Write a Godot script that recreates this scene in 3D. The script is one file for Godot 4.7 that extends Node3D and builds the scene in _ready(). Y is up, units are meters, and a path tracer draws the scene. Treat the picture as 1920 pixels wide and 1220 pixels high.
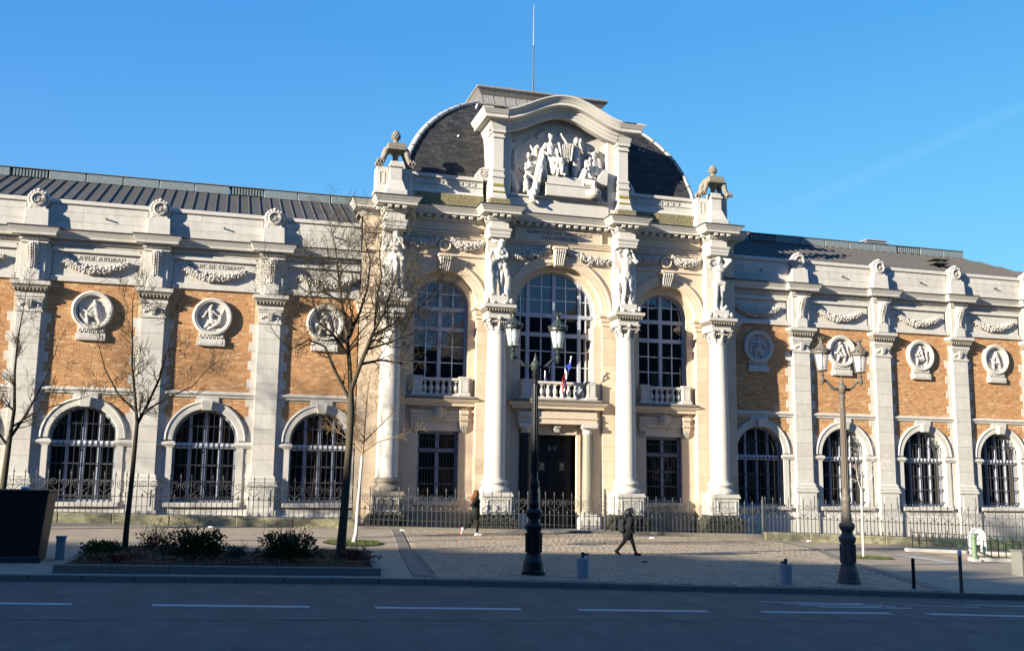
extends Node3D
# ---------------------------------------------------------------- mesh builder
class MB:
	var v := PackedVector3Array()
	var n := PackedVector3Array()
	func tri(a: Vector3, b: Vector3, c: Vector3) -> void:   # corners counter-clockwise seen from outside
		var k := (b - a).cross(c - a)
		if k.length_squared() < 1e-16:
			return
		k = k.normalized()
		v.append(a); v.append(c); v.append(b)
		n.append(k); n.append(k); n.append(k)
	func quad(a: Vector3, b: Vector3, c: Vector3, d: Vector3) -> void:
		tri(a, b, c); tri(a, c, d)
	func trin(a: Vector3, b: Vector3, c: Vector3, na: Vector3, nb: Vector3, nc: Vector3) -> void:
		v.append(a); v.append(c); v.append(b)
		n.append(na); n.append(nc); n.append(nb)
	func quadn(a: Vector3, b: Vector3, c: Vector3, d: Vector3, na: Vector3, nb: Vector3, nc: Vector3, nd: Vector3) -> void:
		trin(a, b, c, na, nb, nc); trin(a, c, d, na, nc, nd)
	func qo(a: Vector3, b: Vector3, c: Vector3, d: Vector3, o: Vector3) -> void:
		if (b - a).cross(c - a).dot((a + b + c + d) * 0.25 - o) < 0.0:
			quad(a, d, c, b)
		else:
			quad(a, b, c, d)
	func box(x0: float, x1: float, y0: float, y1: float, z0: float, z1: float, ch := 0.0) -> void:
		hexa([Vector2(x0, z0), Vector2(x1, z0), Vector2(x1, z1), Vector2(x0, z1)], [Vector2(x0, z0), Vector2(x1, z0), Vector2(x1, z1), Vector2(x0, z1)], y0, y1, ch)
	func hexa(lo: Array, hi: Array, y0: float, y1: float, ch := 0.0) -> void:   # four-cornered frustum with chamfers
		var p := []
		for i in 4:
			p.append(Vector3(lo[i].x, y0, lo[i].y))
		for i in 4:
			p.append(Vector3(hi[i].x, y1, hi[i].y))
		var o := Vector3.ZERO
		for q in p:
			o += q / 8.0
		if ch <= 0.0:
			for f in [[0, 1, 2, 3], [4, 5, 6, 7], [0, 1, 5, 4], [1, 2, 6, 5], [2, 3, 7, 6], [3, 0, 4, 7]]:
				qo(p[f[0]], p[f[1]], p[f[2]], p[f[3]], o)
			return
		var nb := [[1, 3, 4], [0, 2, 5], [3, 1, 6], [2, 0, 7], [5, 7, 0], [4, 6, 1], [7, 5, 2], [6, 4, 3]]   # neighbours along x, z, y
		var w := []
		for i in 8:
			var e := []
			for k in 3:
				e.append((p[nb[i][k]] - p[i]).limit_length(ch))
			w.append([p[i] + e[1] + e[2], p[i] + e[0] + e[2], p[i] + e[0] + e[1]])   # on faces x, z, y
		for f in [[0, 1, 2, 3, 2], [4, 5, 6, 7, 2], [0, 1, 5, 4, 1], [1, 2, 6, 5, 0], [2, 3, 7, 6, 1], [3, 0, 4, 7, 0]]:
			var k: int = f[4]
			qo(w[f[0]][k], w[f[1]][k], w[f[2]][k], w[f[3]][k], o)
		for e in [[0, 1, 1, 2], [1, 2, 0, 2], [2, 3, 1, 2], [3, 0, 0, 2], [4, 5, 1, 2], [5, 6, 0, 2], [6, 7, 1, 2], [7, 4, 0, 2], [0, 4, 0, 1], [1, 5, 0, 1], [2, 6, 0, 1], [3, 7, 0, 1]]:
			qo(w[e[0]][e[2]], w[e[0]][e[3]], w[e[1]][e[3]], w[e[1]][e[2]], o)
		for i in 8:
			if (w[i][1] - w[i][0]).cross(w[i][2] - w[i][0]).dot(p[i] - o) < 0.0:
				tri(w[i][0], w[i][2], w[i][1])
			else:
				tri(w[i][0], w[i][1], w[i][2])
	func prism(poly: PackedVector2Array, z0: float, z1: float, m := Transform3D.IDENTITY) -> void:   # outline in x, y, thickness in z
		var a := 0.0
		for i in poly.size():
			a += poly[i].cross(poly[(i + 1) % poly.size()])
		var p := poly.duplicate()
		if a < 0.0:
			p.reverse()
		var t := Geometry2D.triangulate_polygon(p)
		for i in range(0, t.size(), 3):
			var q := [p[t[i]], p[t[i + 1]], p[t[i + 2]]]
			if (q[1] - q[0]).cross(q[2] - q[0]) < 0.0:
				q = [q[0], q[2], q[1]]
			tri(m * Vector3(q[0].x, q[0].y, z1), m * Vector3(q[1].x, q[1].y, z1), m * Vector3(q[2].x, q[2].y, z1))
			tri(m * Vector3(q[0].x, q[0].y, z0), m * Vector3(q[2].x, q[2].y, z0), m * Vector3(q[1].x, q[1].y, z0))
		for i in p.size():
			var c := p[i]
			var d := p[(i + 1) % p.size()]
			quad(m * Vector3(c.x, c.y, z0), m * Vector3(d.x, d.y, z0), m * Vector3(d.x, d.y, z1), m * Vector3(c.x, c.y, z1))
	func lathe(prof: Array, o: Vector3, seg := 24, a0 := 0.0, a1 := TAU) -> void:   # (radius, height) from bottom to top
		for j in prof.size() - 1:
			var p: Vector2 = prof[j]
			var q: Vector2 = prof[j + 1]
			var e := (q - p).normalized()
			for i in seg:
				var a := lerpf(a0, a1, float(i) / seg)
				var b := lerpf(a0, a1, float(i + 1) / seg)
				var ca := Vector3(cos(a), 0, sin(a))
				var cb := Vector3(cos(b), 0, sin(b))
				var na := ca * e.y - Vector3.UP * e.x
				var nb := cb * e.y - Vector3.UP * e.x
				var y0 := Vector3.UP * p.y + o
				var y1 := Vector3.UP * q.y + o
				quadn(y0 + cb * p.x, y0 + ca * p.x, y1 + ca * q.x, y1 + cb * q.x, nb, na, na, nb)
	func ring(prof: Array, o: Vector3, a0 := 0.0, a1 := TAU, seg := 32) -> void:   # (radius, z) turned about the z axis
		for j in prof.size() - 1:
			var p: Vector2 = prof[j]
			var q: Vector2 = prof[j + 1]
			for i in seg:
				var a := lerpf(a0, a1, float(i) / seg)
				var b := lerpf(a0, a1, float(i + 1) / seg)
				var ca := Vector3(cos(a), sin(a), 0)
				var cb := Vector3(cos(b), sin(b), 0)
				var zp := o + Vector3(0, 0, p.y)
				var zq := o + Vector3(0, 0, q.y)
				quad(zp + ca * p.x, zp + cb * p.x, zq + cb * q.x, zq + ca * q.x)
	func sweep(prof: Array, path: Array, caps := true) -> void:   # (out, y) profile, bottom to top, along (x, z) with mitred corners
		var m := []
		for i in path.size():
			var n0 := Vector2.ZERO
			var n1 := Vector2.ZERO
			if i > 0:
				var d: Vector2 = (path[i] - path[i - 1]).normalized()
				n0 = Vector2(-d.y, d.x)
			if i < path.size() - 1:
				var d: Vector2 = (path[i + 1] - path[i]).normalized()
				n1 = Vector2(-d.y, d.x)
			if i == 0:
				m.append(n1)
			elif i == path.size() - 1:
				m.append(n0)
			else:
				m.append((n0 + n1) / (1.0 + n0.dot(n1)))
		for i in path.size() - 1:
			for j in prof.size() - 1:
				var q := []
				for k in [[i, j], [i + 1, j], [i + 1, j + 1], [i, j + 1]]:
					var h: Vector2 = path[k[0]] + m[k[0]] * prof[k[1]].x
					q.append(Vector3(h.x, prof[k[1]].y, h.y))
				quad(q[0], q[1], q[2], q[3])
		if caps:
			for e in [0, path.size() - 1]:
				var pl := PackedVector2Array(prof)
				pl.append(Vector2(-0.05, prof[-1].y)); pl.append(Vector2(-0.05, prof[0].y))
				var t := Geometry2D.triangulate_polygon(pl)
				for i in range(0, t.size(), 3):
					var q := []
					for k in 3:
						var h: Vector2 = path[e] + m[e] * pl[t[i + k]].x
						q.append(Vector3(h.x, pl[t[i + k]].y, h.y))
					tri(q[0], q[1], q[2]); tri(q[0], q[2], q[1])
	func ribbon(prof: Array, path: Array) -> void:   # (z, along the normal) profile swept along an (x, y) curve
		var m := []
		for i in path.size():
			var d: Vector2 = (path[mini(i + 1, path.size() - 1)] - path[maxi(i - 1, 0)]).normalized()
			m.append(Vector2(-d.y, d.x))
		for i in path.size() - 1:
			for j in prof.size() - 1:
				var q := []
				for k in [[i, j], [i + 1, j], [i + 1, j + 1], [i, j + 1]]:
					var h: Vector2 = path[k[0]] + m[k[0]] * prof[k[1]].y
					q.append(Vector3(h.x, h.y, prof[k[1]].x))
				quad(q[0], q[1], q[2], q[3])
	func tube(p: Array, r: Array, sides := 6, cap := true) -> void:
		var f := (p[1] - p[0] as Vector3).normalized()
		var u := f.cross(Vector3(0.31, 0.17, 0.93)).normalized()
		var rows := []
		for i in p.size():
			var d := (p[mini(i + 1, p.size() - 1)] - p[maxi(i - 1, 0)] as Vector3).normalized()
			u = (u - d * u.dot(d)).normalized()
			var w := d.cross(u)
			var row := []
			for s in sides:
				row.append(u * cos(TAU * s / sides) + w * sin(TAU * s / sides))
			rows.append(row)
		for i in p.size() - 1:
			for s in sides:
				var t := (s + 1) % sides
				quadn(p[i] + rows[i][s] * r[i], p[i] + rows[i][t] * r[i], p[i + 1] + rows[i + 1][t] * r[i + 1], p[i + 1] + rows[i + 1][s] * r[i + 1], rows[i][s], rows[i][t], rows[i + 1][t], rows[i + 1][s])
		if cap:
			for s in sides:
				var t := (s + 1) % sides
				tri(p[0], p[0] + rows[0][t] * r[0], p[0] + rows[0][s] * r[0])
				var e := p.size() - 1
				tri(p[e], p[e] + rows[e][s] * r[e], p[e] + rows[e][t] * r[e])
	func blob(o: Vector3, b: Basis, su := 7, sv := 4) -> void:
		var bn := b.inverse().transposed()
		for j in sv:
			for i in su:
				var q := []
				for k in [[i, j], [i + 1, j], [i + 1, j + 1], [i, j + 1]]:
					var a: float = TAU * k[0] / su
					var e: float = PI * (float(k[1]) / sv - 0.5)
					q.append(Vector3(cos(e) * cos(a), sin(e), -cos(e) * sin(a)))
				quadn(o + b * q[0], o + b * q[1], o + b * q[2], o + b * q[3], (bn * q[0]).normalized(), (bn * q[1]).normalized(), (bn * q[2]).normalized(), (bn * q[3]).normalized())
	func add(m: MB, t: Transform3D) -> void:
		for p in m.v:
			v.append(t * p)
		var b := t.basis.inverse().transposed()
		for q in m.n:
			n.append((b * q).normalized())
	func mesh() -> ArrayMesh:
		var a := []
		a.resize(Mesh.ARRAY_MAX)
		a[Mesh.ARRAY_VERTEX] = v
		a[Mesh.ARRAY_NORMAL] = n
		var m := ArrayMesh.new()
		m.add_surface_from_arrays(Mesh.PRIMITIVE_TRIANGLES, a)
		return m

# Rounded bodies: tapered capsules [a, b, radius a, radius b] joined by a smooth minimum and meshed as surface nets.
func sdf(pr: Array, cell: float, k: float, fold := 0.0) -> MB:
	var lo := Vector3.ONE * 1e9
	var hi := -lo
	for q in pr:
		var r: float = maxf(q[2], q[3]) + cell * 3.0
		lo = lo.min(q[0] - Vector3.ONE * r).min(q[1] - Vector3.ONE * r)
		hi = hi.max(q[0] + Vector3.ONE * r).max(q[1] + Vector3.ONE * r)
	var dx := int((hi.x - lo.x) / cell) + 2
	var dy := int((hi.y - lo.y) / cell) + 2
	var dz := int((hi.z - lo.z) / cell) + 2
	var f := PackedFloat32Array()
	f.resize(dx * dy * dz)
	f.fill(9.0)
	for q in pr:
		var a: Vector3 = q[0]
		var b: Vector3 = q[1]
		var ra: float = q[2]
		var rb: float = q[3]
		var ab := b - a
		var il := 1.0 / maxf(ab.length_squared(), 1e-9)
		var r := maxf(ra, rb) + cell * 2.5 + k
		var l := ((a.min(b) - Vector3.ONE * r - lo) / cell).max(Vector3.ZERO)
		var h := (a.max(b) + Vector3.ONE * r - lo) / cell
		for z in range(int(l.z), mini(int(h.z) + 1, dz)):
			for y in range(int(l.y), mini(int(h.y) + 1, dy)):
				var at := (z * dy + y) * dx
				for x in range(int(l.x), mini(int(h.x) + 1, dx)):
					var p := lo + Vector3(x, y, z) * cell - a
					var t := clampf(p.dot(ab) * il, 0.0, 1.0)
					var d := (p - ab * t).length() - lerpf(ra, rb, t)
					var o := f[at + x]
					var g := maxf(k - absf(o - d), 0.0)
					f[at + x] = minf(o, d) - g * g * 0.25 / k
	if fold > 0.0:   # folds of cloth and chisel work
		for z in dz:
			for y in dy:
				for x in dx:
					var i := (z * dy + y) * dx + x
					if absf(f[i]) < 0.15:
						var p := lo + Vector3(x, y, z) * cell
						f[i] += fold * (sin(p.x * 36.0 + 5.0 * sin(p.y * 2.7) + p.z * 17.0) + 0.6 * sin(p.y * 23.0 + p.x * 31.0 + 2.0))
	var id := {}
	var vs := PackedVector3Array()
	var edges := [[0, 1], [2, 3], [4, 5], [6, 7], [0, 2], [1, 3], [4, 6], [5, 7], [0, 4], [1, 5], [2, 6], [3, 7]]
	var st := [0, 1, dx, dx + 1, dx * dy, dx * dy + 1, dx * dy + dx, dx * dy + dx + 1]
	var cn := [Vector3(0, 0, 0), Vector3(1, 0, 0), Vector3(0, 1, 0), Vector3(1, 1, 0), Vector3(0, 0, 1), Vector3(1, 0, 1), Vector3(0, 1, 1), Vector3(1, 1, 1)]
	for z in dz - 1:
		for y in dy - 1:
			var at := (z * dy + y) * dx
			for x in dx - 1:
				var i := at + x
				var neg := 0
				for c in 8:
					if f[i + st[c]] < 0.0:
						neg += 1
				if neg == 0 or neg == 8:
					continue
				var s := Vector3.ZERO
				var m := 0
				for e in edges:
					var fa := f[i + st[e[0]]]
					var fb := f[i + st[e[1]]]
					if (fa < 0.0) != (fb < 0.0):
						s += (cn[e[0]] as Vector3).lerp(cn[e[1]], fa / (fa - fb))
						m += 1
				id[i] = vs.size()
				vs.append(lo + (Vector3(x, y, z) + s / m) * cell)
	var ix := PackedInt32Array()
	var sx := [1, dx, dx * dy]
	for i in id:
		for ax in 3:
			var u: int = sx[(ax + 1) % 3]
			var w: int = sx[(ax + 2) % 3]
			var j: int = i + sx[ax]
			if (f[i] < 0.0) == (f[j] < 0.0):
				continue
			if not (id.has(i - u) and id.has(i - w) and id.has(i - u - w)):
				continue
			var q := [id[i], id[i - u], id[i - u - w], id[i - w]]
			if f[i] < 0.0:
				ix.append_array([q[0], q[1], q[2], q[0], q[2], q[3]])
			else:
				ix.append_array([q[0], q[2], q[1], q[0], q[3], q[2]])
	var ns := PackedVector3Array()
	ns.resize(vs.size())
	for i in range(0, ix.size(), 3):
		var nn := (vs[ix[i + 1]] - vs[ix[i]]).cross(vs[ix[i + 2]] - vs[ix[i]])
		for c in 3:
			ns[ix[i + c]] += nn
	var mb := MB.new()
	for i in range(0, ix.size(), 3):
		mb.trin(vs[ix[i]], vs[ix[i + 1]], vs[ix[i + 2]], ns[ix[i]].normalized(), ns[ix[i + 1]].normalized(), ns[ix[i + 2]].normalized())
	return mb

# ---------------------------------------------------------------- objects
var counts := {}
func V(x: float, y: float, z: float) -> Vector3: return Vector3(x, y, z)
func W(x: float, y: float) -> Vector2: return Vector2(x, y)
func numbered(par: Node, called: String) -> String:
	var key := str(par.get_instance_id()) + called
	var k: int = counts.get(key, 0)
	counts[key] = k + 1
	return called if k == 0 else "%s_%03d" % [called, k]
func put(par: Node, o: Node3D, called: String, at := Vector3.ZERO) -> Node3D:
	o.name = numbered(par, called)
	o.position = at
	par.add_child(o, true)
	return o
func part(par: Node, called: String, m, mat: Material, at := Vector3.ZERO, rot := Vector3.ZERO) -> MeshInstance3D:
	var o := MeshInstance3D.new()
	o.mesh = m.mesh() if m is MB else m
	o.material_override = mat
	o.rotation = rot
	put(par, o, called, at)
	return o
func tag(o: Node, label: String, category := "", group := "", kind := "") -> Node:
	if label: o.set_meta("label", label)
	if category: o.set_meta("category", category)
	if group: o.set_meta("group", group)
	if kind: o.set_meta("kind", kind)
	return o
func thing(called: String, label: String, category: String, at := Vector3.ZERO, group := "") -> Node3D:
	var o := Node3D.new()
	put(self, o, called, at)
	tag(o, label, category, group)
	return o
func copy(o: Node3D, called: String, at: Vector3, par: Node = self) -> Node3D:
	var c: Node3D = o.duplicate()
	return put(par, c, called, at)
func bx(x0: float, x1: float, y0: float, y1: float, z0: float, z1: float, ch := 0.0) -> MB:
	var m := MB.new()
	m.box(x0, x1, y0, y1, z0, z1, ch)
	return m
func many(par: Node, called: String, mesh: Mesh, mat: Material, xf: Array, col: Array) -> void:
	var mm := MultiMesh.new()
	mm.transform_format = MultiMesh.TRANSFORM_3D
	mm.use_colors = col.size() > 0
	mm.mesh = mesh
	mm.instance_count = xf.size()
	for i in xf.size():
		mm.set_instance_transform(i, xf[i])
		if col.size() > 0:
			mm.set_instance_color(i, col[i])
	var o := MultiMeshInstance3D.new()
	o.multimesh = mm
	o.material_override = mat
	put(par, o, called)
	o.set_meta("kind", "stuff")

# ---------------------------------------------------------------- materials
var M := {}
func lin(r: float, g: float, b: float) -> Color: return Color(r, g, b).linear_to_srgb()
func grain(freq: float, oct: int, sd: int, typ := FastNoiseLite.TYPE_SIMPLEX_SMOOTH, size := 512) -> PackedByteArray:
	var nz := FastNoiseLite.new()
	nz.seed = sd
	nz.noise_type = typ
	nz.frequency = freq
	nz.fractal_octaves = oct
	return nz.get_seamless_image(size, size).get_data()
func tint(layers: Array, c0: Color, c1: Color, size := 512) -> ImageTexture:   # noise layers [bytes, weight] blended between two linear colours
	var lut := PackedByteArray()
	for i in 256:
		var c := c0.lerp(c1, i / 255.0).linear_to_srgb()
		lut.append(c.r8); lut.append(c.g8); lut.append(c.b8)
	var d := PackedByteArray()
	d.resize(size * size * 3)
	for i in size * size:
		var s := 0.0
		for l in layers:
			s += l[0][i] * l[1]
		var k := clampi(int(s), 0, 255) * 3
		d[i * 3] = lut[k]; d[i * 3 + 1] = lut[k + 1]; d[i * 3 + 2] = lut[k + 2]
	return ImageTexture.create_from_image(Image.create_from_data(size, size, false, Image.FORMAT_RGB8, d))
func gray(b: PackedByteArray, size := 512) -> ImageTexture:
	return ImageTexture.create_from_image(Image.create_from_data(size, size, false, Image.FORMAT_L8, b))
func surf(called: String, tex: Texture2D, scale: float, rough: float, bump: Texture2D = null, bh := 0.0, col := Color.WHITE) -> StandardMaterial3D:
	var m := StandardMaterial3D.new()
	m.resource_name = called
	m.albedo_color = col
	if tex: m.albedo_texture = tex
	m.uv1_triplanar = true
	m.uv1_world_triplanar = true
	m.uv1_scale = Vector3.ONE * scale
	m.roughness = rough
	m.metallic_specular = 0.3
	if bump:
		m.heightmap_enabled = true
		m.heightmap_texture = bump
		m.heightmap_scale = bh
	M[called] = m
	return m
func flat(called: String, c: Color, rough: float, metal := 0.0, spec := 0.4) -> StandardMaterial3D:
	var m := StandardMaterial3D.new()
	m.resource_name = called
	m.albedo_color = c
	m.roughness = rough
	m.metallic = metal
	m.metallic_specular = spec
	M[called] = m
	return m
func materials() -> void:
	var big := grain(0.006, 3, 1)
	var mid := grain(0.02, 4, 2)
	var fin := grain(0.09, 3, 3)
	var spk := grain(0.25, 2, 4)
	var cel := grain(0.05, 2, 5, FastNoiseLite.TYPE_CELLULAR)
	var bf := gray(fin)
	var bm := gray(mid)
	var L1 := [[big, 0.35], [mid, 0.35], [fin, 0.3]]
	surf("stone", tint(L1, Color(0.355, 0.337, 0.30), Color(0.52, 0.50, 0.455)), 0.45, 0.9, bf, 0.4)
	M.stone.uv1_scale = Vector3(0.6, 0.3, 0.6)
	for i in 3:
		surf("stone%d" % i, M.stone.albedo_texture, 0.5, 0.9, bf, 0.4, lin([1.03, 1.0, 0.955][i], [1.03, 0.995, 0.945][i], [1.03, 0.99, 0.93][i]))
		M["stone%d" % i].uv1_scale = Vector3(0.6, 0.3, 0.6)
	surf("stone_warm", tint(L1, Color(0.415, 0.332, 0.239), Color(0.559, 0.470, 0.362)), 0.4, 0.9, bf, 0.4)
	for i in 3:
		surf("warm%d" % i, M.stone_warm.albedo_texture, 0.4, 0.9, bf, 0.4, lin([1.04, 1.0, 0.94][i], [1.04, 0.99, 0.93][i], [1.04, 0.98, 0.91][i]))
	surf("stone_white", tint(L1, Color(0.380, 0.355, 0.308), Color(0.516, 0.497, 0.458)), 0.5, 0.85, bf, 0.4)
	surf("stone_carved", tint([[mid, 0.5], [fin, 0.5]], Color(0.284, 0.258, 0.222), Color(0.521, 0.491, 0.454)), 1.2, 0.9, bm, 0.8)
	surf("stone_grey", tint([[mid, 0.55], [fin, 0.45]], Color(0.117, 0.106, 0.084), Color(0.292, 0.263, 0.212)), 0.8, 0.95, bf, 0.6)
	surf("stone_moss", tint([[mid, 0.7], [spk, 0.35]], Color(0.030, 0.026, 0.014), Color(0.30, 0.265, 0.15)), 0.9, 1.0, bm, 1.5)
	M.stone_moss.uv1_scale = Vector3(1.1, 0.45, 1.1)
	M.stone_moss.heightmap_enabled = false
	surf("stone_mossy", tint([[big, 0.55], [mid, 0.35], [spk, 0.2]], Color(0.03, 0.03, 0.018), Color(0.50, 0.46, 0.28)), 0.55, 1.0, bf, 0.6)
	M.stone_mossy.uv1_scale = Vector3(0.45, 1.1, 0.45)
	surf("stone_black", tint([[mid, 0.6], [fin, 0.35]], Color(0.010, 0.012, 0.008), Color(0.085, 0.085, 0.06)), 0.9, 1.0, bm, 1.5)
	surf("moss", tint([[mid, 0.6], [spk, 0.45]], Color(0.10, 0.085, 0.012), Color(0.36, 0.31, 0.07)), 1.5, 1.0, bm, 2.0)
	surf("letter", tint([[mid, 0.6], [fin, 0.4]], Color(0.090, 0.072, 0.050), Color(0.149, 0.122, 0.086)), 1.0, 0.95)
	surf("letter_pale", tint([[mid, 0.6], [fin, 0.4]], Color(0.20, 0.18, 0.145), Color(0.30, 0.275, 0.23)), 1.0, 0.95)
	surf("mortar", tint([[mid, 0.5], [fin, 0.5]], Color(0.350, 0.256, 0.152), Color(0.491, 0.389, 0.256)), 0.8, 1.0)
	var bt := tint([[mid, 0.4], [fin, 0.6]], Color(0.72, 0.72, 0.72), Color(1, 1, 1))
	var br := surf("brick", bt, 2.0, 0.95, bf, 0.5)
	br.vertex_color_use_as_albedo = true
	for i in 6:
		surf("brick%d" % i, bt, 2.0, 0.95, bf, 0.5, brick_colour(i).linear_to_srgb())
	surf("zinc", tint([[big, 0.4], [mid, 0.4], [fin, 0.25]], Color(0.051, 0.048, 0.044), Color(0.087, 0.082, 0.075)), 0.35, 0.75)
	surf("zinc_dark", tint([[mid, 0.6], [fin, 0.4]], Color(0.022, 0.023, 0.025), Color(0.06, 0.06, 0.06)), 0.5, 0.5)
	surf("zinc_pale", tint([[mid, 0.6], [fin, 0.4]], Color(0.198, 0.205, 0.217), Color(0.341, 0.347, 0.360)), 0.8, 0.5)
	surf("zinc_ridge", tint([[mid, 0.6], [fin, 0.4]], Color(0.10, 0.125, 0.135), Color(0.20, 0.235, 0.245)), 0.6, 0.4)
	surf("zinc_streak", tint([[mid, 0.9], [spk, 0.2]], Color(0.03, 0.03, 0.03), Color(0.34, 0.33, 0.31)), 1.1, 0.7)
	M.zinc_streak.uv1_scale = Vector3(1.6, 0.25, 1.6)
	var sl := surf("slate", tint([[mid, 0.6], [spk, 0.4]], Color(0.55, 0.55, 0.55), Color(1, 1, 1)), 1.5, 0.6)
	sl.vertex_color_use_as_albedo = true
	for i in 4:
		surf("slate%d" % i, sl.albedo_texture, 1.5, 0.6, null, 0.0, slate_colour(i).linear_to_srgb())
	flat("slate_bed", lin(0.012, 0.012, 0.013), 0.9)
	flat("window_paint", lin(0.30, 0.33, 0.39), 0.45)
	flat("window_white", lin(0.55, 0.57, 0.60), 0.4)
	flat("iron", lin(0.035, 0.037, 0.042), 0.5, 0.2)
	flat("iron_grey", lin(0.075, 0.077, 0.08), 0.5, 0.2)
	var gl := flat("glass", lin(0.002, 0.003, 0.006), 0.02, 0.0, 0.92)
	gl.clearcoat_enabled = true
	gl.clearcoat = 0.15
	gl.clearcoat_roughness = 0.02
	flat("door", lin(0.008, 0.009, 0.013), 0.35)
	flat("bronze", lin(0.22, 0.21, 0.17), 0.45, 0.3)
	flat("curtain", lin(0.022, 0.021, 0.022), 0.9)
	flat("floor_boards", lin(0.20, 0.13, 0.08), 0.6)
	var cg := flat("clear_glass", Color(0.9, 0.95, 1.0, 0.10), 0.02, 0.0, 0.7)
	cg.transparency = BaseMaterial3D.TRANSPARENCY_ALPHA
	cg.cull_mode = BaseMaterial3D.CULL_DISABLED
	surf("granite", tint([[fin, 0.5], [spk, 0.55]], Color(0.05, 0.05, 0.04), Color(0.34, 0.32, 0.25)), 2.5, 0.4)
	surf("granite_kerb", tint([[fin, 0.5], [spk, 0.5]], Color(0.094, 0.084, 0.075), Color(0.237, 0.210, 0.184)), 2.0, 0.8)
	surf("granite_shaded", tint([[fin, 0.5], [spk, 0.55]], Color(0.006, 0.006, 0.008), Color(0.035, 0.035, 0.04)), 2.5, 0.35)  # same granite darkened: shade of the left portal column is in the colour
	surf("asphalt", tint([[big, 0.5], [mid, 0.3], [spk, 0.3]], Color(0.079, 0.066, 0.059), Color(0.162, 0.136, 0.121)), 0.28, 0.9, gray(spk), 0.5)
	surf("pavement", tint([[big, 0.45], [mid, 0.3], [spk, 0.3]], Color(0.209, 0.172, 0.130), Color(0.374, 0.307, 0.226)), 0.3, 0.95, gray(spk), 0.3)
	surf("tar", tint([[mid, 0.5], [spk, 0.5]], Color(0.03, 0.028, 0.027), Color(0.075, 0.07, 0.066)), 1.0, 0.7)
	surf("ground", tint([[big, 0.5], [mid, 0.5]], Color(0.10, 0.095, 0.09), Color(0.16, 0.15, 0.14)), 0.2, 1.0)
	var sett := surf("sett", tint([[mid, 0.45], [spk, 0.5]], Color(0.7, 0.7, 0.7), Color(1, 1, 1)), 2.0, 0.7, bf, 0.15)
	sett.vertex_color_use_as_albedo = true
	for i in 5:
		surf("sett%d" % i, sett.albedo_texture, 2.0, 0.7, bf, 0.15, sett_colour(i).linear_to_srgb())
	surf("joint", tint([[mid, 0.5], [spk, 0.5]], Color(0.132, 0.118, 0.088), Color(0.228, 0.202, 0.149)), 1.0, 1.0)
	surf("paint", tint([[mid, 0.5], [spk, 0.6]], Color(0.16, 0.155, 0.15), Color(0.56, 0.55, 0.54)), 1.5, 0.7)
	surf("concrete", tint([[mid, 0.5], [spk, 0.5]], Color(0.22, 0.25, 0.27), Color(0.36, 0.385, 0.40)), 1.5, 0.9, bf, 0.4)
	surf("soil", tint([[mid, 0.5], [spk, 0.5]], Color(0.018, 0.013, 0.008), Color(0.075, 0.05, 0.03)), 2.0, 1.0, gray(cel), 3.0)
	surf("bark", tint([[mid, 0.6], [fin, 0.4]], Color(0.028, 0.024, 0.015), Color(0.095, 0.082, 0.055)), 2.5, 0.95, bm, 1.0)
	M.bark.uv1_scale = Vector3(3.0, 0.9, 3.0)
	surf("bark_dark", tint([[mid, 0.6], [fin, 0.4]], Color(0.014, 0.012, 0.009), Color(0.05, 0.042, 0.03)), 2.5, 0.95, bm, 1.0)
	surf("bark_pale", tint([[mid, 0.6], [fin, 0.4]], Color(0.36, 0.32, 0.26), Color(0.62, 0.58, 0.5)), 2.0, 0.9)
	surf("bark_ochre", tint([[mid, 0.6], [fin, 0.4]], Color(0.14, 0.09, 0.045), Color(0.32, 0.22, 0.12)), 3.0, 0.9)
	for l in [["leaf_dark", 0.012, 0.026, 0.008], ["leaf", 0.022, 0.045, 0.012], ["leaf_red", 0.07, 0.014, 0.010], ["leaf_blue", 0.03, 0.05, 0.045], ["grass", 0.060, 0.080, 0.020], ["leaf_dry", 0.09, 0.06, 0.03]]:
		var m := flat(l[0], lin(l[1], l[2], l[3]), 0.6)
		m.backlight_enabled = true
		m.backlight = lin(l[1] * 0.6, l[2] * 0.8, l[3] * 0.4)
		m.cull_mode = BaseMaterial3D.CULL_DISABLED
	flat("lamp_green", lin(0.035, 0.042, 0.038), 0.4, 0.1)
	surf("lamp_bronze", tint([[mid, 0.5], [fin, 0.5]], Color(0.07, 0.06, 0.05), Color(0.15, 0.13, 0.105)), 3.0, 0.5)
	flat("black_and_lamp_shade", lin(0.012, 0.014, 0.016), 0.3, 0.1)  # left lamp stem: shade put into the colour; elsewhere plain black paint
	var lg := flat("lamp_glass", Color(0.9, 0.95, 0.97, 0.35), 0.12)
	lg.transparency = BaseMaterial3D.TRANSPARENCY_ALPHA
	lg.cull_mode = BaseMaterial3D.CULL_DISABLED
	flat("white_enamel", lin(0.72, 0.73, 0.74), 0.5)
	flat("rail_green", lin(0.022, 0.05, 0.032), 0.45)
	flat("post_green", lin(0.10, 0.155, 0.085), 0.5)
	flat("container", lin(0.006, 0.007, 0.010), 0.5)
	flat("grey_metal", lin(0.13, 0.13, 0.115), 0.6)
	flat("skin", lin(0.42, 0.26, 0.18), 0.6)
	flat("hair_red", lin(0.20, 0.055, 0.018), 0.5)
	flat("hair_dark", lin(0.005, 0.004, 0.004), 0.6)
	flat("coat", lin(0.010, 0.011, 0.010), 0.9)
	flat("coat_man", lin(0.005, 0.0055, 0.007), 0.9)
	flat("trousers", lin(0.004, 0.004, 0.0045), 0.9)
	flat("bag", lin(0.009, 0.011, 0.013), 0.8)
	flat("shoe_white", lin(0.70, 0.69, 0.68), 0.6)
	flat("shoe_brown", lin(0.035, 0.016, 0.010), 0.5)
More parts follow.
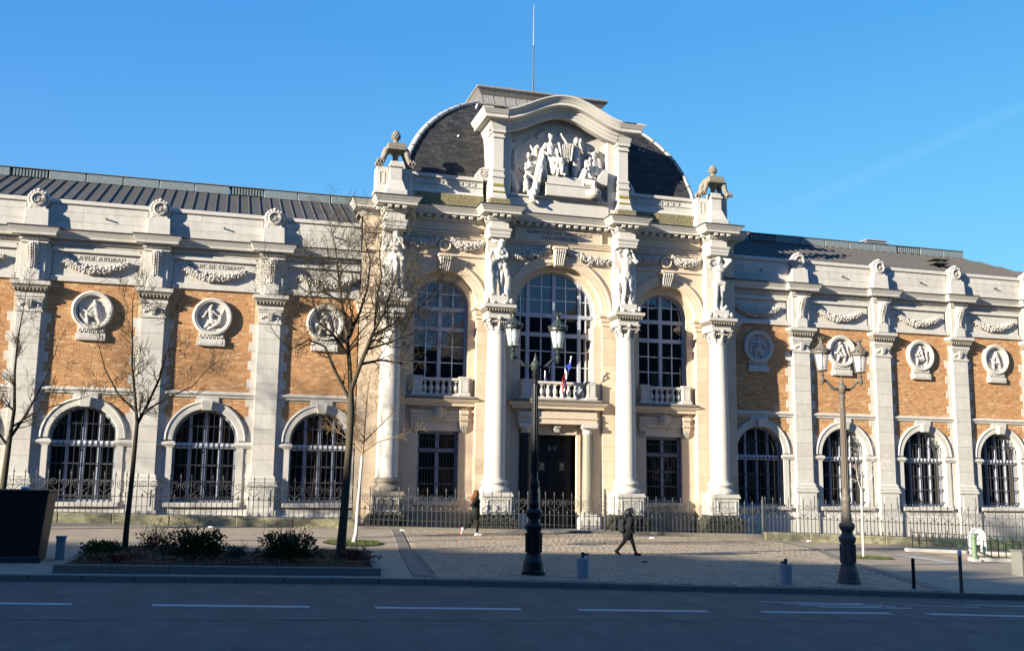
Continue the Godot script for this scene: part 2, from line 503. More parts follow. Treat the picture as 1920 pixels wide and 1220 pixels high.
	flat("shoe_red", lin(0.45, 0.07, 0.05), 0.6)
	flat("flag_blue", lin(0.03, 0.06, 0.42), 0.8)
	flat("flag_white", lin(0.80, 0.80, 0.80), 0.8)
	flat("flag_red", lin(0.62, 0.035, 0.03), 0.8)
	flat("facade_far", lin(0.05, 0.047, 0.042), 0.9)
	flat("roof_far", lin(0.035, 0.037, 0.042), 0.7)
func brick_colour(i: int) -> Color:
	return [Color(0.484, 0.266, 0.125), Color(0.440, 0.230, 0.106), Color(0.527, 0.307, 0.149), Color(0.590, 0.401, 0.219), Color(0.393, 0.203, 0.096), Color(0.499, 0.279, 0.131)][i]
func slate_colour(i: int) -> Color:
	return [Color(0.040, 0.041, 0.043), Color(0.052, 0.052, 0.053), Color(0.031, 0.032, 0.035), Color(0.064, 0.063, 0.062)][i]
func sett_colour(i: int) -> Color:
	return [Color(0.345, 0.286, 0.213), Color(0.310, 0.259, 0.194), Color(0.393, 0.326, 0.244), Color(0.276, 0.239, 0.188), Color(0.366, 0.299, 0.219)][i]
# ---------------------------------------------------------------- the museum
var B: Node3D
var rng := RandomNumberGenerator.new()
var brick_x := []
var brick_c := []
var brick_one := []
const PX := [-24.79, -20.47, -16.15, -11.83, 11.83, 16.15, 20.47, 24.79]
const BX := [-22.63, -18.31, -13.99, -9.67, 9.67, 13.99, 18.31, 22.63]
const PZ := 0.45     # wall plane of the pavilion
func arc(cx: float, cy: float, r: float, a0: float, a1: float, k: int) -> PackedVector2Array:
	var p := PackedVector2Array()
	for i in k + 1:
		var a := deg_to_rad(lerpf(a0, a1, float(i) / k))
		p.append(W(cx + r * cos(a), cy + r * sin(a)))
	return p
func bricks(x0: float, x1: float, y: float, single: bool, row: int) -> void:
	var x := x0
	var first := true
	while x < x1 - 0.03:
		var w := 0.222 if rng.randf() < 0.78 else 0.108
		if first and row % 2 == 0: w = 0.108
		first = false
		w = minf(w, x1 - x)
		if x1 - x - w < 0.05: w = x1 - x
		var t := Transform3D(Basis.from_scale(V((w - 0.008) / 0.2, 1, rng.randf_range(0.6, 1.25))), V(x + w * 0.5, y, 0.0))
		var k := [0, 0, 0, 5, 5, 5, 1, 1, 2, 2, 2, 3, 4, 0, 5, 1][rng.randi() % 16] as int
		if single:
			brick_one.append([t, k])
		else:
			brick_x.append(t)
			brick_c.append(brick_colour(k) * rng.randf_range(0.9, 1.08))
		x += w
func wing_bay(cx: float, left: bool) -> void:
	var r0 := 1.17
	var sp := 3.33
	var hw := 2.16
	var x0 := cx - hw
	var x1 := cx + hw
	var wall := MB.new()
	wall.box(x0, x1, -1.4, 1.0, -0.5, 0.0)
	var p := PackedVector2Array([W(x0, 1.0), W(cx - r0, 1.0)])
	p.append_array(arc(cx, sp, r0, 180, 0, 24))
	p.append_array(PackedVector2Array([W(cx + r0, 1.0), W(x1, 1.0), W(x1, 5.02), W(x0, 5.02)]))
	wall.prism(p, -0.5, 0.0)
	wall.box(x0, x1, 5.02, 9.13, -0.5, -0.006)
	part(B, "wall", wall, M.stone)
	# brickwork
	var bl := x0 + 0.60
	var br := x1 - 0.60
	var mw := part(B, "brick_panel", bx(bl - 0.15, br + 0.15, 5.18, 9.12, -0.02, 0.002), M.mortar)
	var single := absf(cx + 13.99) < 0.1
	var row := 0
	var y := 5.222
	while y < 9.10:
		bricks(bl, br, y, single and y > 7.0, row)
		y += 0.0705
		row += 1
	for s in [-1.0, 1.0]:
		var q := PackedVector2Array()
		var xe: float = cx + s * (hw - 0.60)
		q.append(W(xe, 4.12)); q.append(W(xe, 4.93)); q.append(W(cx + s * 0.5, 4.93))
		for i in 9:
			var a := lerpf(74.0, 32.0, i / 8.0)
			q.append(W(cx + s * 1.52 * cos(deg_to_rad(a)), sp + 1.52 * sin(deg_to_rad(a))))
		var m := MB.new()
		m.prism(q, -0.02, 0.0035)
		part(B, "brick_spandrel", m, M.mortar)
		y = 4.16
		row = 0
		while y < 4.91:
			var e := maxf(0.5, sqrt(maxf(0.0, 1.53 * 1.53 - pow(y + 0.03 - sp, 2.0))))
			if hw - 0.60 - e > 0.06:
				if s < 0: bricks(xe, cx - e, y, false, row)
				else: bricks(cx + e, xe, y, false, row)
			y += 0.0705
			row += 1
	# arch ring of moulded stones with keystone and imposts
	var ar := part(B, "window_arch", MB.new().mesh() if false else ring_mesh([W(1.50, -0.01), W(1.50, 0.10), W(1.44, 0.12), W(1.42, 0.085), W(1.20, 0.085), W(1.17, 0.06), W(1.17, -0.3)]), M.stone, V(cx, sp, 0))
	var ks := MB.new()
	ks.hexa([W(-0.16, -0.1), W(0.16, -0.1), W(0.16, 0.24), W(-0.16, 0.24)], [W(-0.21, -0.1), W(0.21, -0.1), W(0.21, 0.30), W(-0.21, 0.30)], 1.13, 1.50, 0.012)
	part(ar, "keystone", ks, M.stone)
	part(ar, "keystone_block", bx(-0.42, 0.42, 1.40, 1.64, 0.0, 0.07, 0.01), M.stone)
	for s in [-1, 1]:
		var im := MB.new()
		var pr := [W(0, 3.04), W(0.05, 3.06), W(0.06, 3.10), W(0.10, 3.13), W(0.11, 3.20), W(0.08, 3.25), W(0.0, 3.29)]
		if s < 0: im.sweep(pr, [W(x0 + 0.42, 0.03), W(cx - r0, 0.03), W(cx - r0, -0.3)])
		else: im.sweep(pr, [W(cx + r0, -0.3), W(cx + r0, 0.03), W(x1 - 0.42, 0.03)])
		im.box(minf(cx + s * r0, cx + s * 1.42), maxf(cx + s * r0, cx + s * 1.42), 1.0, 3.05, -0.02, 0.06)
		part(B, "impost", im, M.stone)
	# string course, sill and plinth
	var sc := MB.new()
	sc.sweep([W(0, 4.96), W(0.07, 4.97), W(0.07, 5.03), W(0.13, 5.07), W(0.14, 5.12), W(0.03, 5.20), W(0, 5.20)], [W(x0 + 0.41, 0), W(x1 - 0.41, 0)])
	part(B, "string_course", sc, M.stone)
	part(B, "window_sill", bx(cx - 1.38, cx + 1.38, 0.83, 1.0, -0.2, 0.26, 0.015), M.stone)
	var pl := MB.new()
	pl.box(x0, x1, -1.4, 0.50, -0.1, 0.30, 0.02)
	pl.sweep([W(0.3, 0.50), W(0.2, 0.58), W(0.12, 0.62), W(0.12, 0.78), W(0, 0.80)], [W(x0, 0), W(x1, 0)])
	part(B, "plinth", pl, M.stone)
	arched_window(cx, sp, r0, 1.0)
	# frieze panel with garland, cornice, parapet
	var fr := MB.new()
	fr.box(x0, x1, 9.13, 11.06, -0.5, -0.004)
	fr.sweep([W(0, 9.13), W(0.10, 9.13), W(0.10, 9.33), W(0.06, 9.36), W(0.06, 10.30), W(0.10, 10.33), W(0.10, 10.44), W(0, 10.46)], [W(x0, 0), W(x0 + 0.62, 0)])
	fr.sweep([W(0, 9.13), W(0.10, 9.13), W(0.10, 9.33), W(0.06, 9.36), W(0.06, 10.30), W(0.10, 10.33), W(0.10, 10.44), W(0, 10.46)], [W(x1 - 0.62, 0), W(x1, 0)])
	fr.box(x0 + 0.5, x1 - 0.5, 9.13, 9.34, -0.1, 0.10)
	fr.box(x0 + 0.5, x1 - 0.5, 10.26, 10.45, -0.1, 0.10, 0.01)
	var f := part(B, "frieze", fr, M.stone)
	part(f, "garland", garland_mesh, M.stone_carved, V(cx, 0, 0))
	var name: String = {-18.31: "CLAVDE AVDRAN", -13.99: "MARC DE COMANS"}.get(cx, "")
	if name:
		part(f, "inscription", text(name, 0.165), M.letter_pale, V(cx + 0.05, 10.06, -0.004))
	var co := MB.new()
	co.sweep([W(0, 10.46), W(0.05, 10.48), W(0.06, 10.56), W(0.10, 10.58), W(0.10, 10.71), W(0.34, 10.73), W(0.35, 10.83), W(0.37, 10.84), W(0.38, 10.87), W(0.45, 10.98), W(0.45, 11.02), W(0, 11.12)], [W(x0 + 0.3, 0), W(x1 - 0.3, 0)])
	var c := part(B, "cornice", co, M.stone)
	flashing(c, [W(0, 0), W(0.46, 11.018), W(0.475, 11.0), W(0.48, 11.045), W(0, 11.13)].slice(1), [W(x0 + 0.3, 0), W(x1 - 0.3, 0)])
	var dn := MB.new()
	var x := x0 + 0.5
	while x < x1 - 0.5:
		dn.box(x, x + 0.05, 10.60, 10.70, 0.09, 0.17)
		x += 0.085
	part(c, "dentil_course", dn, M.stone).set_meta("kind", "stuff")
	var q := part(B, "parapet", bx(x0, x1, 11.0, 12.15, -0.35, -0.012), M.stone)
	for i in 3:
		for j in 3:
			var w := (x1 - x0 - 0.84) / 3.0
			var a: float = x0 + 0.42 + w * j
			var h: Array = [[11.08, 11.44], [11.45, 11.80], [11.81, 12.09]][i]
			part(q, "stone_block", bx(a + 0.003, a + w - 0.003, h[0], h[1], -0.1, 0.0, 0.007), M["stone%d" % (rng.randi() % 3)])
	part(q, "coping", bx(x0, x1, 12.10, 12.26, -0.4, 0.07, 0.02), M.stone_white)
	part(q, "drain_spout", bx(-0.025, 0.025, -0.02, 0.03, 0.0, 0.16), M.zinc_dark, V(cx + 0.25, 11.62, 0))
	medallion(cx)
func ring_mesh(pr: Array, seg := 36, a0 := 0.0, a1 := PI) -> ArrayMesh:
	var m := MB.new()
	m.ring(pr, Vector3.ZERO, a0, a1, seg)
	return m.mesh()
func text(t: String, size: float, font := "Droid Serif") -> TextMesh:
	var m := TextMesh.new()
	var f := SystemFont.new()
	f.font_names = PackedStringArray([font])
	m.font = f
	m.text = t
	m.font_size = 48
	m.pixel_size = size / 34.0
	m.depth = 0.03
	m.curve_step = 4.0
	return m
func rodbox(a: Vector2, b: Vector2, w: float, z0: float, z1: float, m: MB) -> void:   # straight bar in a plane parallel to the wall
	var d := (b - a).normalized()
	var n := W(-d.y, d.x) * w * 0.5
	m.prism(PackedVector2Array([a - n, b - n, b + n, a + n]), z0, z1)
var win_proto: Node3D
func arched_window(cx: float, sp: float, r: float, y0: float) -> void:
	if win_proto:
		copy(win_proto, "arched_window", V(cx, 0, 0), B)
		return
	var m := MB.new()
	m.ring([W(r + 0.01, -0.40), W(r + 0.01, -0.30), W(r - 0.09, -0.30), W(r - 0.09, -0.40)], V(0, sp, 0), 0, PI, 30)
	m.box(-r, -r + 0.09, y0, sp, -0.40, -0.30)
	m.box(r - 0.09, r, y0, sp, -0.40, -0.30)
	m.box(-r, r, y0, y0 + 0.12, -0.40, -0.30)
	var o := part(B, "arched_window", m, M.window_paint, V(cx, 0, 0))
	win_proto = o
	for x in [-0.56, 0.0, 0.56]:
		var h: float = sp + sqrt(pow(r - 0.05, 2) - x * x)
		part(o, "mullion", bx(x - 0.055, x + 0.055, y0 + 0.1, h, -0.39, -0.27, 0.01), M.window_paint)
	part(o, "transom", bx(-r + 0.05, r - 0.05, 3.02, 3.24, -0.39, -0.25, 0.015), M.window_white)
	for y in [1.78, 2.40]:
		part(o, "glazing_bar", bx(-r + 0.08, r - 0.08, y - 0.02, y + 0.02, -0.385, -0.31), M.window_white)
	for i in 4:
		var a := -r + 0.06 + [0.0, 0.55, 1.11, 1.67][i] as float
		var b := -r + 0.06 + [0.55, 1.11, 1.67, 2.22][i] as float
		part(o, "pane", bx(a, b, y0 + 0.1, 3.03, -0.37, -0.36), M.glass)
		var p := PackedVector2Array([W(a, 3.2), W(b, 3.2)])
		for k in 7:
			var x := lerpf(b, a, k / 6.0)
			p.append(W(x, sp + sqrt(maxf(0.0, pow(r - 0.05, 2) - x * x))))
		var g := MB.new()
		g.prism(p, -0.37, -0.36)
		part(o, "pane", g, M.glass)
	var cu := MB.new()   # drawn curtains well behind the panes
	for i in 96:
		var q := []
		for k in [i, i + 1]:
			var x: float = lerpf(-1.3, 1.3, k / 96.0)
			q.append(V(x, 0, -0.75 + 0.05 * sin(k * 0.9) + 0.03 * sin(k * 0.37 + 1.0)))
		cu.quad(V(q[0].x, y0 - 0.3, q[0].z), V(q[1].x, y0 - 0.3, q[1].z), V(q[1].x, 4.7, q[1].z), V(q[0].x, 4.7, q[0].z))
	# grille in front
	for i in 12:
		var x := -r + 0.10 + i * (2.0 * r - 0.2) / 11.0
		var h := sp + sqrt(maxf(0.0, pow(r - 0.02, 2) - x * x))
		part(o, "grille_bar", bx(x - 0.011, x + 0.011, y0 + 0.02, h, -0.17, -0.148), M.iron)
	for y in [1.20, 1.78, 2.40, 3.10, 3.86]:
		var e := r if y < sp else sqrt(r * r - (y - sp) * (y - sp))
		part(o, "grille_rail", bx(-e, e, y - 0.018, y + 0.018, -0.178, -0.14), M.iron)
var pil_proto: Node3D
func pilaster(cx: float) -> void:
	if pil_proto:
		copy(pil_proto, "pilaster", V(cx, 0, 0), B)
		return
	var o := part(B, "pilaster", bx(-0.40, 0.40, -1.4, 9.0, -0.1, 0.175), M.stone, V(cx, 0, 0))
	pil_proto = o
	for i in 10:
		var y := 2.05 + i * 0.585
		part(o, "stone_block", bx(-0.42, 0.42, y, y + 0.579, 0.0, 0.205, 0.006), M["stone%d" % (i * 7 % 3)])
	for i in 19:
		var y := 1.05 + i * 0.36
		var w := 0.74 if i % 2 == 0 else 0.61
		for s in [-1, 1]:
			part(o, "quoin", bx(minf(s * 0.40, s * w), maxf(s * 0.40, s * w), y, y + 0.357, -0.1, 0.022, 0.005), M["stone%d" % (i * 5 % 3)])
	var ped := MB.new()
	ped.box(-0.50, 0.50, -1.4, 1.60, -0.1, 0.30, 0.012)
	ped.sweep([W(0.08, 1.60), W(0.14, 1.62), W(0.14, 1.70), W(0.10, 1.73), W(0.12, 1.80), W(0.06, 1.86), W(0.07, 1.94), W(0.02, 2.02), W(0, 2.05)], [W(-0.42, -0.05), W(-0.42, 0.205), W(0.42, 0.205), W(0.42, -0.05)])
	ped.box(-0.58, 0.58, -1.4, 0.72, -0.1, 0.38, 0.02)
	part(o, "pedestal", ped, M.stone)
	part(o, "pedestal_panel", bx(-0.34, 0.34, 0.86, 1.48, 0.29, 0.322, 0.015), M.stone)
	var cp := MB.new()
	var path := [W(-0.42, -0.05), W(-0.42, 0.205), W(0.42, 0.205), W(0.42, -0.05)]
	cp.sweep([W(0, 7.88), W(0.045, 7.90), W(0.045, 7.97), W(0, 7.99), W(0, 8.34), W(0.04, 8.36), W(0.04, 8.42), W(0.08, 8.45), W(0.09, 8.57), W(0.05, 8.58), W(0.05, 8.60)], path)
	cp.sweep([W(0.2, 8.88), W(0.25, 8.88), W(0.26, 9.02), W(0, 9.06)], path)
	var c := part(o, "capital", cp, M.stone)
	var eg := MB.new()
	eg.sweep([W(0.05, 8.60), W(0.10, 8.66), W(0.17, 8.76), W(0.20, 8.88)], path)
	for i in 9:
		eg.blob(V(-0.52 + i * 0.13, 8.73, 0.34), Basis.from_scale(V(0.05, 0.09, 0.05)), 6, 4)
	part(o, "egg_moulding", eg, M.stone_grey)
	var ro := MB.new()
	ro.hexa([W(-0.06, 0.2), W(0.06, 0.2), W(0.06, 0.25), W(-0.06, 0.25)], [W(-0.11, 0.2), W(0.11, 0.2), W(0.11, 0.36), W(-0.11, 0.36)], 8.02, 8.33, 0.01)
	for s in [-1, 1]:
		for k in 3:
			ro.blob(V(s * (0.17 + 0.07 * k), 8.20 - 0.03 * k, 0.21), Basis.from_scale(V(0.05, 0.07, 0.04)), 6, 4)
	part(o, "rosette", ro, M.stone_carved)
	# projecting entablature over the pilaster: console, cornice, parapet block with a cartouche
	var en := MB.new()
	en.box(-0.42, 0.42, 9.06, 11.05, -0.1, 0.24)
	en.box(-0.56, 0.56, 9.13, 10.46, -0.1, 0.14)
	en.box(-0.27, 0.27, 9.06, 9.44, 0.2, 0.34, 0.01)
	part(o, "entablature_block", en, M.stone)
	var cs := MB.new()
	var s_curve := PackedVector2Array([W(0.20, 9.42), W(0.33, 9.42), W(0.33, 9.50), W(0.30, 9.62), W(0.31, 9.78), W(0.36, 9.98), W(0.45, 10.14), W(0.52, 10.28), W(0.53, 10.40), W(0.46, 10.50), W(0.20, 10.50)])
	cs.prism(s_curve, -0.17, 0.17, Transform3D(Basis(V(0, 0, 1), V(0, 1, 0), V(-1, 0, 0)), Vector3.ZERO))
	var k := part(o, "console", cs, M.stone)
	var lf := MB.new()
	for i in 9:
		var t := i / 8.0
		var yy := lerpf(9.55, 10.36, t)
		var zz := lerpf(0.325, 0.53, smoothstep(0.25, 1.0, t))
		for s in [-1, 1]:
			lf.blob(V(s * 0.065, yy, zz), Basis(Vector3.BACK, s * 0.5) * Basis.from_scale(V(0.035, 0.075, 0.045)), 6, 4)
		lf.blob(V(0, yy + 0.04, zz + 0.015), Basis.from_scale(V(0.028, 0.06, 0.045)), 6, 4)
	part(k, "acanthus_leaf", lf, M.stone_carved)
	var co := MB.new()
	co.sweep([W(0, 10.46), W(0.05, 10.48), W(0.06, 10.56), W(0.10, 10.58), W(0.10, 10.71), W(0.34, 10.73), W(0.35, 10.83), W(0.37, 10.84), W(0.38, 10.87), W(0.45, 10.98), W(0.45, 11.025), W(0, 11.14)], [W(-0.42, 0.0), W(-0.42, 0.26), W(0.42, 0.26), W(0.42, 0.0)])
	for i in 10:
		co.box(-0.42 + i * 0.09, -0.37 + i * 0.09, 10.60, 10.70, 0.3, 0.43)
	var cb := part(o, "cornice_block", co, M.stone)
	flashing(cb, [W(0.46, 11.022), W(0.475, 11.005), W(0.48, 11.05), W(0, 11.15)], [W(-0.42, 0.0), W(-0.42, 0.26), W(0.42, 0.26), W(0.42, 0.0)])
	var pb := MB.new()
	pb.hexa([W(-0.43, -0.3), W(0.43, -0.3), W(0.43, 0.32), W(-0.43, 0.32)], [W(-0.40, -0.3), W(0.40, -0.3), W(0.40, 0.28), W(-0.40, 0.28)], 11.08, 11.78, 0.015)
	var p := part(o, "parapet_block", pb, M.stone)
	part(p, "cartouche", cartouche(), M.stone_carved, V(0, 12.16, 0.02))
func flashing(par: Node, prof: Array, path: Array) -> void:   # thin lead cover on a cornice
	var m := MB.new()
	m.sweep(prof, path, false)
	part(par, "lead_flashing", m, M.zinc_dark)
func cartouche() -> ArrayMesh:
	var m := MB.new()
	m.prism(arc(0, 0, 0.33, -60, 240, 20), -0.2, 0.20)
	m.box(-0.28, 0.28, -0.42, -0.1, -0.2, 0.22, 0.02)
	m.ring([W(0.27, 0.1), W(0.27, 0.27), W(0.21, 0.29), W(0.19, 0.2)], V(0, 0, 0), 0, TAU, 20)
	for s in [-1.0, 1.0]:
		for i in 8:
			var a: float = lerpf(-62, 88, i / 7.0)
			var c := V(s * 0.335 * cos(deg_to_rad(a)), 0.335 * sin(deg_to_rad(a)), 0.1)
			m.blob(c, Basis(Vector3.BACK, s * deg_to_rad(a)) * Basis.from_scale(V(0.075, 0.105, 0.14)), 6, 4)
		# two interlaced letters C facing apart
		m.ring([W(0.10, 0.18), W(0.10, 0.26), W(0.065, 0.26), W(0.065, 0.18)], V(s * 0.055, -0.02, 0), (0.25 if s > 0 else 1.25) * PI - 1.2, (0.25 if s > 0 else 1.25) * PI + 2.9, 14)
		m.blob(V(s * 0.27, -0.38, 0.2), Basis.from_scale(V(0.09, 0.06, 0.06)), 7, 4)
	m.blob(V(0, 0.36, 0.12), Basis.from_scale(V(0.10, 0.07, 0.14)), 7, 4)
	return m.mesh()
var garland_mesh: ArrayMesh
func leafy(m: MB, pts: Array, r0: float, r1: float, n: int, z: float, size: float) -> void:   # carved fruit and leaves along a curve
	for i in n:
		var t := rng.randf()
		var k := t * (pts.size() - 1)
		var c: Vector2 = (pts[int(k)] as Vector2).lerp(pts[mini(int(k) + 1, pts.size() - 1)], k - int(k))
		var r := lerpf(r0, r1, 1.0 - absf(t - 0.5) * 2.0)
		var a := rng.randf() * TAU
		var q := sqrt(rng.randf()) * r
		var b := Basis(Vector3.BACK, rng.randf() * TAU) * Basis(Vector3.RIGHT, rng.randf_range(-0.6, 0.6))
		b = b * Basis.from_scale(V(size * rng.randf_range(0.6, 1.3), size * rng.randf_range(0.5, 0.9), size * rng.randf_range(0.5, 0.9)))
		m.blob(V(c.x + q * cos(a), c.y + q * sin(a), z + sqrt(maxf(0.0, r * r - q * q)) * 0.85), b, 6, 4)
func make_garland(hw: float, y0: float, sag: float, r0: float, r1: float, n: int, z: float) -> ArrayMesh:
	var m := MB.new()
	var pts := []
	for i in 17:
		var u := i / 8.0 - 1.0
		pts.append(W(u * hw, y0 - sag * (1.0 - u * u)))
	var p3 := []
	var rr := []
	for i in pts.size():
		p3.append(V(pts[i].x, pts[i].y, z))
		rr.append(lerpf(r0, r1, 1.0 - absf(i / 8.0 - 1.0)) * 0.75)
	m.tube(p3, rr, 8)
	leafy(m, pts, r0, r1, n, z, 0.06)
	return m.mesh()
func relief(k: int) -> MB:   # seated worker of the medallion, five poses
	var P := [
		[[V(0.05, 0.32, 0), V(0.07, 0.34, 0), 0.085, 0.075], [V(0.07, 0.2, 0), V(0.15, -0.12, 0), 0.11, 0.13], [V(0.02, 0.18, 0.05), V(-0.18, -0.02, 0.06), 0.05, 0.04], [V(-0.18, -0.02, 0.06), V(-0.30, 0.02, 0.05), 0.04, 0.03], [V(0.15, -0.15, 0.02), V(-0.16, -0.12, 0.06), 0.11, 0.09], [V(-0.16, -0.12, 0.06), V(-0.12, -0.40, 0.02), 0.08, 0.06], [V(0.16, -0.2, 0), V(0.26, -0.40, 0), 0.12, 0.08], [V(-0.42, 0.14, 0), V(-0.36, -0.1, 0), 0.05, 0.04], [V(-0.40, -0.1, 0), V(-0.2, -0.34, 0), 0.07, 0.08], [V(-0.3, -0.42, 0), V(0.35, -0.42, 0), 0.06, 0.06]],
		[[V(-0.08, 0.40, 0), V(-0.06, 0.42, 0), 0.08, 0.075], [V(-0.09, 0.26, 0), V(-0.02, -0.08, 0), 0.11, 0.12], [V(-0.2, 0.2, 0.05), V(-0.30, 0.0, 0.03), 0.05, 0.04], [V(-0.30, 0.0, 0.03), V(-0.46, 0.03, 0.02), 0.04, 0.03], [V(0.02, 0.2, 0.05), V(0.26, 0.0, 0.04), 0.05, 0.04], [V(0.0, -0.14, 0.03), V(0.22, -0.18, 0.06), 0.12, 0.09], [V(0.22, -0.18, 0.06), V(-0.08, -0.38, 0.04), 0.09, 0.06], [V(-0.1, -0.2, 0), V(-0.28, -0.40, 0), 0.11, 0.07], [V(0.22, -0.1, 0), V(0.36, 0.36, 0), 0.09, 0.03], [V(-0.28, -0.42, 0), V(0.34, -0.40, 0), 0.06, 0.06]],
		[[V(0.0, 0.38, 0), V(0.03, 0.40, 0), 0.085, 0.08], [V(0.03, 0.24, 0), V(0.08, -0.1, 0), 0.12, 0.13], [V(-0.08, 0.22, 0.05), V(-0.3, 0.22, 0.04), 0.05, 0.04], [V(0.14, 0.2, 0.05), V(0.3, 0.04, 0.04), 0.05, 0.04], [V(0.08, -0.14, 0.03), V(-0.14, -0.1, 0.07), 0.11, 0.08], [V(-0.14, -0.1, 0.07), V(-0.16, -0.42, 0.03), 0.07, 0.05], [V(0.12, -0.15, 0), V(0.2, -0.44, 0), 0.11, 0.07], [V(-0.36, 0.3, 0), V(-0.36, -0.36, 0), 0.04, 0.04], [V(-0.34, 0.02, 0.02), V(0.34, 0.02, 0.02), 0.03, 0.03]],
		[[V(-0.06, 0.36, 0), V(-0.08, 0.34, 0.03), 0.09, 0.085], [V(0.02, 0.22, 0), V(0.16, -0.1, 0), 0.12, 0.14], [V(-0.06, 0.18, 0.06), V(-0.26, -0.06, 0.06), 0.06, 0.045], [V(-0.26, -0.06, 0.06), V(0.1, -0.02, 0.09), 0.045, 0.035], [V(0.14, -0.16, 0.03), V(-0.14, -0.18, 0.06), 0.12, 0.1], [V(-0.14, -0.18, 0.06), V(-0.22, -0.44, 0.02), 0.09, 0.06], [V(0.14, -0.2, 0), V(0.12, -0.44, 0), 0.12, 0.08], [V(-0.34, 0.0, 0), V(-0.3, -0.42, 0), 0.06, 0.05], [V(0.28, 0.22, 0), V(0.36, -0.3, 0), 0.07, 0.08]],
		[[V(0.02, 0.36, 0), V(0.0, 0.38, 0), 0.085, 0.08], [V(0.04, 0.22, 0), V(0.1, -0.12, 0), 0.11, 0.13], [V(-0.06, 0.2, 0.05), V(-0.24, 0.02, 0.05), 0.055, 0.04], [V(0.12, 0.16, 0.05), V(-0.12, 0.02, 0.09), 0.05, 0.04], [V(0.1, -0.16, 0.02), V(-0.18, -0.14, 0.06), 0.12, 0.09], [V(-0.18, -0.14, 0.06), V(-0.2, -0.44, 0.02), 0.08, 0.06], [V(-0.44, 0.26, 0), V(-0.42, -0.26, 0), 0.04, 0.035], [V(0.3, 0.2, 0), V(0.28, -0.36, 0), 0.09, 0.1], [V(-0.36, -0.42, 0), V(0.3, -0.43, 0), 0.07, 0.06]]]
	var q := []
	for e in P[k % 5]:
		q.append([e[0], e[1], e[2] * 0.84, e[3] * 0.80])
	return sdf(q, 0.024, 0.03, 0.006)
var med_proto := {}
var med_base: MB
func medallion(cx: float) -> void:
	var k: int = [4, 0, 1, 3, 2, 3, 4, 0][BX.find(cx)]
	var m := MB.new()
	m.ring([W(0.74, -0.01), W(0.74, 0.15), W(0.71, 0.19), W(0.66, 0.20), W(0.64, 0.17), W(0.60, 0.18), W(0.57, 0.15), W(0.56, 0.03), W(0.0, 0.02)], Vector3.ZERO, 0, TAU, 40)
	var o := part(B, "medallion", m, M.stone_white, V(cx, 8.07, 0))
	part(o, "relief_figure", relief(k), M.stone_carved, V(0.02, -0.02, 0.05)).scale = V(1.14, 1.12, 1.1)
	var t := MB.new()
	t.box(-0.52, 0.52, -1.13, -0.86, -0.01, 0.15, 0.012)
	t.box(-0.46, 0.46, -0.88, -0.55, -0.01, 0.10, 0.01)
	part(o, "name_tablet", t, M.stone_white)
	part(o, "tablet_panel", bx(-0.42, 0.42, -1.08, -0.92, 0.14, 0.165, 0.01), M.stone)
	var l := MB.new()
	for i in 13:
		l.blob(V(-0.42 + i * 0.07, -0.76 - (i % 2) * 0.035, 0.10), Basis(Vector3.BACK, (i - 6) * 0.1) * Basis.from_scale(V(0.055, 0.075, 0.05)), 6, 4)
	part(o, "foliage_ornament", l, M.stone_carved)
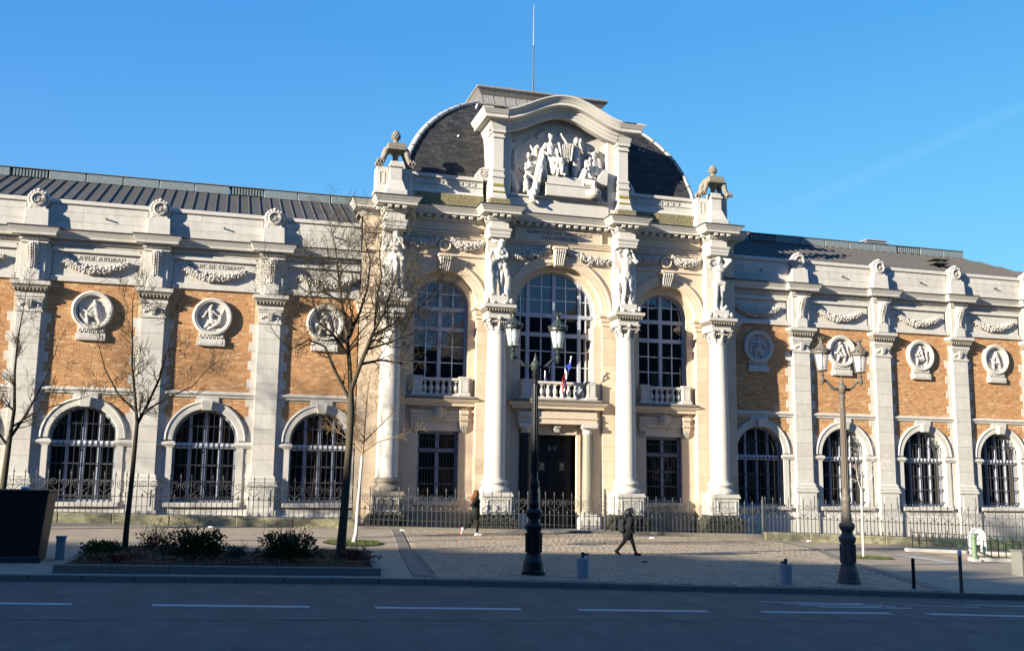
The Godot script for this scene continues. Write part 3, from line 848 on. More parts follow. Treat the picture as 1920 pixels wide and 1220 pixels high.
func wings() -> void:
	garland_mesh = make_garland(1.14, 9.93, 0.33, 0.11, 0.205, 260, 0.05)
	for x in PX: pilaster(x)
	for x in BX: wing_bay(x, x < 0)
	for s in [-1.0, 1.0]:   # the outer ends of both wings
		var a: float = minf(s * 24.79, s * 27.5)
		var b: float = maxf(s * 24.79, s * 27.5)
		var e := MB.new()
		e.box(a, b, -1.6, 12.2, -9.5, 0.0)
		part(B, "end_wall", e, M.stone)
		var c := MB.new()
		c.sweep([W(0, 10.46), W(0.10, 10.58), W(0.10, 10.71), W(0.34, 10.73), W(0.35, 10.83), W(0.45, 10.98), W(0.45, 11.02), W(0, 11.12)], [W(a, 0), W(b, 0)])
		part(B, "cornice", c, M.stone)
		# body of the wing behind its front, and the zinc roof
		var x0: float = minf(s * 7.0, s * 25.0)
		var x1: float = maxf(s * 7.0, s * 25.0)
		part(B, "rear_wall", bx(x0, x1, -1.6, 12.1, -10.0, -9.6), M.stone)
		part(B, "inner_floor", bx(x0, x1, 0.2, 0.4, -9.6, -0.5), M.floor_boards)
		part(B, "ceiling", bx(x0, x1, 12.0, 12.1, -9.6, -0.2), M.stone)
		var re := 25.3
		var rz := -5.0
		var ey := 12.18
		var ry := 14.40
		var r := MB.new()
		var xa: float = s * 7.6
		var xb: float = s * re
		var xc: float = s * 27.6
		r.qo(V(xa, ey, -0.1), V(xc, ey, -0.1), V(xb, ry, rz), V(xa, ry, rz), V(s * 15, 0, -5))
		r.qo(V(xa, ey, -9.9), V(xc, ey, -9.9), V(xb, ry, rz), V(xa, ry, rz), V(s * 15, 0, -5))
		r.qo(V(xc, ey, -0.1), V(xc, ey, -9.9), V(xb, ry, rz), V(xb, ry, rz + 0.01), V(s * 15, 0, -5))
		var roof := part(B, "zinc_roof", r, M.zinc)
		var sm := MB.new()
		var sl := Vector2(4.9, 2.22).length()
		sm.hexa([W(-0.03, -0.01), W(0.03, -0.01), W(0.022, 0.042), W(-0.022, 0.042)], [W(-0.03, -0.01), W(0.03, -0.01), W(0.022, 0.042), W(-0.022, 0.042)], 0.0, sl, 0.008)
		var mesh := sm.mesh()
		var ang := atan2(4.9, 2.22)
		var x := 7.9
		while x < re:
			part(roof, "roof_seam", mesh, M.zinc, V(s * x, ey, -0.1), V(-ang, 0, 0))
			x += 0.445
		while x < 27.4:
			var f: float = (27.6 - x) / (27.6 - re)
			var sh := MB.new()
			sh.box(-0.03, 0.03, 0, sl * f, -0.01, 0.055)
			part(roof, "roof_seam", sh, M.zinc, V(s * x, ey, -0.1), V(-ang, 0, 0))
			x += 0.445
		# ridge lantern strip, some lengths louvred
		x = 7.7
		var i := 0
		while x < re - 0.2:
			var l := minf(1.48, re - x)
			var xx: float = s * (x + l * 0.5)
			var louvre := i % 6 == 3
			var g := part(roof, "ridge_louvre" if louvre else "ridge_panel", bx(-l * 0.5 + 0.02, l * 0.5 - 0.02, 14.32, 14.70, -5.25, -4.78 if not louvre else -4.86, 0.015), M.zinc if louvre else M.zinc_ridge, V(xx, 0, 0))
			if louvre:
				for k in 11:
					part(g, "louvre_slat", bx(-0.64 + k * 0.125, -0.57 + k * 0.125, 14.36, 14.66, -4.87, -4.79), M.zinc_ridge)
			x += l
			i += 1
		part(roof, "ridge_cap", bx(minf(s * 7.6, xb), maxf(s * 7.6, xb), 14.70, 14.735, -5.3, -4.73, 0.01), M.zinc_ridge)
		part(roof, "gutter", bx(minf(s * 7.6, xc), maxf(s * 7.6, xc), 12.20, 12.30, -0.32, -0.12, 0.02), M.zinc_dark)
	# roof light and vent on the right wing
	var sk := part(B, "roof_vent", bx(-0.45, 0.45, 0.0, 0.10, -0.25, 0.25, 0.03), M.zinc, V(21.1, 13.05, -1.7), V(0.0, 0, 0))
	part(sk, "vent_flap", bx(-0.5, 0.45, 0.20, 0.235, -0.3, 0.3), M.zinc_dark)
	part(sk, "vent_hood", bx(-0.12, 0.16, 0.08, 0.21, -0.1, 0.2, 0.04), M.zinc_pale)
	var vt := part(B, "chimney_cowl", bx(-0.65, 0.65, 14.2, 15.05, -0.5, 0.5, 0.03), M.zinc, V(20.6, 0, -6.4))
	part(vt, "cowl_plate", bx(-0.75, 0.72, 15.06, 15.12, -0.6, 0.6, 0.02), M.zinc_pale)
	part(vt, "cowl_plate", bx(-0.68, 0.66, 15.20, 15.26, -0.55, 0.55, 0.02), M.zinc_pale)
	part(vt, "cowl_core", bx(-0.5, 0.5, 15.1, 15.22, -0.4, 0.4), M.zinc_dark)
func flush_bricks() -> void:
	var mesh := bx(-0.1, 0.1, -0.0315, 0.0315, -0.02, 0.012, 0.003).mesh()
	var host := B.get_node("brick_panel_002")
	var n := 0
	for e in brick_one:
		if n < 300:
			var o := part(host, "brick", mesh, M["brick%d" % e[1]])
			o.transform = e[0]
		else:
			brick_x.append(e[0])
			brick_c.append(brick_colour(e[1]))
		n += 1
	many(B, "brickwork", mesh, M.brick, brick_x, brick_c)
# ---------------------------------------------------------------- the central pavilion
const CX := [-7.17, -2.83, 2.83, 7.17]
func pav_path(z: float, rz: float) -> Array:   # plan of the entablature, breaking forward over each column
	var p := [W(-8.35, 0.0), W(-8.35, z)]
	for c in CX:
		p.append_array([W(c - 0.42, z), W(c - 0.42, rz), W(c + 0.42, rz), W(c + 0.42, z)])
	p.append_array([W(8.35, z), W(8.35, 0.0)])
	return p
func pavilion() -> void:
	var w := MB.new()
	var z := PZ
	# front wall with three arched recesses
	var xs := [[-8.35, -6.42], [-3.52, -2.02], [2.02, 3.52], [6.42, 8.35]]
	for i in 4:
		var pier := MB.new()
		pier.box(xs[i][0] + 0.012, xs[i][1] - 0.012, -1.0, 9.05, -0.6, z - 0.012)
		var o := part(B, "wall_pier", pier, M.stone_warm)
		var y := 0.5
		while y < 8.5:
			var hh := minf(0.58, 8.53 - y)
			part(o, "stone_block", bx(xs[i][0], xs[i][1], y, y + hh - 0.006, 0.0, z, 0.006), M["warm%d" % (rng.randi() % 3)])
			y += 0.58
	var top := PackedVector2Array([W(-8.35, 9.05), W(-6.42, 9.05)])
	top.append_array(arc(-4.97, 9.05, 1.45, 180, 0, 24))
	top.append(W(-2.02, 9.05))
	top.append_array(arc(0, 9.05, 2.02, 180, 0, 30))
	top.append(W(3.52, 9.05))
	top.append_array(arc(4.97, 9.05, 1.45, 180, 0, 24))
	top.append_array(PackedVector2Array([W(8.35, 9.05), W(8.35, 12.66), W(-8.35, 12.66)]))
	w.prism(top, -0.05, z)
	w.box(-8.35, -8.0, -1.4, 13.0, -9.0, z - 0.02)
	w.box(8.0, 8.35, -1.4, 13.0, -9.0, z - 0.02)
	w.box(-8.35, 8.35, 12.6, 13.1, -9.0, z - 0.02)
	w.box(-8.35, 8.35, -1.4, 13.0, -9.4, -9.0)
	part(B, "pavilion_wall", w, M.stone_warm)
	for a in [[-4.97, 1.45, 1.85], [0.0, 2.02, 2.42], [4.97, 1.45, 1.85]]:
		var av := ring_mesh([W(a[2], -0.01), W(a[2], 0.09), W(a[2] - 0.07, 0.10), W(a[2] - 0.09, 0.05), W(a[1] + 0.13, 0.045), W(a[1] + 0.12, 0.02), W(a[1], 0.02), W(a[1], -0.45)], 44)
		var o := part(B, "archivolt", av, M.stone_warm, V(a[0], 9.05, z))
		var k := MB.new()
		var c: bool = a[0] == 0.0
		var t: float = (11.80 if c else 11.12) - 9.05
		k.hexa([W(-0.20, -0.3), W(0.20, -0.3), W(0.20, 0.10), W(-0.20, 0.10)], [W(-0.27, -0.3), W(0.27, -0.3), W(0.27, 0.34), W(-0.27, 0.34)], a[1] - 0.08, t - 0.12, 0.015)
		k.box(-0.31, 0.31, t - 0.12, t, -0.3, 0.40, 0.015)
		var ko := part(o, "keystone", k, M.stone_warm)
		var fl := MB.new()
		for i in 5:
			var x := -0.2 + i * 0.1
			fl.blob(V(x, t - 0.2, 0.36), Basis.from_scale(V(0.045, 0.07, 0.05)), 6, 4)
			fl.tube([V(x, t - 0.26, 0.335), V(x * 0.8, a[1] - 0.04, 0.12)], [0.04, 0.026], 6)
		part(ko, "fluting", fl, M.stone_white)
		recess(a[0], a[1])
	# imposts either side of each recess
	for i in 4:
		var pr := [W(0, 8.52), W(0.05, 8.55), W(0.05, 8.68), W(0.10, 8.72), W(0.12, 8.86), W(0.20, 8.92), W(0.21, 9.03), W(0, 9.08)]
		var im := MB.new()
		var l: float = xs[i][0]
		var r: float = xs[i][1]
		if i == 0: im.sweep(pr, [W(l, 0), W(l, z), W(r, z), W(r, -0.1)])
		elif i == 3: im.sweep(pr, [W(l, -0.1), W(l, z), W(r, z), W(r, 0)])
		else: im.sweep(pr, [W(l, -0.1), W(l, z), W(r, z), W(r, -0.1)])
		part(B, "impost", im, M.stone_warm)
	# frieze with garlands and roundels
	var fz := MB.new()
	fz.box(-8.33, 8.33, 11.10, 11.18, 0.2, z + 0.07, 0.015)
	fz.box(-8.33, 8.33, 11.84, 11.92, 0.2, z + 0.06, 0.01)
	fz.box(-8.33, 8.33, 11.93, 12.02, 0.2, z + 0.09, 0.01)
	fz.box(-8.33, 8.33, 12.03, 12.10, 0.2, z + 0.13, 0.01)
	for c in [-4.97, 4.97]:
		fz.box(c - 1.70, c + 1.70, 12.16, 12.52, 0.2, z + 0.03, 0.01)
	var f := part(B, "pavilion_frieze", fz, M.stone_warm)
	var g := make_garland(0.70, 11.74, 0.20, 0.13, 0.22, 230, 0.03)
	for c in [-4.97, 4.97]:
		for s in [-1, 1]:
			part(f, "garland", g, M.stone_carved, V(c + s * 0.98, 0, z))
		var ro := MB.new()
		ro.ring([W(0.27, -0.02), W(0.27, 0.12), W(0.23, 0.15), W(0.19, 0.13), W(0.18, 0.06), W(0.0, 0.09)], Vector3.ZERO, 0, TAU, 28)
		ro.blob(V(0, 0, 0.07), Basis.from_scale(V(0.12, 0.13, 0.05)), 8, 5)
		part(f, "roundel", ro, M.stone_warm, V(c, 11.52, z + 0.03))
	for s in [-1.0, 1.0]:
		var m := MB.new()
		var pts := []
		for i in 9:
			var u := i / 8.0
			pts.append(W(s * lerpf(2.40, 0.42, u), lerpf(11.36, 11.70, u) - 0.16 * sin(u * PI)))
		leafy(m, pts, 0.15, 0.21, 330, 0.03, 0.06)
		part(f, "garland", m, M.stone_carved, V(0, 0, z))
	var ip := part(f, "inscription_panel", bx(-2.0, 2.0, 11.97, 12.57, 0.2, z + 0.10, 0.02), M.stone_warm)
	part(ip, "panel_border", frame_rect(-1.96, 1.96, 12.01, 12.53, 0.05, z + 0.09, z + 0.125), M.stone_warm)
	part(ip, "inscription", text("MANVFACTVRE  NATIONALE", 0.15), M.letter, V(0.03, 12.41, z + 0.10))
	part(ip, "inscription", text("DES  GOBELINS", 0.15), M.letter, V(0.03, 12.17, z + 0.10))
	# main cornice with modillions
	var cor := MB.new()
	cor.sweep([W(0, 12.54), W(0.05, 12.57), W(0.06, 12.62), W(0.10, 12.64), W(0.10, 12.77), W(0.38, 12.79), W(0.38, 12.89), W(0.41, 12.90), W(0.43, 12.94), W(0.52, 13.05), W(0.52, 13.10), W(-0.1, 13.20)], pav_path(z, 1.33))
	var co := part(B, "main_cornice", cor, M.stone)
	flashing(co, [W(0.53, 13.098), W(0.545, 13.08), W(0.55, 13.13), W(-0.1, 13.215)], pav_path(z, 1.33))
	var mod := bx(-0.085, 0.085, 12.655, 12.775, 0.0, 0.24, 0.015).mesh()
	for s in [[-6.60, -3.40], [-2.26, 2.26], [3.40, 6.60]]:
		var n := int(round((s[1] - s[0]) / 0.345))
		for i in n:
			part(co, "modillion", mod, M.stone_white, V(lerpf(s[0], s[1], (i + 0.5) / n), 0, z + 0.09))
	for c in CX:
		for i in 3:
			part(co, "modillion", mod, M.stone_white, V(c - 0.3 + i * 0.3, 0, 1.42))
		for sd in [-1, 1]:
			part(co, "modillion", mod, M.stone_white, V(c + sd * 0.51, 0, 1.05), V(0, sd * PI / 2, 0))
	for c in 4: column(CX[c], c)
	attic()
	gable()
	dome()
func frame_rect(x0: float, x1: float, y0: float, y1: float, w: float, z0: float, z1: float) -> MB:
	var m := MB.new()
	m.box(x0, x1, y0, y0 + w, z0, z1, 0.008)
	m.box(x0, x1, y1 - w, y1, z0, z1, 0.008)
	m.box(x0, x0 + w, y0 + w, y1 - w, z0, z1, 0.008)
	m.box(x1 - w, x1, y0 + w, y1 - w, z0, z1, 0.008)
	return m
const RZ := 0.14
func recess(cx: float, r: float) -> void:   # what fills an arched recess: upper window, balcony, ground-floor opening
	var c := cx == 0.0
	var g := 1.80 if c else 1.14
	var sp := 9.05
	var m := MB.new()
	# back wall of the recess round the openings
	var p := PackedVector2Array([W(cx - r - 0.05, 5.3), W(cx - g, 5.3)])
	p.append_array(arc(cx, sp, g, 180, 0, 26))
	p.append_array(PackedVector2Array([W(cx + g, 5.3), W(cx + r + 0.05, 5.3)]))
	p.append_array(arc(cx, sp, r + 0.05, 0, 180, 26))
	m.prism(p, -0.6, RZ)
	var dw := 0.92 if c else 0.84
	var d1 := 3.90 if c else 3.92
	m.box(cx - r - 0.05, cx - dw, -0.6, 5.3, -0.6, RZ)
	m.box(cx + dw, cx + r + 0.05, -0.6, 5.3, -0.6, RZ)
	m.box(cx - dw, cx + dw, d1, 5.3, -0.6, RZ)
	if not c: m.box(cx - dw, cx + dw, -0.6, 1.12, -0.6, RZ)
	part(B, "recess_wall", m, M.stone_warm)
	# tall arched window
	var f := MB.new()
	f.ring([W(g + 0.01, -0.42), W(g + 0.01, -0.28), W(g - 0.09, -0.28), W(g - 0.09, -0.42)], V(0, sp, 0), 0, PI, 34)
	f.box(-g, -g + 0.09, 5.4, sp, -0.42, -0.28)
	f.box(g - 0.09, g, 5.4, sp, -0.42, -0.28)
	f.box(-g, g, 5.4, 5.55, -0.42, -0.28)
	var o := part(B, "arched_window", f, M.window_paint, V(cx, 0, RZ))
	var mu := [-1.16, 0.0, 1.16] if c else [0.0]
	for x in mu:
		var w := 0.08 if c or true else 0.06
		part(o, "mullion", bx(x - w, x + w, 5.5, sp + sqrt(g * g - x * x) - 0.04, -0.41, -0.26, 0.012), M.window_paint)
	for y in [8.95, 8.12]:
		part(o, "transom", bx(-g + 0.06, g - 0.06, y - 0.085, y + 0.085, -0.41, -0.25, 0.012), M.window_paint)
	var bars := [-1.48, -0.55, 0.55, 1.48] if c else [-0.56, 0.56]
	var ys := [10.20, 9.62, 7.42, 6.77, 6.12] if c else [9.60, 7.40, 6.73, 6.06]
	for x in bars:
		part(o, "glazing_bar", bx(x - 0.019, x + 0.019, 5.5, sp + sqrt(maxf(0, g * g - x * x)) - 0.05, -0.40, -0.30), M.window_white)
	for y in ys:
		var e := g if y < sp else sqrt(maxf(0.04, g * g - (y - sp) * (y - sp)))
		part(o, "glazing_bar", bx(-e + 0.05, e - 0.05, y - 0.017, y + 0.017, -0.40, -0.302), M.window_white)
	# panes, each its own sheet, very slightly out of line with its neighbours
	var gx := [-g + 0.05]
	var all := mu + bars
	all.sort()
	gx.append_array(all)
	gx.append(g - 0.05)
	var gy := [5.5]
	var ally := ys + [8.95, 8.12]
	ally.sort()
	gy.append_array(ally)
	gy.append(sp + g)
	for i in gx.size() - 1:
		for j in gy.size() - 1:
			var q := PackedVector2Array([W(gx[i], gy[j]), W(gx[i + 1], gy[j])])
			var inside := false
			for k in 6:
				var x := lerpf(gx[i + 1], gx[i], k / 5.0)
				var yy := minf(gy[j + 1], sp + sqrt(maxf(0.0, pow(g - 0.04, 2) - x * x)))
				if yy > gy[j] + 0.03: inside = true
				q.append(W(x, maxf(yy, gy[j] + 0.002)))
			if not inside: continue
			var pm := MB.new()
			var ctr := V((gx[i] + gx[i + 1]) * 0.5, (gy[j] + gy[j + 1]) * 0.5, -0.36)
			pm.prism(q, -0.004, 0.004, Transform3D(Basis.IDENTITY, V(-ctr.x, -ctr.y, 0)))
			part(o, "pane", pm, M.glass, ctr, V(rng.randf_range(-0.006, 0.006), rng.randf_range(-0.008, 0.008), 0))
	balcony(cx, c)
	if c: portal()
	else: low_window(cx)
func baluster() -> ArrayMesh:
	var m := MB.new()
	m.box(-0.075, 0.075, 0.0, 0.06, -0.075, 0.075)
	m.lathe([W(0.06, 0.06), W(0.05, 0.09), W(0.09, 0.16), W(0.105, 0.23), W(0.09, 0.31), W(0.045, 0.42), W(0.05, 0.46), W(0.065, 0.48), W(0.05, 0.50)], Vector3.ZERO, 12)
	m.box(-0.075, 0.075, 0.50, 0.56, -0.075, 0.075)
	return m.mesh()
func balcony(cx: float, c: bool) -> void:
	var h := 1.62 if c else 1.18
	var zf := 0.72 if c else 0.40
	var yb := 5.32
	var b := part(B, "balcony", bx(-h - 0.25, h + 0.25, yb - 0.10, yb, -0.1, zf + 0.12, 0.02), M.stone_grey, V(cx, 0, 0))
	var mo := MB.new()
	var l := h + (0.10 if c else -0.02)
	var path := [W(-l, 0.0), W(-l, zf - 0.30), W(l, zf - 0.30), W(l, 0.0)]
	mo.sweep([W(0.0, 4.76), W(0.06, 4.78), W(0.07, 4.90), W(0.28, 4.93), W(0.28, 5.03), W(0.32, 5.05), W(0.42, 5.17), W(0.42, 5.22), W(0.0, 5.25)], path)
	flashing(part(b, "balcony_cornice", mo, M.stone_warm), [W(0.43, 5.21), W(0.44, 5.20), W(0.445, 5.24), W(0.0, 5.27)], path)
	var dn := MB.new()
	var x := -l + 0.05
	while x < l - 0.05:
		dn.box(x, x + 0.055, 4.79, 4.89, zf - 0.30, zf - 0.17)
		x += 0.1
	part(b, "dentil_course", dn, M.stone_warm).set_meta("kind", "stuff")
	for s in [-1, 1]:
		var pd := MB.new()
		var px: float = s * (h - 0.21)
		pd.box(px - 0.25, px + 0.25, yb, yb + 0.13, zf - 0.40, zf + 0.07, 0.012)
		pd.box(px - 0.20, px + 0.20, yb + 0.13, yb + 0.72, zf - 0.35, zf + 0.02, 0.01)
		pd.box(px - 0.22, px + 0.22, yb + 0.72, yb + 0.80, zf - 0.37, zf + 0.04, 0.01)
		var o := part(b, "balcony_pedestal", pd, M.stone_white)
		part(o, "panel_border", frame_rect(px - 0.14, px + 0.14, yb + 0.18, yb + 0.67, 0.025, zf + 0.01, zf + 0.035), M.stone_white)
	var rw := h - 0.42
	part(b, "balcony_rail", bx(-rw, rw, yb + 0.63, yb + 0.74, zf - 0.27, zf - 0.03, 0.02), M.stone_white)
	part(b, "balcony_kerb", bx(-rw, rw, yb, yb + 0.08, zf - 0.27, zf - 0.03, 0.01), M.stone_white)
	var bm := baluster()
	var n := 8 if c else 6
	for i in n:
		part(b, "baluster", bm, M.stone_white, V(lerpf(-rw, rw, (i + 0.5) / n), yb + 0.075, zf - 0.15))
	var dr := Geometry2D
	# entablature strip, brackets and shield below
	if not c:
		var en := MB.new()
		en.box(-0.95, 0.95, 4.30, 4.76, -0.05, 0.20, 0.01)
		en.box(-0.95, 0.95, 4.50, 4.56, 0.1, 0.25, 0.01)
		part(b, "window_entablature", en, M.stone_warm)
		var sh := MB.new()
		sh.blob(V(0, 4.66, 0.22), Basis.from_scale(V(0.19, 0.25, 0.12)), 12, 8)
		sh.ring([W(0.24, 0.14), W(0.24, 0.27), W(0.18, 0.30), W(0.16, 0.2)], V(0, 4.66, 0), 0, TAU, 18)
		for s in [-1, 1]:
			for k in 3:
				sh.blob(V(s * 0.24, 4.48 + 0.17 * k, 0.2), Basis.from_scale(V(0.07, 0.07, 0.07)), 7, 4)
		part(b, "shield", sh, M.stone_warm)
		for s in [-1, 1]:
			var br := MB.new()
			var px: float = s * 1.02
			br.box(px - 0.19, px + 0.19, 4.60, 4.76, -0.05, 0.34, 0.012)
			br.box(px - 0.17, px + 0.17, 4.42, 4.60, -0.05, 0.28, 0.012)
			br.box(px - 0.20, px + 0.20, 4.34, 4.42, -0.05, 0.32, 0.012)
			br.box(px - 0.17, px + 0.17, 4.16, 4.34, -0.05, 0.27, 0.012)
			br.hexa([W(px - 0.13, -0.05), W(px + 0.13, -0.05), W(px + 0.13, 0.10), W(px - 0.13, 0.10)], [W(px - 0.16, -0.05), W(px + 0.16, -0.05), W(px + 0.16, 0.27), W(px - 0.16, 0.27)], 3.72, 4.16, 0.01)
			var o := part(b, "bracket", br, M.stone_warm)
			var lf := MB.new()
			for i in 12:
				lf.blob(V(px + rng.randf_range(-0.09, 0.09), 3.35 + 0.036 * i, 0.06), Basis(Vector3.BACK, rng.randf_range(-1, 1)) * Basis.from_scale(V(0.055, 0.07, 0.06)), 6, 4)
			for i in 4:
				lf.tube([V(px - 0.11 + 0.073 * i, 4.14, 0.285), V(px - 0.09 + 0.06 * i, 3.86, 0.16)], [0.028, 0.022], 6)
			part(o, "hanging_foliage", lf, M.stone_carved)
func low_window(cx: float) -> void:
	var w := 0.84
	var f := MB.new()
	f.box(-w, -w + 0.10, 1.12, 3.92, -0.34, -0.2)
	f.box(w - 0.10, w, 1.12, 3.92, -0.34, -0.2)
	f.box(-w, w, 3.80, 3.92, -0.34, -0.2)
	f.box(-w, w, 1.12, 1.24, -0.34, -0.2)
	var o := part(B, "casement_window", f, M.window_paint, V(cx, 0, RZ))
	part(o, "mullion", bx(-0.07, 0.07, 1.2, 3.85, -0.33, -0.18, 0.012), M.window_paint)
	part(o, "transom", bx(-w + 0.05, w - 0.05, 3.06, 3.22, -0.33, -0.19, 0.012), M.window_paint)
	for y in [1.80, 2.43]:
		part(o, "glazing_bar", bx(-w + 0.08, w - 0.08, y - 0.02, y + 0.02, -0.325, -0.24), M.window_white)
	for s in [[-0.76, -0.05], [0.05, 0.76]]:
		part(o, "pane", bx(s[0], s[1], 1.2, 3.08, -0.31, -0.30), M.glass)
		part(o, "pane", bx(s[0], s[1], 3.2, 3.84, -0.31, -0.30), M.glass)
	for i in 13:
		var x := -w + 0.08 + i * (2 * w - 0.16) / 12.0
		part(o, "grille_bar", bx(x - 0.009, x + 0.009, 1.13, 3.9, -0.10, -0.082), M.iron)
	for y in [1.35, 1.80, 2.43, 3.06, 3.22, 3.6]:
		part(o, "grille_rail", bx(-w, w, y - 0.015, y + 0.015, -0.108, -0.076), M.iron)
	part(B, "window_sill", bx(cx - w - 0.14, cx + w + 0.14, 0.95, 1.12, -0.3, 0.28, 0.015), M.stone_warm)
	part(B, "plinth", bx(cx - 1.42, cx + 1.42, -0.8, 0.72, -0.2, 0.24, 0.03), M.stone_grey)
func portal() -> void:
	var b := MB.new()
	b.box(-1.72, 1.72, 4.32, 4.80, -0.1, 0.62, 0.012)
	b.box(-1.76, 1.76, 4.52, 4.58, 0.2, 0.66, 0.01)
	b.box(-1.76, 1.76, 4.30, 4.36, 0.2, 0.66, 0.01)
	part(B, "portal_entablature", b, M.stone_warm)
	part(B, "door_lintel", bx(-0.94, 0.94, 3.88, 4.32, -0.3, 0.26, 0.015), M.stone_warm)
	var k := MB.new()
	k.hexa([W(-0.12, 0.1), W(0.12, 0.1), W(0.12, 0.36), W(-0.12, 0.36)], [W(-0.16, 0.1), W(0.16, 0.1), W(0.16, 0.50), W(-0.16, 0.50)], 3.97, 4.28, 0.012)
	for i in 4: k.blob(V(-0.105 + 0.07 * i, 4.2, 0.50), Basis.from_scale(V(0.032, 0.055, 0.04)), 6, 4)
	part(B, "keystone", k, M.stone_white)
	for s in [-1.0, 1.0]:
		var j := MB.new()
		j.box(minf(s * 0.92, s * 1.10), maxf(s * 0.92, s * 1.10), 0.0, 3.9, -0.3, 0.27, 0.01)
		part(B, "door_jamb", j, M.stone_warm)
		var m := MB.new()
		m.lathe([W(0.29, 0.62), W(0.29, 0.70), W(0.25, 0.74), W(0.23, 0.80), W(0.235, 1.6), W(0.20, 3.92)], Vector3.ZERO, 24)
		var o := part(B, "portal_column", m, M.granite if s > 0 else M.granite_shaded, V(s * 1.36, 0, 0.40))  # right column lit granite, left column with its shade painted in
		var cp := MB.new()
		cp.lathe([W(0.20, 3.92), W(0.22, 3.96), W(0.20, 3.98), W(0.21, 4.06), W(0.29, 4.16)], Vector3.ZERO, 20)
		cp.box(-0.34, 0.34, 4.16, 4.30, -0.34, 0.34, 0.015)
		part(o, "capital", cp, M.stone_white)
		var pd := MB.new()
		pd.box(-0.42, 0.42, -0.3, 0.52, -0.5, 0.42, 0.02)
		pd.box(-0.34, 0.34, 0.52, 0.62, -0.4, 0.34, 0.02)
		part(o, "pedestal", pd, M.stone)
		part(B, "portal_jamb", bx(minf(s * 1.62, s * 2.02), maxf(s * 1.62, s * 2.02), -0.3, 8.5, -0.2, 0.34, 0.01), M.stone_warm)
	var d := part(B, "door", bx(-0.94, 0.94, 0.0, 3.9, -0.34, -0.26), M.door)
	for s in [-1, 1]:
		for r in [[0.15, 0.95], [1.05, 2.15], [2.25, 2.95]]:
			part(d, "door_panel", frame_rect(minf(s * 0.10, s * 0.82), maxf(s * 0.10, s * 0.82), r[0], r[1], 0.05, -0.27, -0.235), M.door)
		var em := MB.new()
		em.prism(arc(s * 0.44, 2.62, 0.10, 0, 360, 16), -0.25, -0.225)
		em.box(s * 0.44 - 0.11, s * 0.44 + 0.11, 2.42, 2.50, -0.25, -0.22, 0.01)
		em.box(s * 0.44 - 0.10, s * 0.44 - 0.06, 2.48, 2.76, -0.25, -0.22, 0.01)
		em.box(s * 0.44 + 0.06, s * 0.44 + 0.10, 2.48, 2.76, -0.25, -0.22, 0.01)
		part(d, "door_emblem", em, M.bronze)
		for i in 7:
			part(d, "door_slat", bx(s * 0.46 - 0.3 + i * 0.1 - 0.02, s * 0.46 - 0.3 + i * 0.1 + 0.02, 1.1, 2.1, -0.26, -0.235), M.door)
	part(d, "door_transom", bx(-0.94, 0.94, 3.0, 3.1, -0.27, -0.2, 0.015), M.door)
	part(d, "lettering", text("R·F", 0.20), M.bronze, V(0.02, 3.34, -0.25))
	part(B, "door_step", bx(-2.0, 2.0, -0.6, 0.03, -0.3, 1.55, 0.02), M.stone)
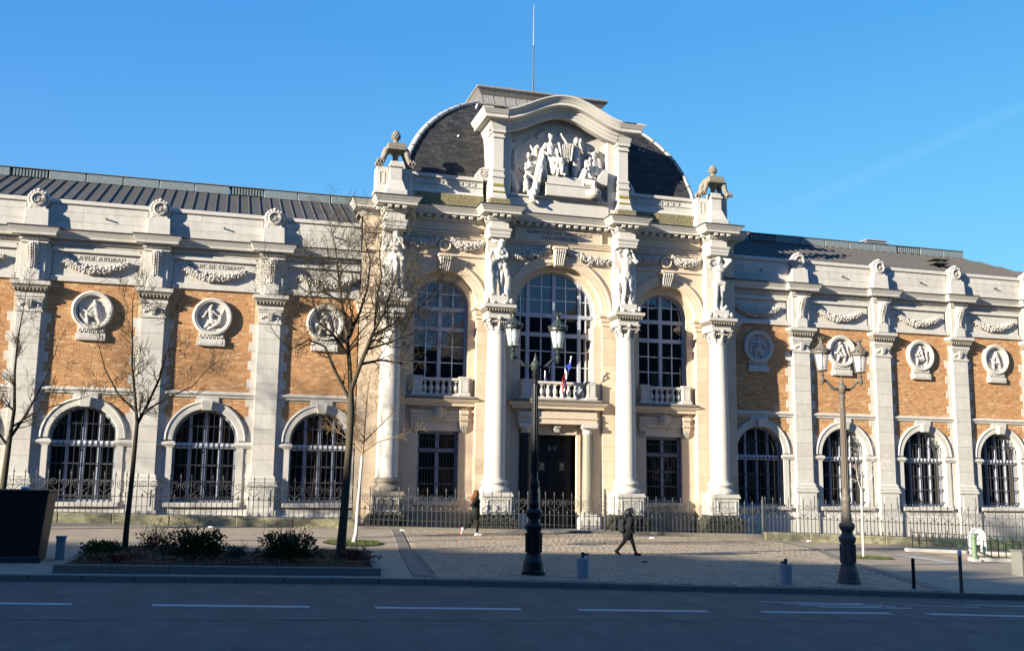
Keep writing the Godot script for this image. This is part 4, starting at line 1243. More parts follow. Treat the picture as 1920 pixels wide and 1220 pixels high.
func column(cx: float, i: int) -> void:
	var m := MB.new()
	m.lathe([W(0.435, 2.03), W(0.435, 2.07), W(0.42, 2.10), W(0.42, 3.9), W(0.408, 5.4), W(0.375, 7.0), W(0.352, 7.86), W(0.38, 7.90), W(0.38, 7.95), W(0.35, 7.97)], Vector3.ZERO, 40)
	var o := part(B, "column", m, M.stone_white, V(cx, 0, 1.0))
	# base and pedestal
	var b := MB.new()
	b.lathe([W(0.57, 1.50), W(0.60, 1.55), W(0.60, 1.62), W(0.57, 1.67), W(0.52, 1.70), W(0.47, 1.76), W(0.48, 1.82), W(0.53, 1.84), W(0.55, 1.90), W(0.53, 1.96), W(0.46, 1.98), W(0.435, 2.03)], Vector3.ZERO, 32)
	b.box(-0.60, 0.60, 1.42, 1.50, -0.60, 0.60, 0.012)
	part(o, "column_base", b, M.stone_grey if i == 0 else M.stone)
	var p := MB.new()
	p.box(-0.57, 0.57, 0.62, 1.34, -0.9, 0.57, 0.012)
	p.sweep([W(0.0, 1.30), W(0.05, 1.34), W(0.06, 1.40), W(0.03, 1.43)], [W(-0.57, -0.5), W(-0.57, 0.57), W(0.57, 0.57), W(0.57, -0.5)])
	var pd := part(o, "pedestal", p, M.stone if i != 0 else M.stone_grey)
	part(pd, "panel_border", frame_rect(-0.44, 0.44, 0.74, 1.24, 0.05, 0.56, 0.60), M.stone)
	var pl := MB.new()
	pl.sweep([W(0.20, 0.40), W(0.19, 0.46), W(0.10, 0.52), W(0.08, 0.60), W(0.0, 0.64)], [W(-0.57, -0.5), W(-0.57, 0.57), W(0.57, 0.57), W(0.57, -0.5)])
	pl.box(-0.77, 0.77, -0.9, 0.40, -0.9, 0.77, 0.025)
	part(pd, "plinth", pl, M.stone_black)
	# composite capital
	var c := MB.new()
	c.lathe([W(0.35, 7.95), W(0.36, 8.15), W(0.42, 8.36), W(0.46, 8.40), W(0.40, 8.44)], Vector3.ZERO, 24)
	for a in 8:
		var t := TAU * a / 8.0
		for k in 3:
			var rr: float = [0.38, 0.41, 0.46][k]
			c.blob(V(rr * cos(t), 8.03 + 0.10 * k, rr * sin(t)), Basis(Vector3.UP, -t) * Basis.from_scale(V(0.05, 0.075, 0.10 - 0.02 * k)), 7, 4)
	c.box(-0.50, 0.50, 8.44, 8.53, -0.50, 0.50, 0.02)
	for a in 4:
		var t := PI / 4 + a * PI / 2
		var d := V(cos(t), 0, sin(t))
		var sd := V(-d.z, 0, d.x)
		for s in 22:
			var u := s / 21.0
			var an := u * 9.0
			var q := 0.155 * (1.0 - u * 0.75)
			c.blob(d * (0.50 + q * cos(an)) + V(0, 8.30 + q * sin(an), 0), Basis(sd, d, Vector3.UP) * Basis.from_scale(V(0.10, 0.034, 0.034)), 6, 3)
	for s in 2:
		c.blob(V(0, 8.46, 0.5 - s), Basis.from_scale(V(0.10, 0.09, 0.06)), 8, 5)
	for k in 7:
		c.blob(V(-0.27 + 0.09 * k, 8.32, 0.43), Basis.from_scale(V(0.04, 0.05, 0.05)), 6, 4)
	part(o, "capital", c, M.stone_carved)
	# entablature block above the capital, statue plinth, upper block
	var e := MB.new()
	var sq := [W(-0.42, -0.6), W(-0.42, 0.36), W(0.42, 0.36), W(0.42, -0.6)]
	e.box(-0.42, 0.42, 8.53, 9.0, -0.6, 0.36)
	e.sweep([W(0, 8.54), W(0.03, 8.55), W(0.03, 8.64), W(0.06, 8.66), W(0.06, 8.73)], sq)
	e.sweep([W(0.22, 8.89), W(0.24, 8.90), W(0.25, 9.02), W(0, 9.07)], sq)
	var eb := part(o, "impost_block", e, M.stone_white)
	var eg := MB.new()
	eg.sweep([W(0.06, 8.73), W(0.10, 8.76), W(0.18, 8.83), W(0.22, 8.89)], sq)
	for k in 10:
		eg.blob(V(-0.54 + k * 0.12, 8.80, 0.51), Basis.from_scale(V(0.045, 0.07, 0.05)), 6, 4)
	part(eb, "egg_moulding", eg, M.stone_grey)
	var s := MB.new()
	s.box(-0.38, 0.38, 9.07, 9.40, -0.55, 0.42, 0.02)
	for k in 2:
		s.blob(V(-0.50 + k * 1.0, 9.20, 0.30), Basis.from_scale(V(0.13, 0.14, 0.14)), 8, 5)
		s.blob(V(-0.24 + k * 0.48, 9.12, 0.42), Basis.from_scale(V(0.1, 0.07, 0.06)), 8, 5)
	part(o, "statue_plinth", s, M.stone_white)
	var bp := MB.new()
	bp.box(-0.40, 0.40, 9.05, 11.9, -0.75, -0.18)
	part(o, "pier", bp, M.stone_white)
	var u := MB.new()
	u.box(-0.39, 0.39, 12.22, 12.62, -0.6, 0.31, 0.012)
	u.box(-0.38, 0.38, 11.84, 12.2, -0.6, 0.29)
	u.sweep([W(-0.03, 11.84), W(0.0, 11.86), W(0.0, 11.97), W(0.025, 11.98), W(0.03, 12.10), W(0.07, 12.16), W(0.08, 12.22), W(-0.03, 12.27)], [W(-0.42, -0.6), W(-0.42, 0.33), W(0.42, 0.33), W(0.42, -0.6)])
	part(o, "upper_block", u, M.stone_white)
	var st := statue(i)
	part(o, "caryatid_statue", st, M.stone_white, V(0, 9.40, 0.12))
func statue(i: int) -> MB:   # 2.45 m figures carrying the blocks
	var q := []
	var hx: float = [0.06, 0.10, 0.0, 0.02][i]
	# feet, legs, hips
	var kneel: float = [0.10, -0.10, 0.08, -0.06][i]
	q.append([V(-0.13, 0.06, 0.10), V(-0.14, 0.05, 0.22), 0.06, 0.045])
	q.append([V(0.13, 0.06, 0.05), V(0.16, 0.05, 0.18), 0.06, 0.045])
	q.append([V(-0.13, 0.08, 0.06), V(-0.13 + kneel * 0.4, 0.62, 0.14), 0.06, 0.085])
	q.append([V(-0.13 + kneel * 0.4, 0.62, 0.14), V(-0.11, 1.18, 0.04), 0.088, 0.14])
	q.append([V(0.13, 0.08, 0.02), V(0.13 + kneel * 0.3, 0.62, 0.06), 0.06, 0.085])
	q.append([V(0.13 + kneel * 0.3, 0.62, 0.06), V(0.11, 1.18, 0.02), 0.088, 0.14])
	q.append([V(-0.10, 1.22, 0.02), V(0.10, 1.22, 0.02), 0.15, 0.15])
	q.append([V(0, 1.25, 0.03), V(0.0, 1.50, 0.05), 0.17, 0.14])
	q.append([V(0, 1.50, 0.05), V(0.0, 1.82, 0.03), 0.15, 0.19])
	q.append([V(-0.20, 1.92, 0.0), V(0.20, 1.92, 0.0), 0.09, 0.09])
	q.append([V(0, 1.95, 0.02), V(hx, 2.10, 0.06), 0.07, 0.065])
	q.append([V(hx, 2.19, 0.07), V(hx * 1.1, 2.27, 0.08), 0.11, 0.115])
	q.append([V(hx * 1.1, 2.30, 0.04), V(hx, 2.38, 0.0), 0.12, 0.10])
	if i < 3:
		q.append([V(-0.09, 1.80, 0.17), V(-0.09, 1.79, 0.18), 0.075, 0.07])
		q.append([V(0.09, 1.80, 0.17), V(0.09, 1.79, 0.18), 0.075, 0.07])
	match i:
		0:   # draped, both arms wound before the breast
			q.append_array([[V(-0.24, 1.92, 0), V(-0.34, 1.62, 0.14), 0.08, 0.065], [V(-0.34, 1.62, 0.14), V(0.10, 1.60, 0.26), 0.065, 0.05], [V(0.24, 1.92, 0), V(0.36, 1.72, 0.16), 0.08, 0.065], [V(0.36, 1.72, 0.16), V(0.14, 2.05, 0.22), 0.06, 0.045],
				[V(0.22, 1.5, 0.1), V(0.30, 0.1, 0.10), 0.10, 0.14], [V(0.05, 1.35, 0.18), V(0.10, 0.1, 0.20), 0.07, 0.11], [V(-0.18, 1.30, 0.1), V(-0.06, 0.15, 0.2), 0.06, 0.08], [V(0.2, 1.4, 0.2), V(0.3, 1.25, 0.25), 0.09, 0.07], [V(-0.22, 1.1, -0.1), V(-0.24, 0.1, -0.1), 0.16, 0.2]])
		1:   # head turned down, arm across, robe falling from the hip
			q.append_array([[V(-0.24, 1.94, 0), V(-0.38, 1.62, 0.10), 0.08, 0.065], [V(-0.38, 1.62, 0.10), V(-0.38, 1.40, 0.22), 0.06, 0.05], [V(0.24, 1.92, 0), V(0.30, 1.68, 0.18), 0.08, 0.065], [V(0.30, 1.68, 0.18), V(-0.24, 1.45, 0.26), 0.06, 0.045],
				[V(-0.36, 1.35, 0.18), V(-0.28, 0.1, 0.14), 0.10, 0.15], [V(0.22, 1.3, 0.12), V(0.36, 0.75, 0.05), 0.10, 0.12], [V(0.36, 0.75, 0.0), V(0.32, 0.1, -0.05), 0.13, 0.17], [V(-0.1, 2.32, 0.0), V(-0.22, 2.36, -0.05), 0.09, 0.07], [V(-0.36, 1.34, 0.22), V(-0.36, 1.26, 0.22), 0.10, 0.10]])
		2:   # nude with both arms raised behind the head
			q.append_array([[V(-0.23, 1.95, 0), V(-0.32, 2.26, 0.04), 0.08, 0.065], [V(-0.32, 2.26, 0.04), V(-0.10, 2.40, -0.04), 0.06, 0.05], [V(0.23, 1.93, 0), V(0.40, 1.86, 0.14), 0.08, 0.07], [V(0.40, 1.86, 0.14), V(0.26, 2.16, 0.12), 0.06, 0.05],
				[V(0.28, 1.9, -0.1), V(0.32, 0.9, -0.08), 0.10, 0.12], [V(0.32, 0.9, -0.08), V(0.22, 0.1, -0.08), 0.12, 0.15], [V(-0.3, 1.5, -0.1), V(-0.30, 0.1, -0.06), 0.07, 0.14], [V(0.2, 2.3, 0.02), V(0.1, 2.42, -0.05), 0.10, 0.09]])
		_:   # man, elbows out, hands behind his neck, cloth at the hips
			q.append_array([[V(-0.28, 1.95, 0), V(-0.44, 2.12, 0.16), 0.10, 0.08], [V(-0.44, 2.12, 0.16), V(-0.14, 2.30, 0.02), 0.075, 0.055], [V(0.28, 1.95, 0), V(0.50, 2.24, 0.16), 0.10, 0.08], [V(0.50, 2.24, 0.16), V(0.16, 2.34, 0.0), 0.075, 0.055], [V(-0.13, 1.78, 0.14), V(0.13, 1.78, 0.14), 0.10, 0.10],
				[V(-0.2, 1.24, 0.1), V(0.22, 1.20, 0.12), 0.10, 0.10], [V(0.0, 1.1, -0.12), V(0.02, 0.1, -0.1), 0.12, 0.16], [V(0.2, 1.15, 0.14), V(0.22, 0.9, 0.12), 0.07, 0.05], [V(0.28, 0.12, -0.02), V(0.34, 0.2, 0.0), 0.12, 0.08]])
	for e in q:
		e[2] *= 1.16; e[3] *= 1.16
		e[0] *= V(1.08, 1, 1); e[1] *= V(1.08, 1, 1)
	return sdf(q, 0.032, 0.05, 0.0 if i == 3 else 0.007)
func attic() -> void:
	for s in [-1.0, 1.0]:
		var x0: float = minf(s * 3.30, s * 6.75)
		var x1: float = maxf(s * 3.30, s * 6.75)
		part(B, "attic_plinth", bx(x0, x1, 13.12, 13.78, -0.3, 0.42, 0.04), M.stone_moss)
		var a := MB.new()
		a.box(x0, x1, 13.78, 14.55, -0.4, 0.18)
		a.sweep([W(0, 13.78), W(0.06, 13.82), W(0.02, 13.92), W(0, 13.94)], [W(x0, 0.2), W(x1, 0.2)])
		a.box(x0, x1, 14.18, 14.22, 0.1, 0.22, 0.01)
		a.box(x0, x1, 14.46, 14.62, -0.45, 0.27, 0.02)
		var o := part(B, "attic_wall", a, M.stone)
		var n := 8
		for i in n:
			var x := lerpf(s * 3.75, s * 5.7, i / (n - 1.0))
			var k := MB.new()
			k.box(-0.09, 0.09, 14.36, 14.395, 0.17, 0.215)
			k.box(0.055, 0.09, 14.26, 14.36, 0.17, 0.215)
			k.box(-0.03, 0.055, 14.26, 14.295, 0.17, 0.215)
			part(o, "fret", k, M.stone_white, V(x, 0, 0))
		# scroll against the gable
		var sc := MB.new()
		sc.prism(PackedVector2Array([W(0, 14.55), W(0.62, 14.55), W(0.52, 14.70), W(0.47, 14.88), W(0.36, 15.04), W(0.18, 15.12), W(0, 15.12)]), -0.2, 0.24)
		for k in 26:
			var u := k / 25.0
			var q := 0.20 * (1.0 - u * 0.8)
			sc.blob(V(0.24 + q * cos(u * 11.0 + 1.0), 14.84 + q * sin(u * 11.0 + 1.0), 0.25), Basis.from_scale(V(0.035, 0.035, 0.045)), 6, 3)
		var so := part(B, "scroll", sc, M.stone, V(s * 3.10, 0, 0))
		if s < 0: so.scale = V(-1, 1, 1)
		finial(s)
func finial(s: float) -> void:   # corner pedestal carrying a slab on scrolls and a pine cone
	var c := s * 7.18
	var p := MB.new()
	p.box(-0.44, 0.44, 13.15, 13.46, 0.3, 1.42, 0.02)
	p.hexa([W(-0.40, 0.4), W(0.40, 0.4), W(0.40, 1.34), W(-0.40, 1.34)], [W(-0.26, 0.5), W(0.26, 0.5), W(0.26, 1.14), W(-0.26, 1.14)], 13.46, 13.95, 0.015)
	p.box(-0.25, 0.25, 13.95, 14.46, 0.5, 1.12, 0.015)
	p.box(-0.30, 0.30, 14.46, 14.58, 0.45, 1.18, 0.02)
	p.box(-0.24, 0.24, 14.58, 14.72, 0.5, 1.12, 0.02)
	var o := part(B, "corner_pedestal", p, M.stone, V(c, 0, 0))
	var w := MB.new()
	for t in [-1, 1]:
		w.box(minf(t * 0.26, t * 0.80), maxf(t * 0.26, t * 0.80), 13.15, 13.62, 0.0, 0.80, 0.02)
		w.box(minf(t * 0.26, t * 0.74), maxf(t * 0.26, t * 0.74), 13.62, 14.56, 0.05, 0.72, 0.02)
	part(o, "side_pedestal", w, M.stone)
	for t in [-1, 1]:
		part(o, "panel_border", frame_rect(minf(t * 0.40, t * 0.62), maxf(t * 0.40, t * 0.62), 13.85, 14.35, 0.03, 0.71, 0.745), M.stone)
		var b := MB.new()
		for zz in [0.55, 1.02]:
			b.tube([V(t * 0.28, 15.30, zz), V(t * 0.42, 15.16, zz), V(t * 0.47, 14.94, zz), V(t * 0.54, 14.78, zz), V(t * 0.68, 14.67, zz)], [0.12, 0.135, 0.105, 0.12, 0.13], 8)
			for k in 5:
				b.blob(V(t * (0.52 + 0.06 * k), 14.67 + 0.035 * (k % 2), zz + 0.09), Basis.from_scale(V(0.055, 0.10, 0.09)), 6, 4)
		part(o, "lion_leg", b, M.stone_grey)
	var f := MB.new()
	f.lathe([W(0.17, 14.72), W(0.12, 14.80), W(0.11, 14.95), W(0.18, 15.08), W(0.30, 15.20)], V(0, 0, 0.82), 14)
	f.box(-0.38, 0.38, 15.18, 15.28, 0.42, 1.22, 0.02)
	f.box(-0.36, 0.36, 15.28, 15.46, 0.44, 1.20, 0.015)
	f.hexa([W(-0.36, 0.44), W(0.36, 0.44), W(0.36, 1.2), W(-0.36, 1.2)], [W(-0.14, 0.68), W(0.14, 0.68), W(0.14, 0.96), W(-0.14, 0.96)], 15.46, 15.56, 0.01)
	part(o, "slab", f, M.stone_grey)
	var pc := MB.new()
	pc.lathe([W(0.11, 15.56), W(0.10, 15.68), W(0.15, 15.72), W(0.165, 15.80), W(0.155, 15.93), W(0.10, 16.05), W(0.0, 16.10)], V(0, 0, 0.82), 14)
	for j in 4:
		for k in 9:
			var a := TAU * (k + 0.5 * (j % 2)) / 9.0
			var r: float = [0.165, 0.17, 0.155, 0.11][j]
			pc.blob(V(r * cos(a), 15.77 + 0.075 * j, 0.82 + r * sin(a)), Basis.from_scale(V(0.035, 0.045, 0.035)), 5, 3)
	part(o, "pine_cone", pc, M.stone_grey)
func curve_y(x: float) -> float:
	var t := clampf((2.72 - absf(x)) / 2.72, 0.0, 1.0)
	return 17.38 + 0.88 * (0.5 - 0.5 * cos(PI * pow(t, 0.86)))
func gable() -> void:
	# backing wall whose top follows the curved cornice
	var q := PackedVector2Array([W(-3.12, 13.12), W(3.12, 13.12)])
	for i in 25:
		var x := lerpf(3.12, -3.12, i / 24.0)
		q.append(W(x, curve_y(x) - 0.5))
	var m := MB.new()
	m.prism(q, -0.75, 0.22)
	part(B, "gable_wall", m, M.stone)
	for s in [-1.0, 1.0]:
		var p := MB.new()
		p.box(-0.44, 0.44, 13.14, 13.52, 0.0, 1.25, 0.02)
		p.box(-0.34, 0.34, 13.52, 13.66, 0.0, 1.12, 0.03)
		p.hexa([W(-0.32, 0.0), W(0.32, 0.0), W(0.32, 1.08), W(-0.32, 1.08)], [W(-0.25, 0.0), W(0.25, 0.0), W(0.25, 0.92), W(-0.25, 0.92)], 13.66, 14.25, 0.02)
		p.box(-0.25, 0.25, 14.25, 14.52, 0.0, 0.90, 0.01)
		p.box(-0.28, 0.28, 14.52, 14.64, 0.0, 0.95, 0.015)
		p.box(-0.25, 0.25, 14.64, 14.80, 0.0, 0.90, 0.01)
		p.box(-0.27, 0.27, 14.80, 14.92, 0.0, 0.93, 0.015)
		p.box(-0.23, 0.23, 14.92, 16.26, 0.0, 0.86, 0.01)
		p.box(-0.27, 0.27, 16.26, 16.36, 0.0, 0.92, 0.015)
		p.box(-0.24, 0.24, 16.36, 16.48, 0.0, 0.88, 0.01)
		p.box(-0.31, 0.31, 16.48, 16.60, 0.0, 0.95, 0.015)
		p.box(-0.28, 0.28, 16.60, 17.0, 0.0, 0.92, 0.01)
		var o := part(B, "gable_pilaster", p, M.stone_white, V(s * 2.83, 0, 0))
		part(o, "moss_patch", bx(-0.255, 0.255, 14.10, 14.23, 0.5, 0.99, 0.03), M.moss)
		part(o, "moss_patch", bx(-0.29, 0.29, 13.82, 13.90, 0.5, 1.075, 0.03), M.moss)
		part(o, "foot_block", bx(-0.445, 0.445, 13.15, 13.53, 0.9, 1.262, 0.02), M.stone_moss)
		part(B, "gable_jamb", bx(minf(s * 2.2, s * 2.62), maxf(s * 2.2, s * 2.62), 13.2, 16.8, 0.1, 0.58, 0.015), M.stone_white)
	# curved cornice
	var path := [W(-3.22, 17.38)]
	for i in 41:
		var x := lerpf(-2.9, 2.9, i / 40.0)
		path.append(W(x, curve_y(x)))
	path.append(W(3.22, 17.38))
	var cr := MB.new()
	cr.ribbon([W(0.55, -0.78), W(0.86, -0.78), W(0.88, -0.66), W(0.92, -0.65), W(0.94, -0.52), W(1.0, -0.50), W(1.04, -0.42), W(1.06, -0.40), W(1.30, -0.38), W(1.30, -0.25), W(1.33, -0.24), W(1.36, -0.18), W(1.48, -0.05), W(1.48, 0.0), W(-0.78, 0.06)], path)
	var o := part(B, "curved_cornice", cr, M.stone_white)
	for s in [-1.0, 1.0]:
		var e := MB.new()
		var pr := [W(0.0, 16.60), W(0.04, 16.72), W(0.08, 16.86), W(0.14, 16.96), W(0.18, 16.99), W(0.40, 17.0), W(0.40, 17.13), W(0.43, 17.15), W(0.55, 17.33), W(0.55, 17.38), W(0, 17.44)]
		var c: float = s * 2.83
		if s < 0: e.sweep(pr, [W(c - 0.28, -0.75), W(c - 0.28, 0.93), W(c + 0.28, 0.93)])
		else: e.sweep(pr, [W(c - 0.28, 0.93), W(c + 0.28, 0.93), W(c + 0.28, -0.75)])
		e.box(c - 0.3, c + 0.3, 16.9, 17.40, -0.74, 0.9)
		part(o, "cornice_return", e, M.stone_white)
	# pedestal and sculpted group
	var b := MB.new()
	b.box(-2.25, 2.25, 13.15, 13.88, 0.1, 0.62, 0.02)
	b.box(-2.25, 2.25, 13.88, 13.96, 0.1, 0.70, 0.015)
	b.box(-0.72, 1.42, 13.96, 14.46, 0.1, 0.92, 0.015)
	b.box(-0.76, 1.46, 14.44, 14.50, 0.1, 0.96, 0.01)
	b.box(-0.66, 0.92, 14.50, 14.84, 0.1, 0.88, 0.015)
	b.box(-1.62, -0.95, 14.10, 14.60, 0.1, 0.75, 0.015)
	part(B, "sculpture_base", b, M.stone_white)
	var q1 := [   # enthroned woman with a long falling drapery
		[V(-0.46, 16.50, 0.75), V(-0.47, 16.60, 0.76), 0.10, 0.11], [V(-0.48, 16.66, 0.7), V(-0.5, 16.72, 0.68), 0.10, 0.07], [V(-0.47, 16.42, 0.7), V(-0.48, 16.34, 0.66), 0.055, 0.06], [V(-0.66, 16.26, 0.62), V(-0.30, 16.26, 0.62), 0.09, 0.09], [V(-0.48, 16.2, 0.64), V(-0.44, 15.65, 0.66), 0.17, 0.19], [V(-0.28, 16.24, 0.62), V(-0.18, 15.95, 0.78), 0.07, 0.06], [V(-0.18, 15.95, 0.78), V(-0.22, 15.72, 0.9), 0.055, 0.045], [V(-0.70, 16.22, 0.62), V(-0.82, 15.90, 0.76), 0.08, 0.07], [V(-0.82, 15.90, 0.76), V(-0.62, 15.74, 0.9), 0.06, 0.05],
		[V(-0.50, 15.55, 0.7), V(-0.06, 15.50, 1.0), 0.18, 0.14], [V(-0.06, 15.50, 1.0), V(-0.02, 14.98, 0.95), 0.12, 0.075], [V(-0.02, 14.95, 0.95), V(0.10, 14.88, 1.05), 0.06, 0.045], [V(-0.42, 15.5, 0.72), V(-0.34, 15.0, 0.85), 0.16, 0.12], [V(-0.24, 15.3, 0.9), V(-0.18, 14.92, 0.9), 0.09, 0.08],
		[V(-0.78, 16.0, 0.66), V(-0.92, 15.4, 0.78), 0.14, 0.17], [V(-0.92, 15.4, 0.78), V(-1.08, 14.6, 0.82), 0.18, 0.17], [V(-1.08, 14.6, 0.82), V(-1.24, 13.98, 0.80), 0.17, 0.16], [V(-1.24, 13.98, 0.80), V(-1.30, 13.66, 0.78), 0.17, 0.09], [V(-0.85, 15.6, 0.9), V(-1.02, 14.5, 0.95), 0.05, 0.05], [V(-1.35, 14.15, 0.74), V(-1.42, 13.95, 0.74), 0.14, 0.09], [V(-0.76, 15.5, 0.7), V(-0.70, 14.8, 0.7), 0.13, 0.1], [V(-1.24, 13.7, 0.82), V(-1.02, 13.6, 0.85), 0.07, 0.05]]
	var q2 := [   # boy sitting with folded arms on the left, a companion behind him
		[V(-1.42, 15.66, 0.66), V(-1.42, 15.72, 0.67), 0.11, 0.11], [V(-1.40, 15.54, 0.62), V(-1.38, 15.44, 0.6), 0.05, 0.05], [V(-1.50, 15.32, 0.58), V(-1.24, 15.30, 0.58), 0.08, 0.08], [V(-1.38, 15.3, 0.58), V(-1.42, 14.85, 0.6), 0.15, 0.15], [V(-1.52, 15.32, 0.6), V(-1.58, 15.06, 0.74), 0.06, 0.055], [V(-1.58, 15.06, 0.74), V(-1.34, 15.20, 0.82), 0.05, 0.04], [V(-1.46, 14.75, 0.62), V(-1.62, 14.66, 0.9), 0.12, 0.10], [V(-1.62, 14.66, 0.9), V(-1.52, 14.2, 0.86), 0.08, 0.06], [V(-1.36, 14.75, 0.62), V(-1.2, 14.64, 0.9), 0.12, 0.09], [V(-1.04, 16.10, 0.48), V(-1.0, 16.16, 0.5), 0.11, 0.10], [V(-1.06, 15.9, 0.45), V(-1.14, 15.2, 0.45), 0.15, 0.16], [V(-1.16, 15.98, 0.5), V(-1.3, 16.2, 0.45), 0.06, 0.05], [V(-1.2, 15.86, 0.5), V(-1.22, 15.0, 0.55), 0.06, 0.08]]
	var q3 := [   # youth on the right raising an arm over the lyre
		[V(0.72, 16.52, 0.68), V(0.72, 16.60, 0.70), 0.115, 0.12], [V(0.72, 16.40, 0.62), V(0.74, 16.32, 0.6), 0.055, 0.06], [V(0.56, 16.24, 0.58), V(0.90, 16.20, 0.56), 0.09, 0.08], [V(0.74, 16.2, 0.58), V(0.72, 15.7, 0.58), 0.16, 0.15], [V(0.54, 16.26, 0.6), V(0.26, 16.42, 0.66), 0.07, 0.06], [V(0.26, 16.42, 0.66), V(0.04, 16.82, 0.66), 0.055, 0.04], [V(0.86, 16.2, 0.6), V(0.52, 16.32, 0.8), 0.06, 0.05], [V(0.52, 16.32, 0.8), V(0.18, 16.34, 0.8), 0.05, 0.04], [V(0.70, 15.7, 0.58), V(0.68, 15.1, 0.55), 0.15, 0.11], [V(0.84, 16.1, 0.4), V(0.80, 15.0, 0.4), 0.16, 0.2], [V(1.0, 16.66, 0.4), V(1.16, 16.3, 0.35), 0.12, 0.08]]
	var q4 := [   # old man seated at the loom
		[V(1.16, 15.52, 0.76), V(1.17, 15.62, 0.77), 0.105, 0.11], [V(1.20, 15.46, 0.84), V(1.21, 15.38, 0.86), 0.07, 0.05], [V(1.14, 15.40, 0.70), V(1.12, 15.32, 0.68), 0.055, 0.06], [V(0.98, 15.22, 0.64), V(1.26, 15.22, 0.66), 0.09, 0.09], [V(1.10, 15.2, 0.66), V(1.00, 14.78, 0.68), 0.17, 0.22], [V(1.24, 15.2, 0.7), V(1.30, 14.94, 0.86), 0.075, 0.06], [V(1.30, 14.94, 0.86), V(1.52, 14.90, 0.88), 0.055, 0.045], [V(1.0, 14.72, 0.72), V(1.42, 14.66, 0.96), 0.18, 0.13], [V(1.42, 14.66, 0.96), V(1.46, 14.2, 0.95), 0.11, 0.08], [V(0.92, 14.8, 0.7), V(0.98, 14.5, 0.8), 0.16, 0.12], [V(1.72, 14.5, 0.75), V(1.74, 13.95, 0.78), 0.07, 0.08], [V(1.78, 13.95, 0.8), V(1.9, 13.93, 0.86), 0.07, 0.05]]
	var q5 := [   # crowd, foliage and draperies behind, low in relief
		[V(1.42, 15.80, 0.42), V(1.43, 15.86, 0.44), 0.11, 0.12], [V(1.40, 15.6, 0.4), V(1.44, 15.0, 0.4), 0.15, 0.2], [V(1.30, 16.32, 0.3), V(1.36, 16.36, 0.34), 0.14, 0.12], [V(1.16, 16.5, 0.3), V(1.42, 16.14, 0.3), 0.11, 0.14], [V(1.62, 16.18, 0.32), V(1.66, 15.3, 0.36), 0.15, 0.2], [V(1.86, 15.9, 0.34), V(1.92, 15.0, 0.36), 0.12, 0.18], [V(1.72, 16.32, 0.36), V(1.8, 16.26, 0.36), 0.11, 0.1], [V(-1.95, 15.9, 0.2), V(-1.92, 15.98, 0.22), 0.10, 0.10], [V(-1.98, 15.7, 0.2), V(-1.9, 15.1, 0.22), 0.13, 0.14], [V(-1.8, 15.3, 0.24), V(-1.55, 15.1, 0.3), 0.06, 0.05], [V(-2.1, 15.0, 0.2), V(-1.9, 14.3, 0.26), 0.14, 0.2], [V(-2.05, 14.0, 0.25), V(-1.7, 13.95, 0.3), 0.14, 0.12], [V(-0.9, 16.75, 0.2), V(-0.6, 17.0, 0.22), 0.12, 0.1], [V(-1.5, 16.4, 0.18), V(-1.2, 16.6, 0.2), 0.09, 0.1], [V(0.1, 16.9, 0.2), V(0.5, 16.95, 0.22), 0.1, 0.1], [V(-2.2, 16.2, 0.18), V(-1.9, 16.4, 0.18), 0.08, 0.08], [V(0.3, 16.2, 0.35), V(0.25, 15.2, 0.4), 0.16, 0.2]]
	var names := ["seated_woman", "seated_boy", "youth_with_raised_arm", "seated_weaver", "background_figures"]
	var r := part(B, "sculpture_group", sdf(q1, 0.026, 0.04, 0.010), M.stone_white)
	var lists := [q2, q3, q4, q5]
	for i in 4:
		part(r, names[i + 1], sdf(lists[i], 0.028, 0.04, 0.009), M.stone_white)
	var ly := MB.new()   # lyre-shaped crest between the figures
	ly.hexa([W(-0.16, 0.4), W(0.16, 0.4), W(0.16, 0.74), W(-0.16, 0.74)], [W(-0.26, 0.4), W(0.26, 0.4), W(0.26, 0.8), W(-0.26, 0.8)], 15.5, 16.22, 0.05)
	ly.tube([V(-0.22, 15.6, 0.8), V(-0.28, 16.1, 0.8), V(-0.34, 16.36, 0.78)], [0.04, 0.05, 0.06], 8)
	ly.tube([V(0.22, 15.6, 0.8), V(0.28, 16.1, 0.8), V(0.32, 16.34, 0.78)], [0.04, 0.05, 0.06], 8)
	for i in 3: ly.ring([W(0.10 - 0.03 * i, 0.78), W(0.10 - 0.03 * i, 0.83), W(0.08 - 0.03 * i, 0.83)], V(0, 15.95, 0), 0, TAU, 16)
	for i in 5: ly.tube([V(-0.14 + 0.07 * i, 15.7, 0.8), V(-0.16 + 0.08 * i, 16.3, 0.82)], [0.018, 0.022], 5)
	part(r, "lyre_crest", ly, M.stone_white, V(0.22, 0, 0))
	var lo := MB.new()
	lo.prism(PackedVector2Array([W(1.50, 14.70), W(2.04, 14.62), W(2.10, 15.34), W(1.92, 15.32)]), 0.55, 0.95)
	part(r, "loom", lo, M.stone_white)
	var bk := MB.new()
	bk.lathe([W(0.14, 13.97), W(0.26, 14.06), W(0.34, 14.24), W(0.30, 14.30), W(0.22, 14.26)], V(1.42, 0, 0.98), 18)
	for k in 3: bk.tube([V(1.24, 14.28, 1.0), V(1.3 + 0.1 * k, 14.42 + 0.04 * k, 1.0), V(1.58, 14.3, 1.02)], [0.03, 0.05, 0.03], 6)
	part(r, "wool_basket", bk, M.stone_carved)
const DP := [[6.75, 14.20, -0.15], [6.62, 14.95, -0.22], [6.40, 15.62, -0.34], [6.12, 16.22, -0.48], [5.78, 16.78, -0.66], [5.36, 17.28, -0.86], [4.88, 17.74, -1.08], [4.34, 18.14, -1.32], [3.76, 18.48, -1.56], [3.15, 18.74, -1.80]]
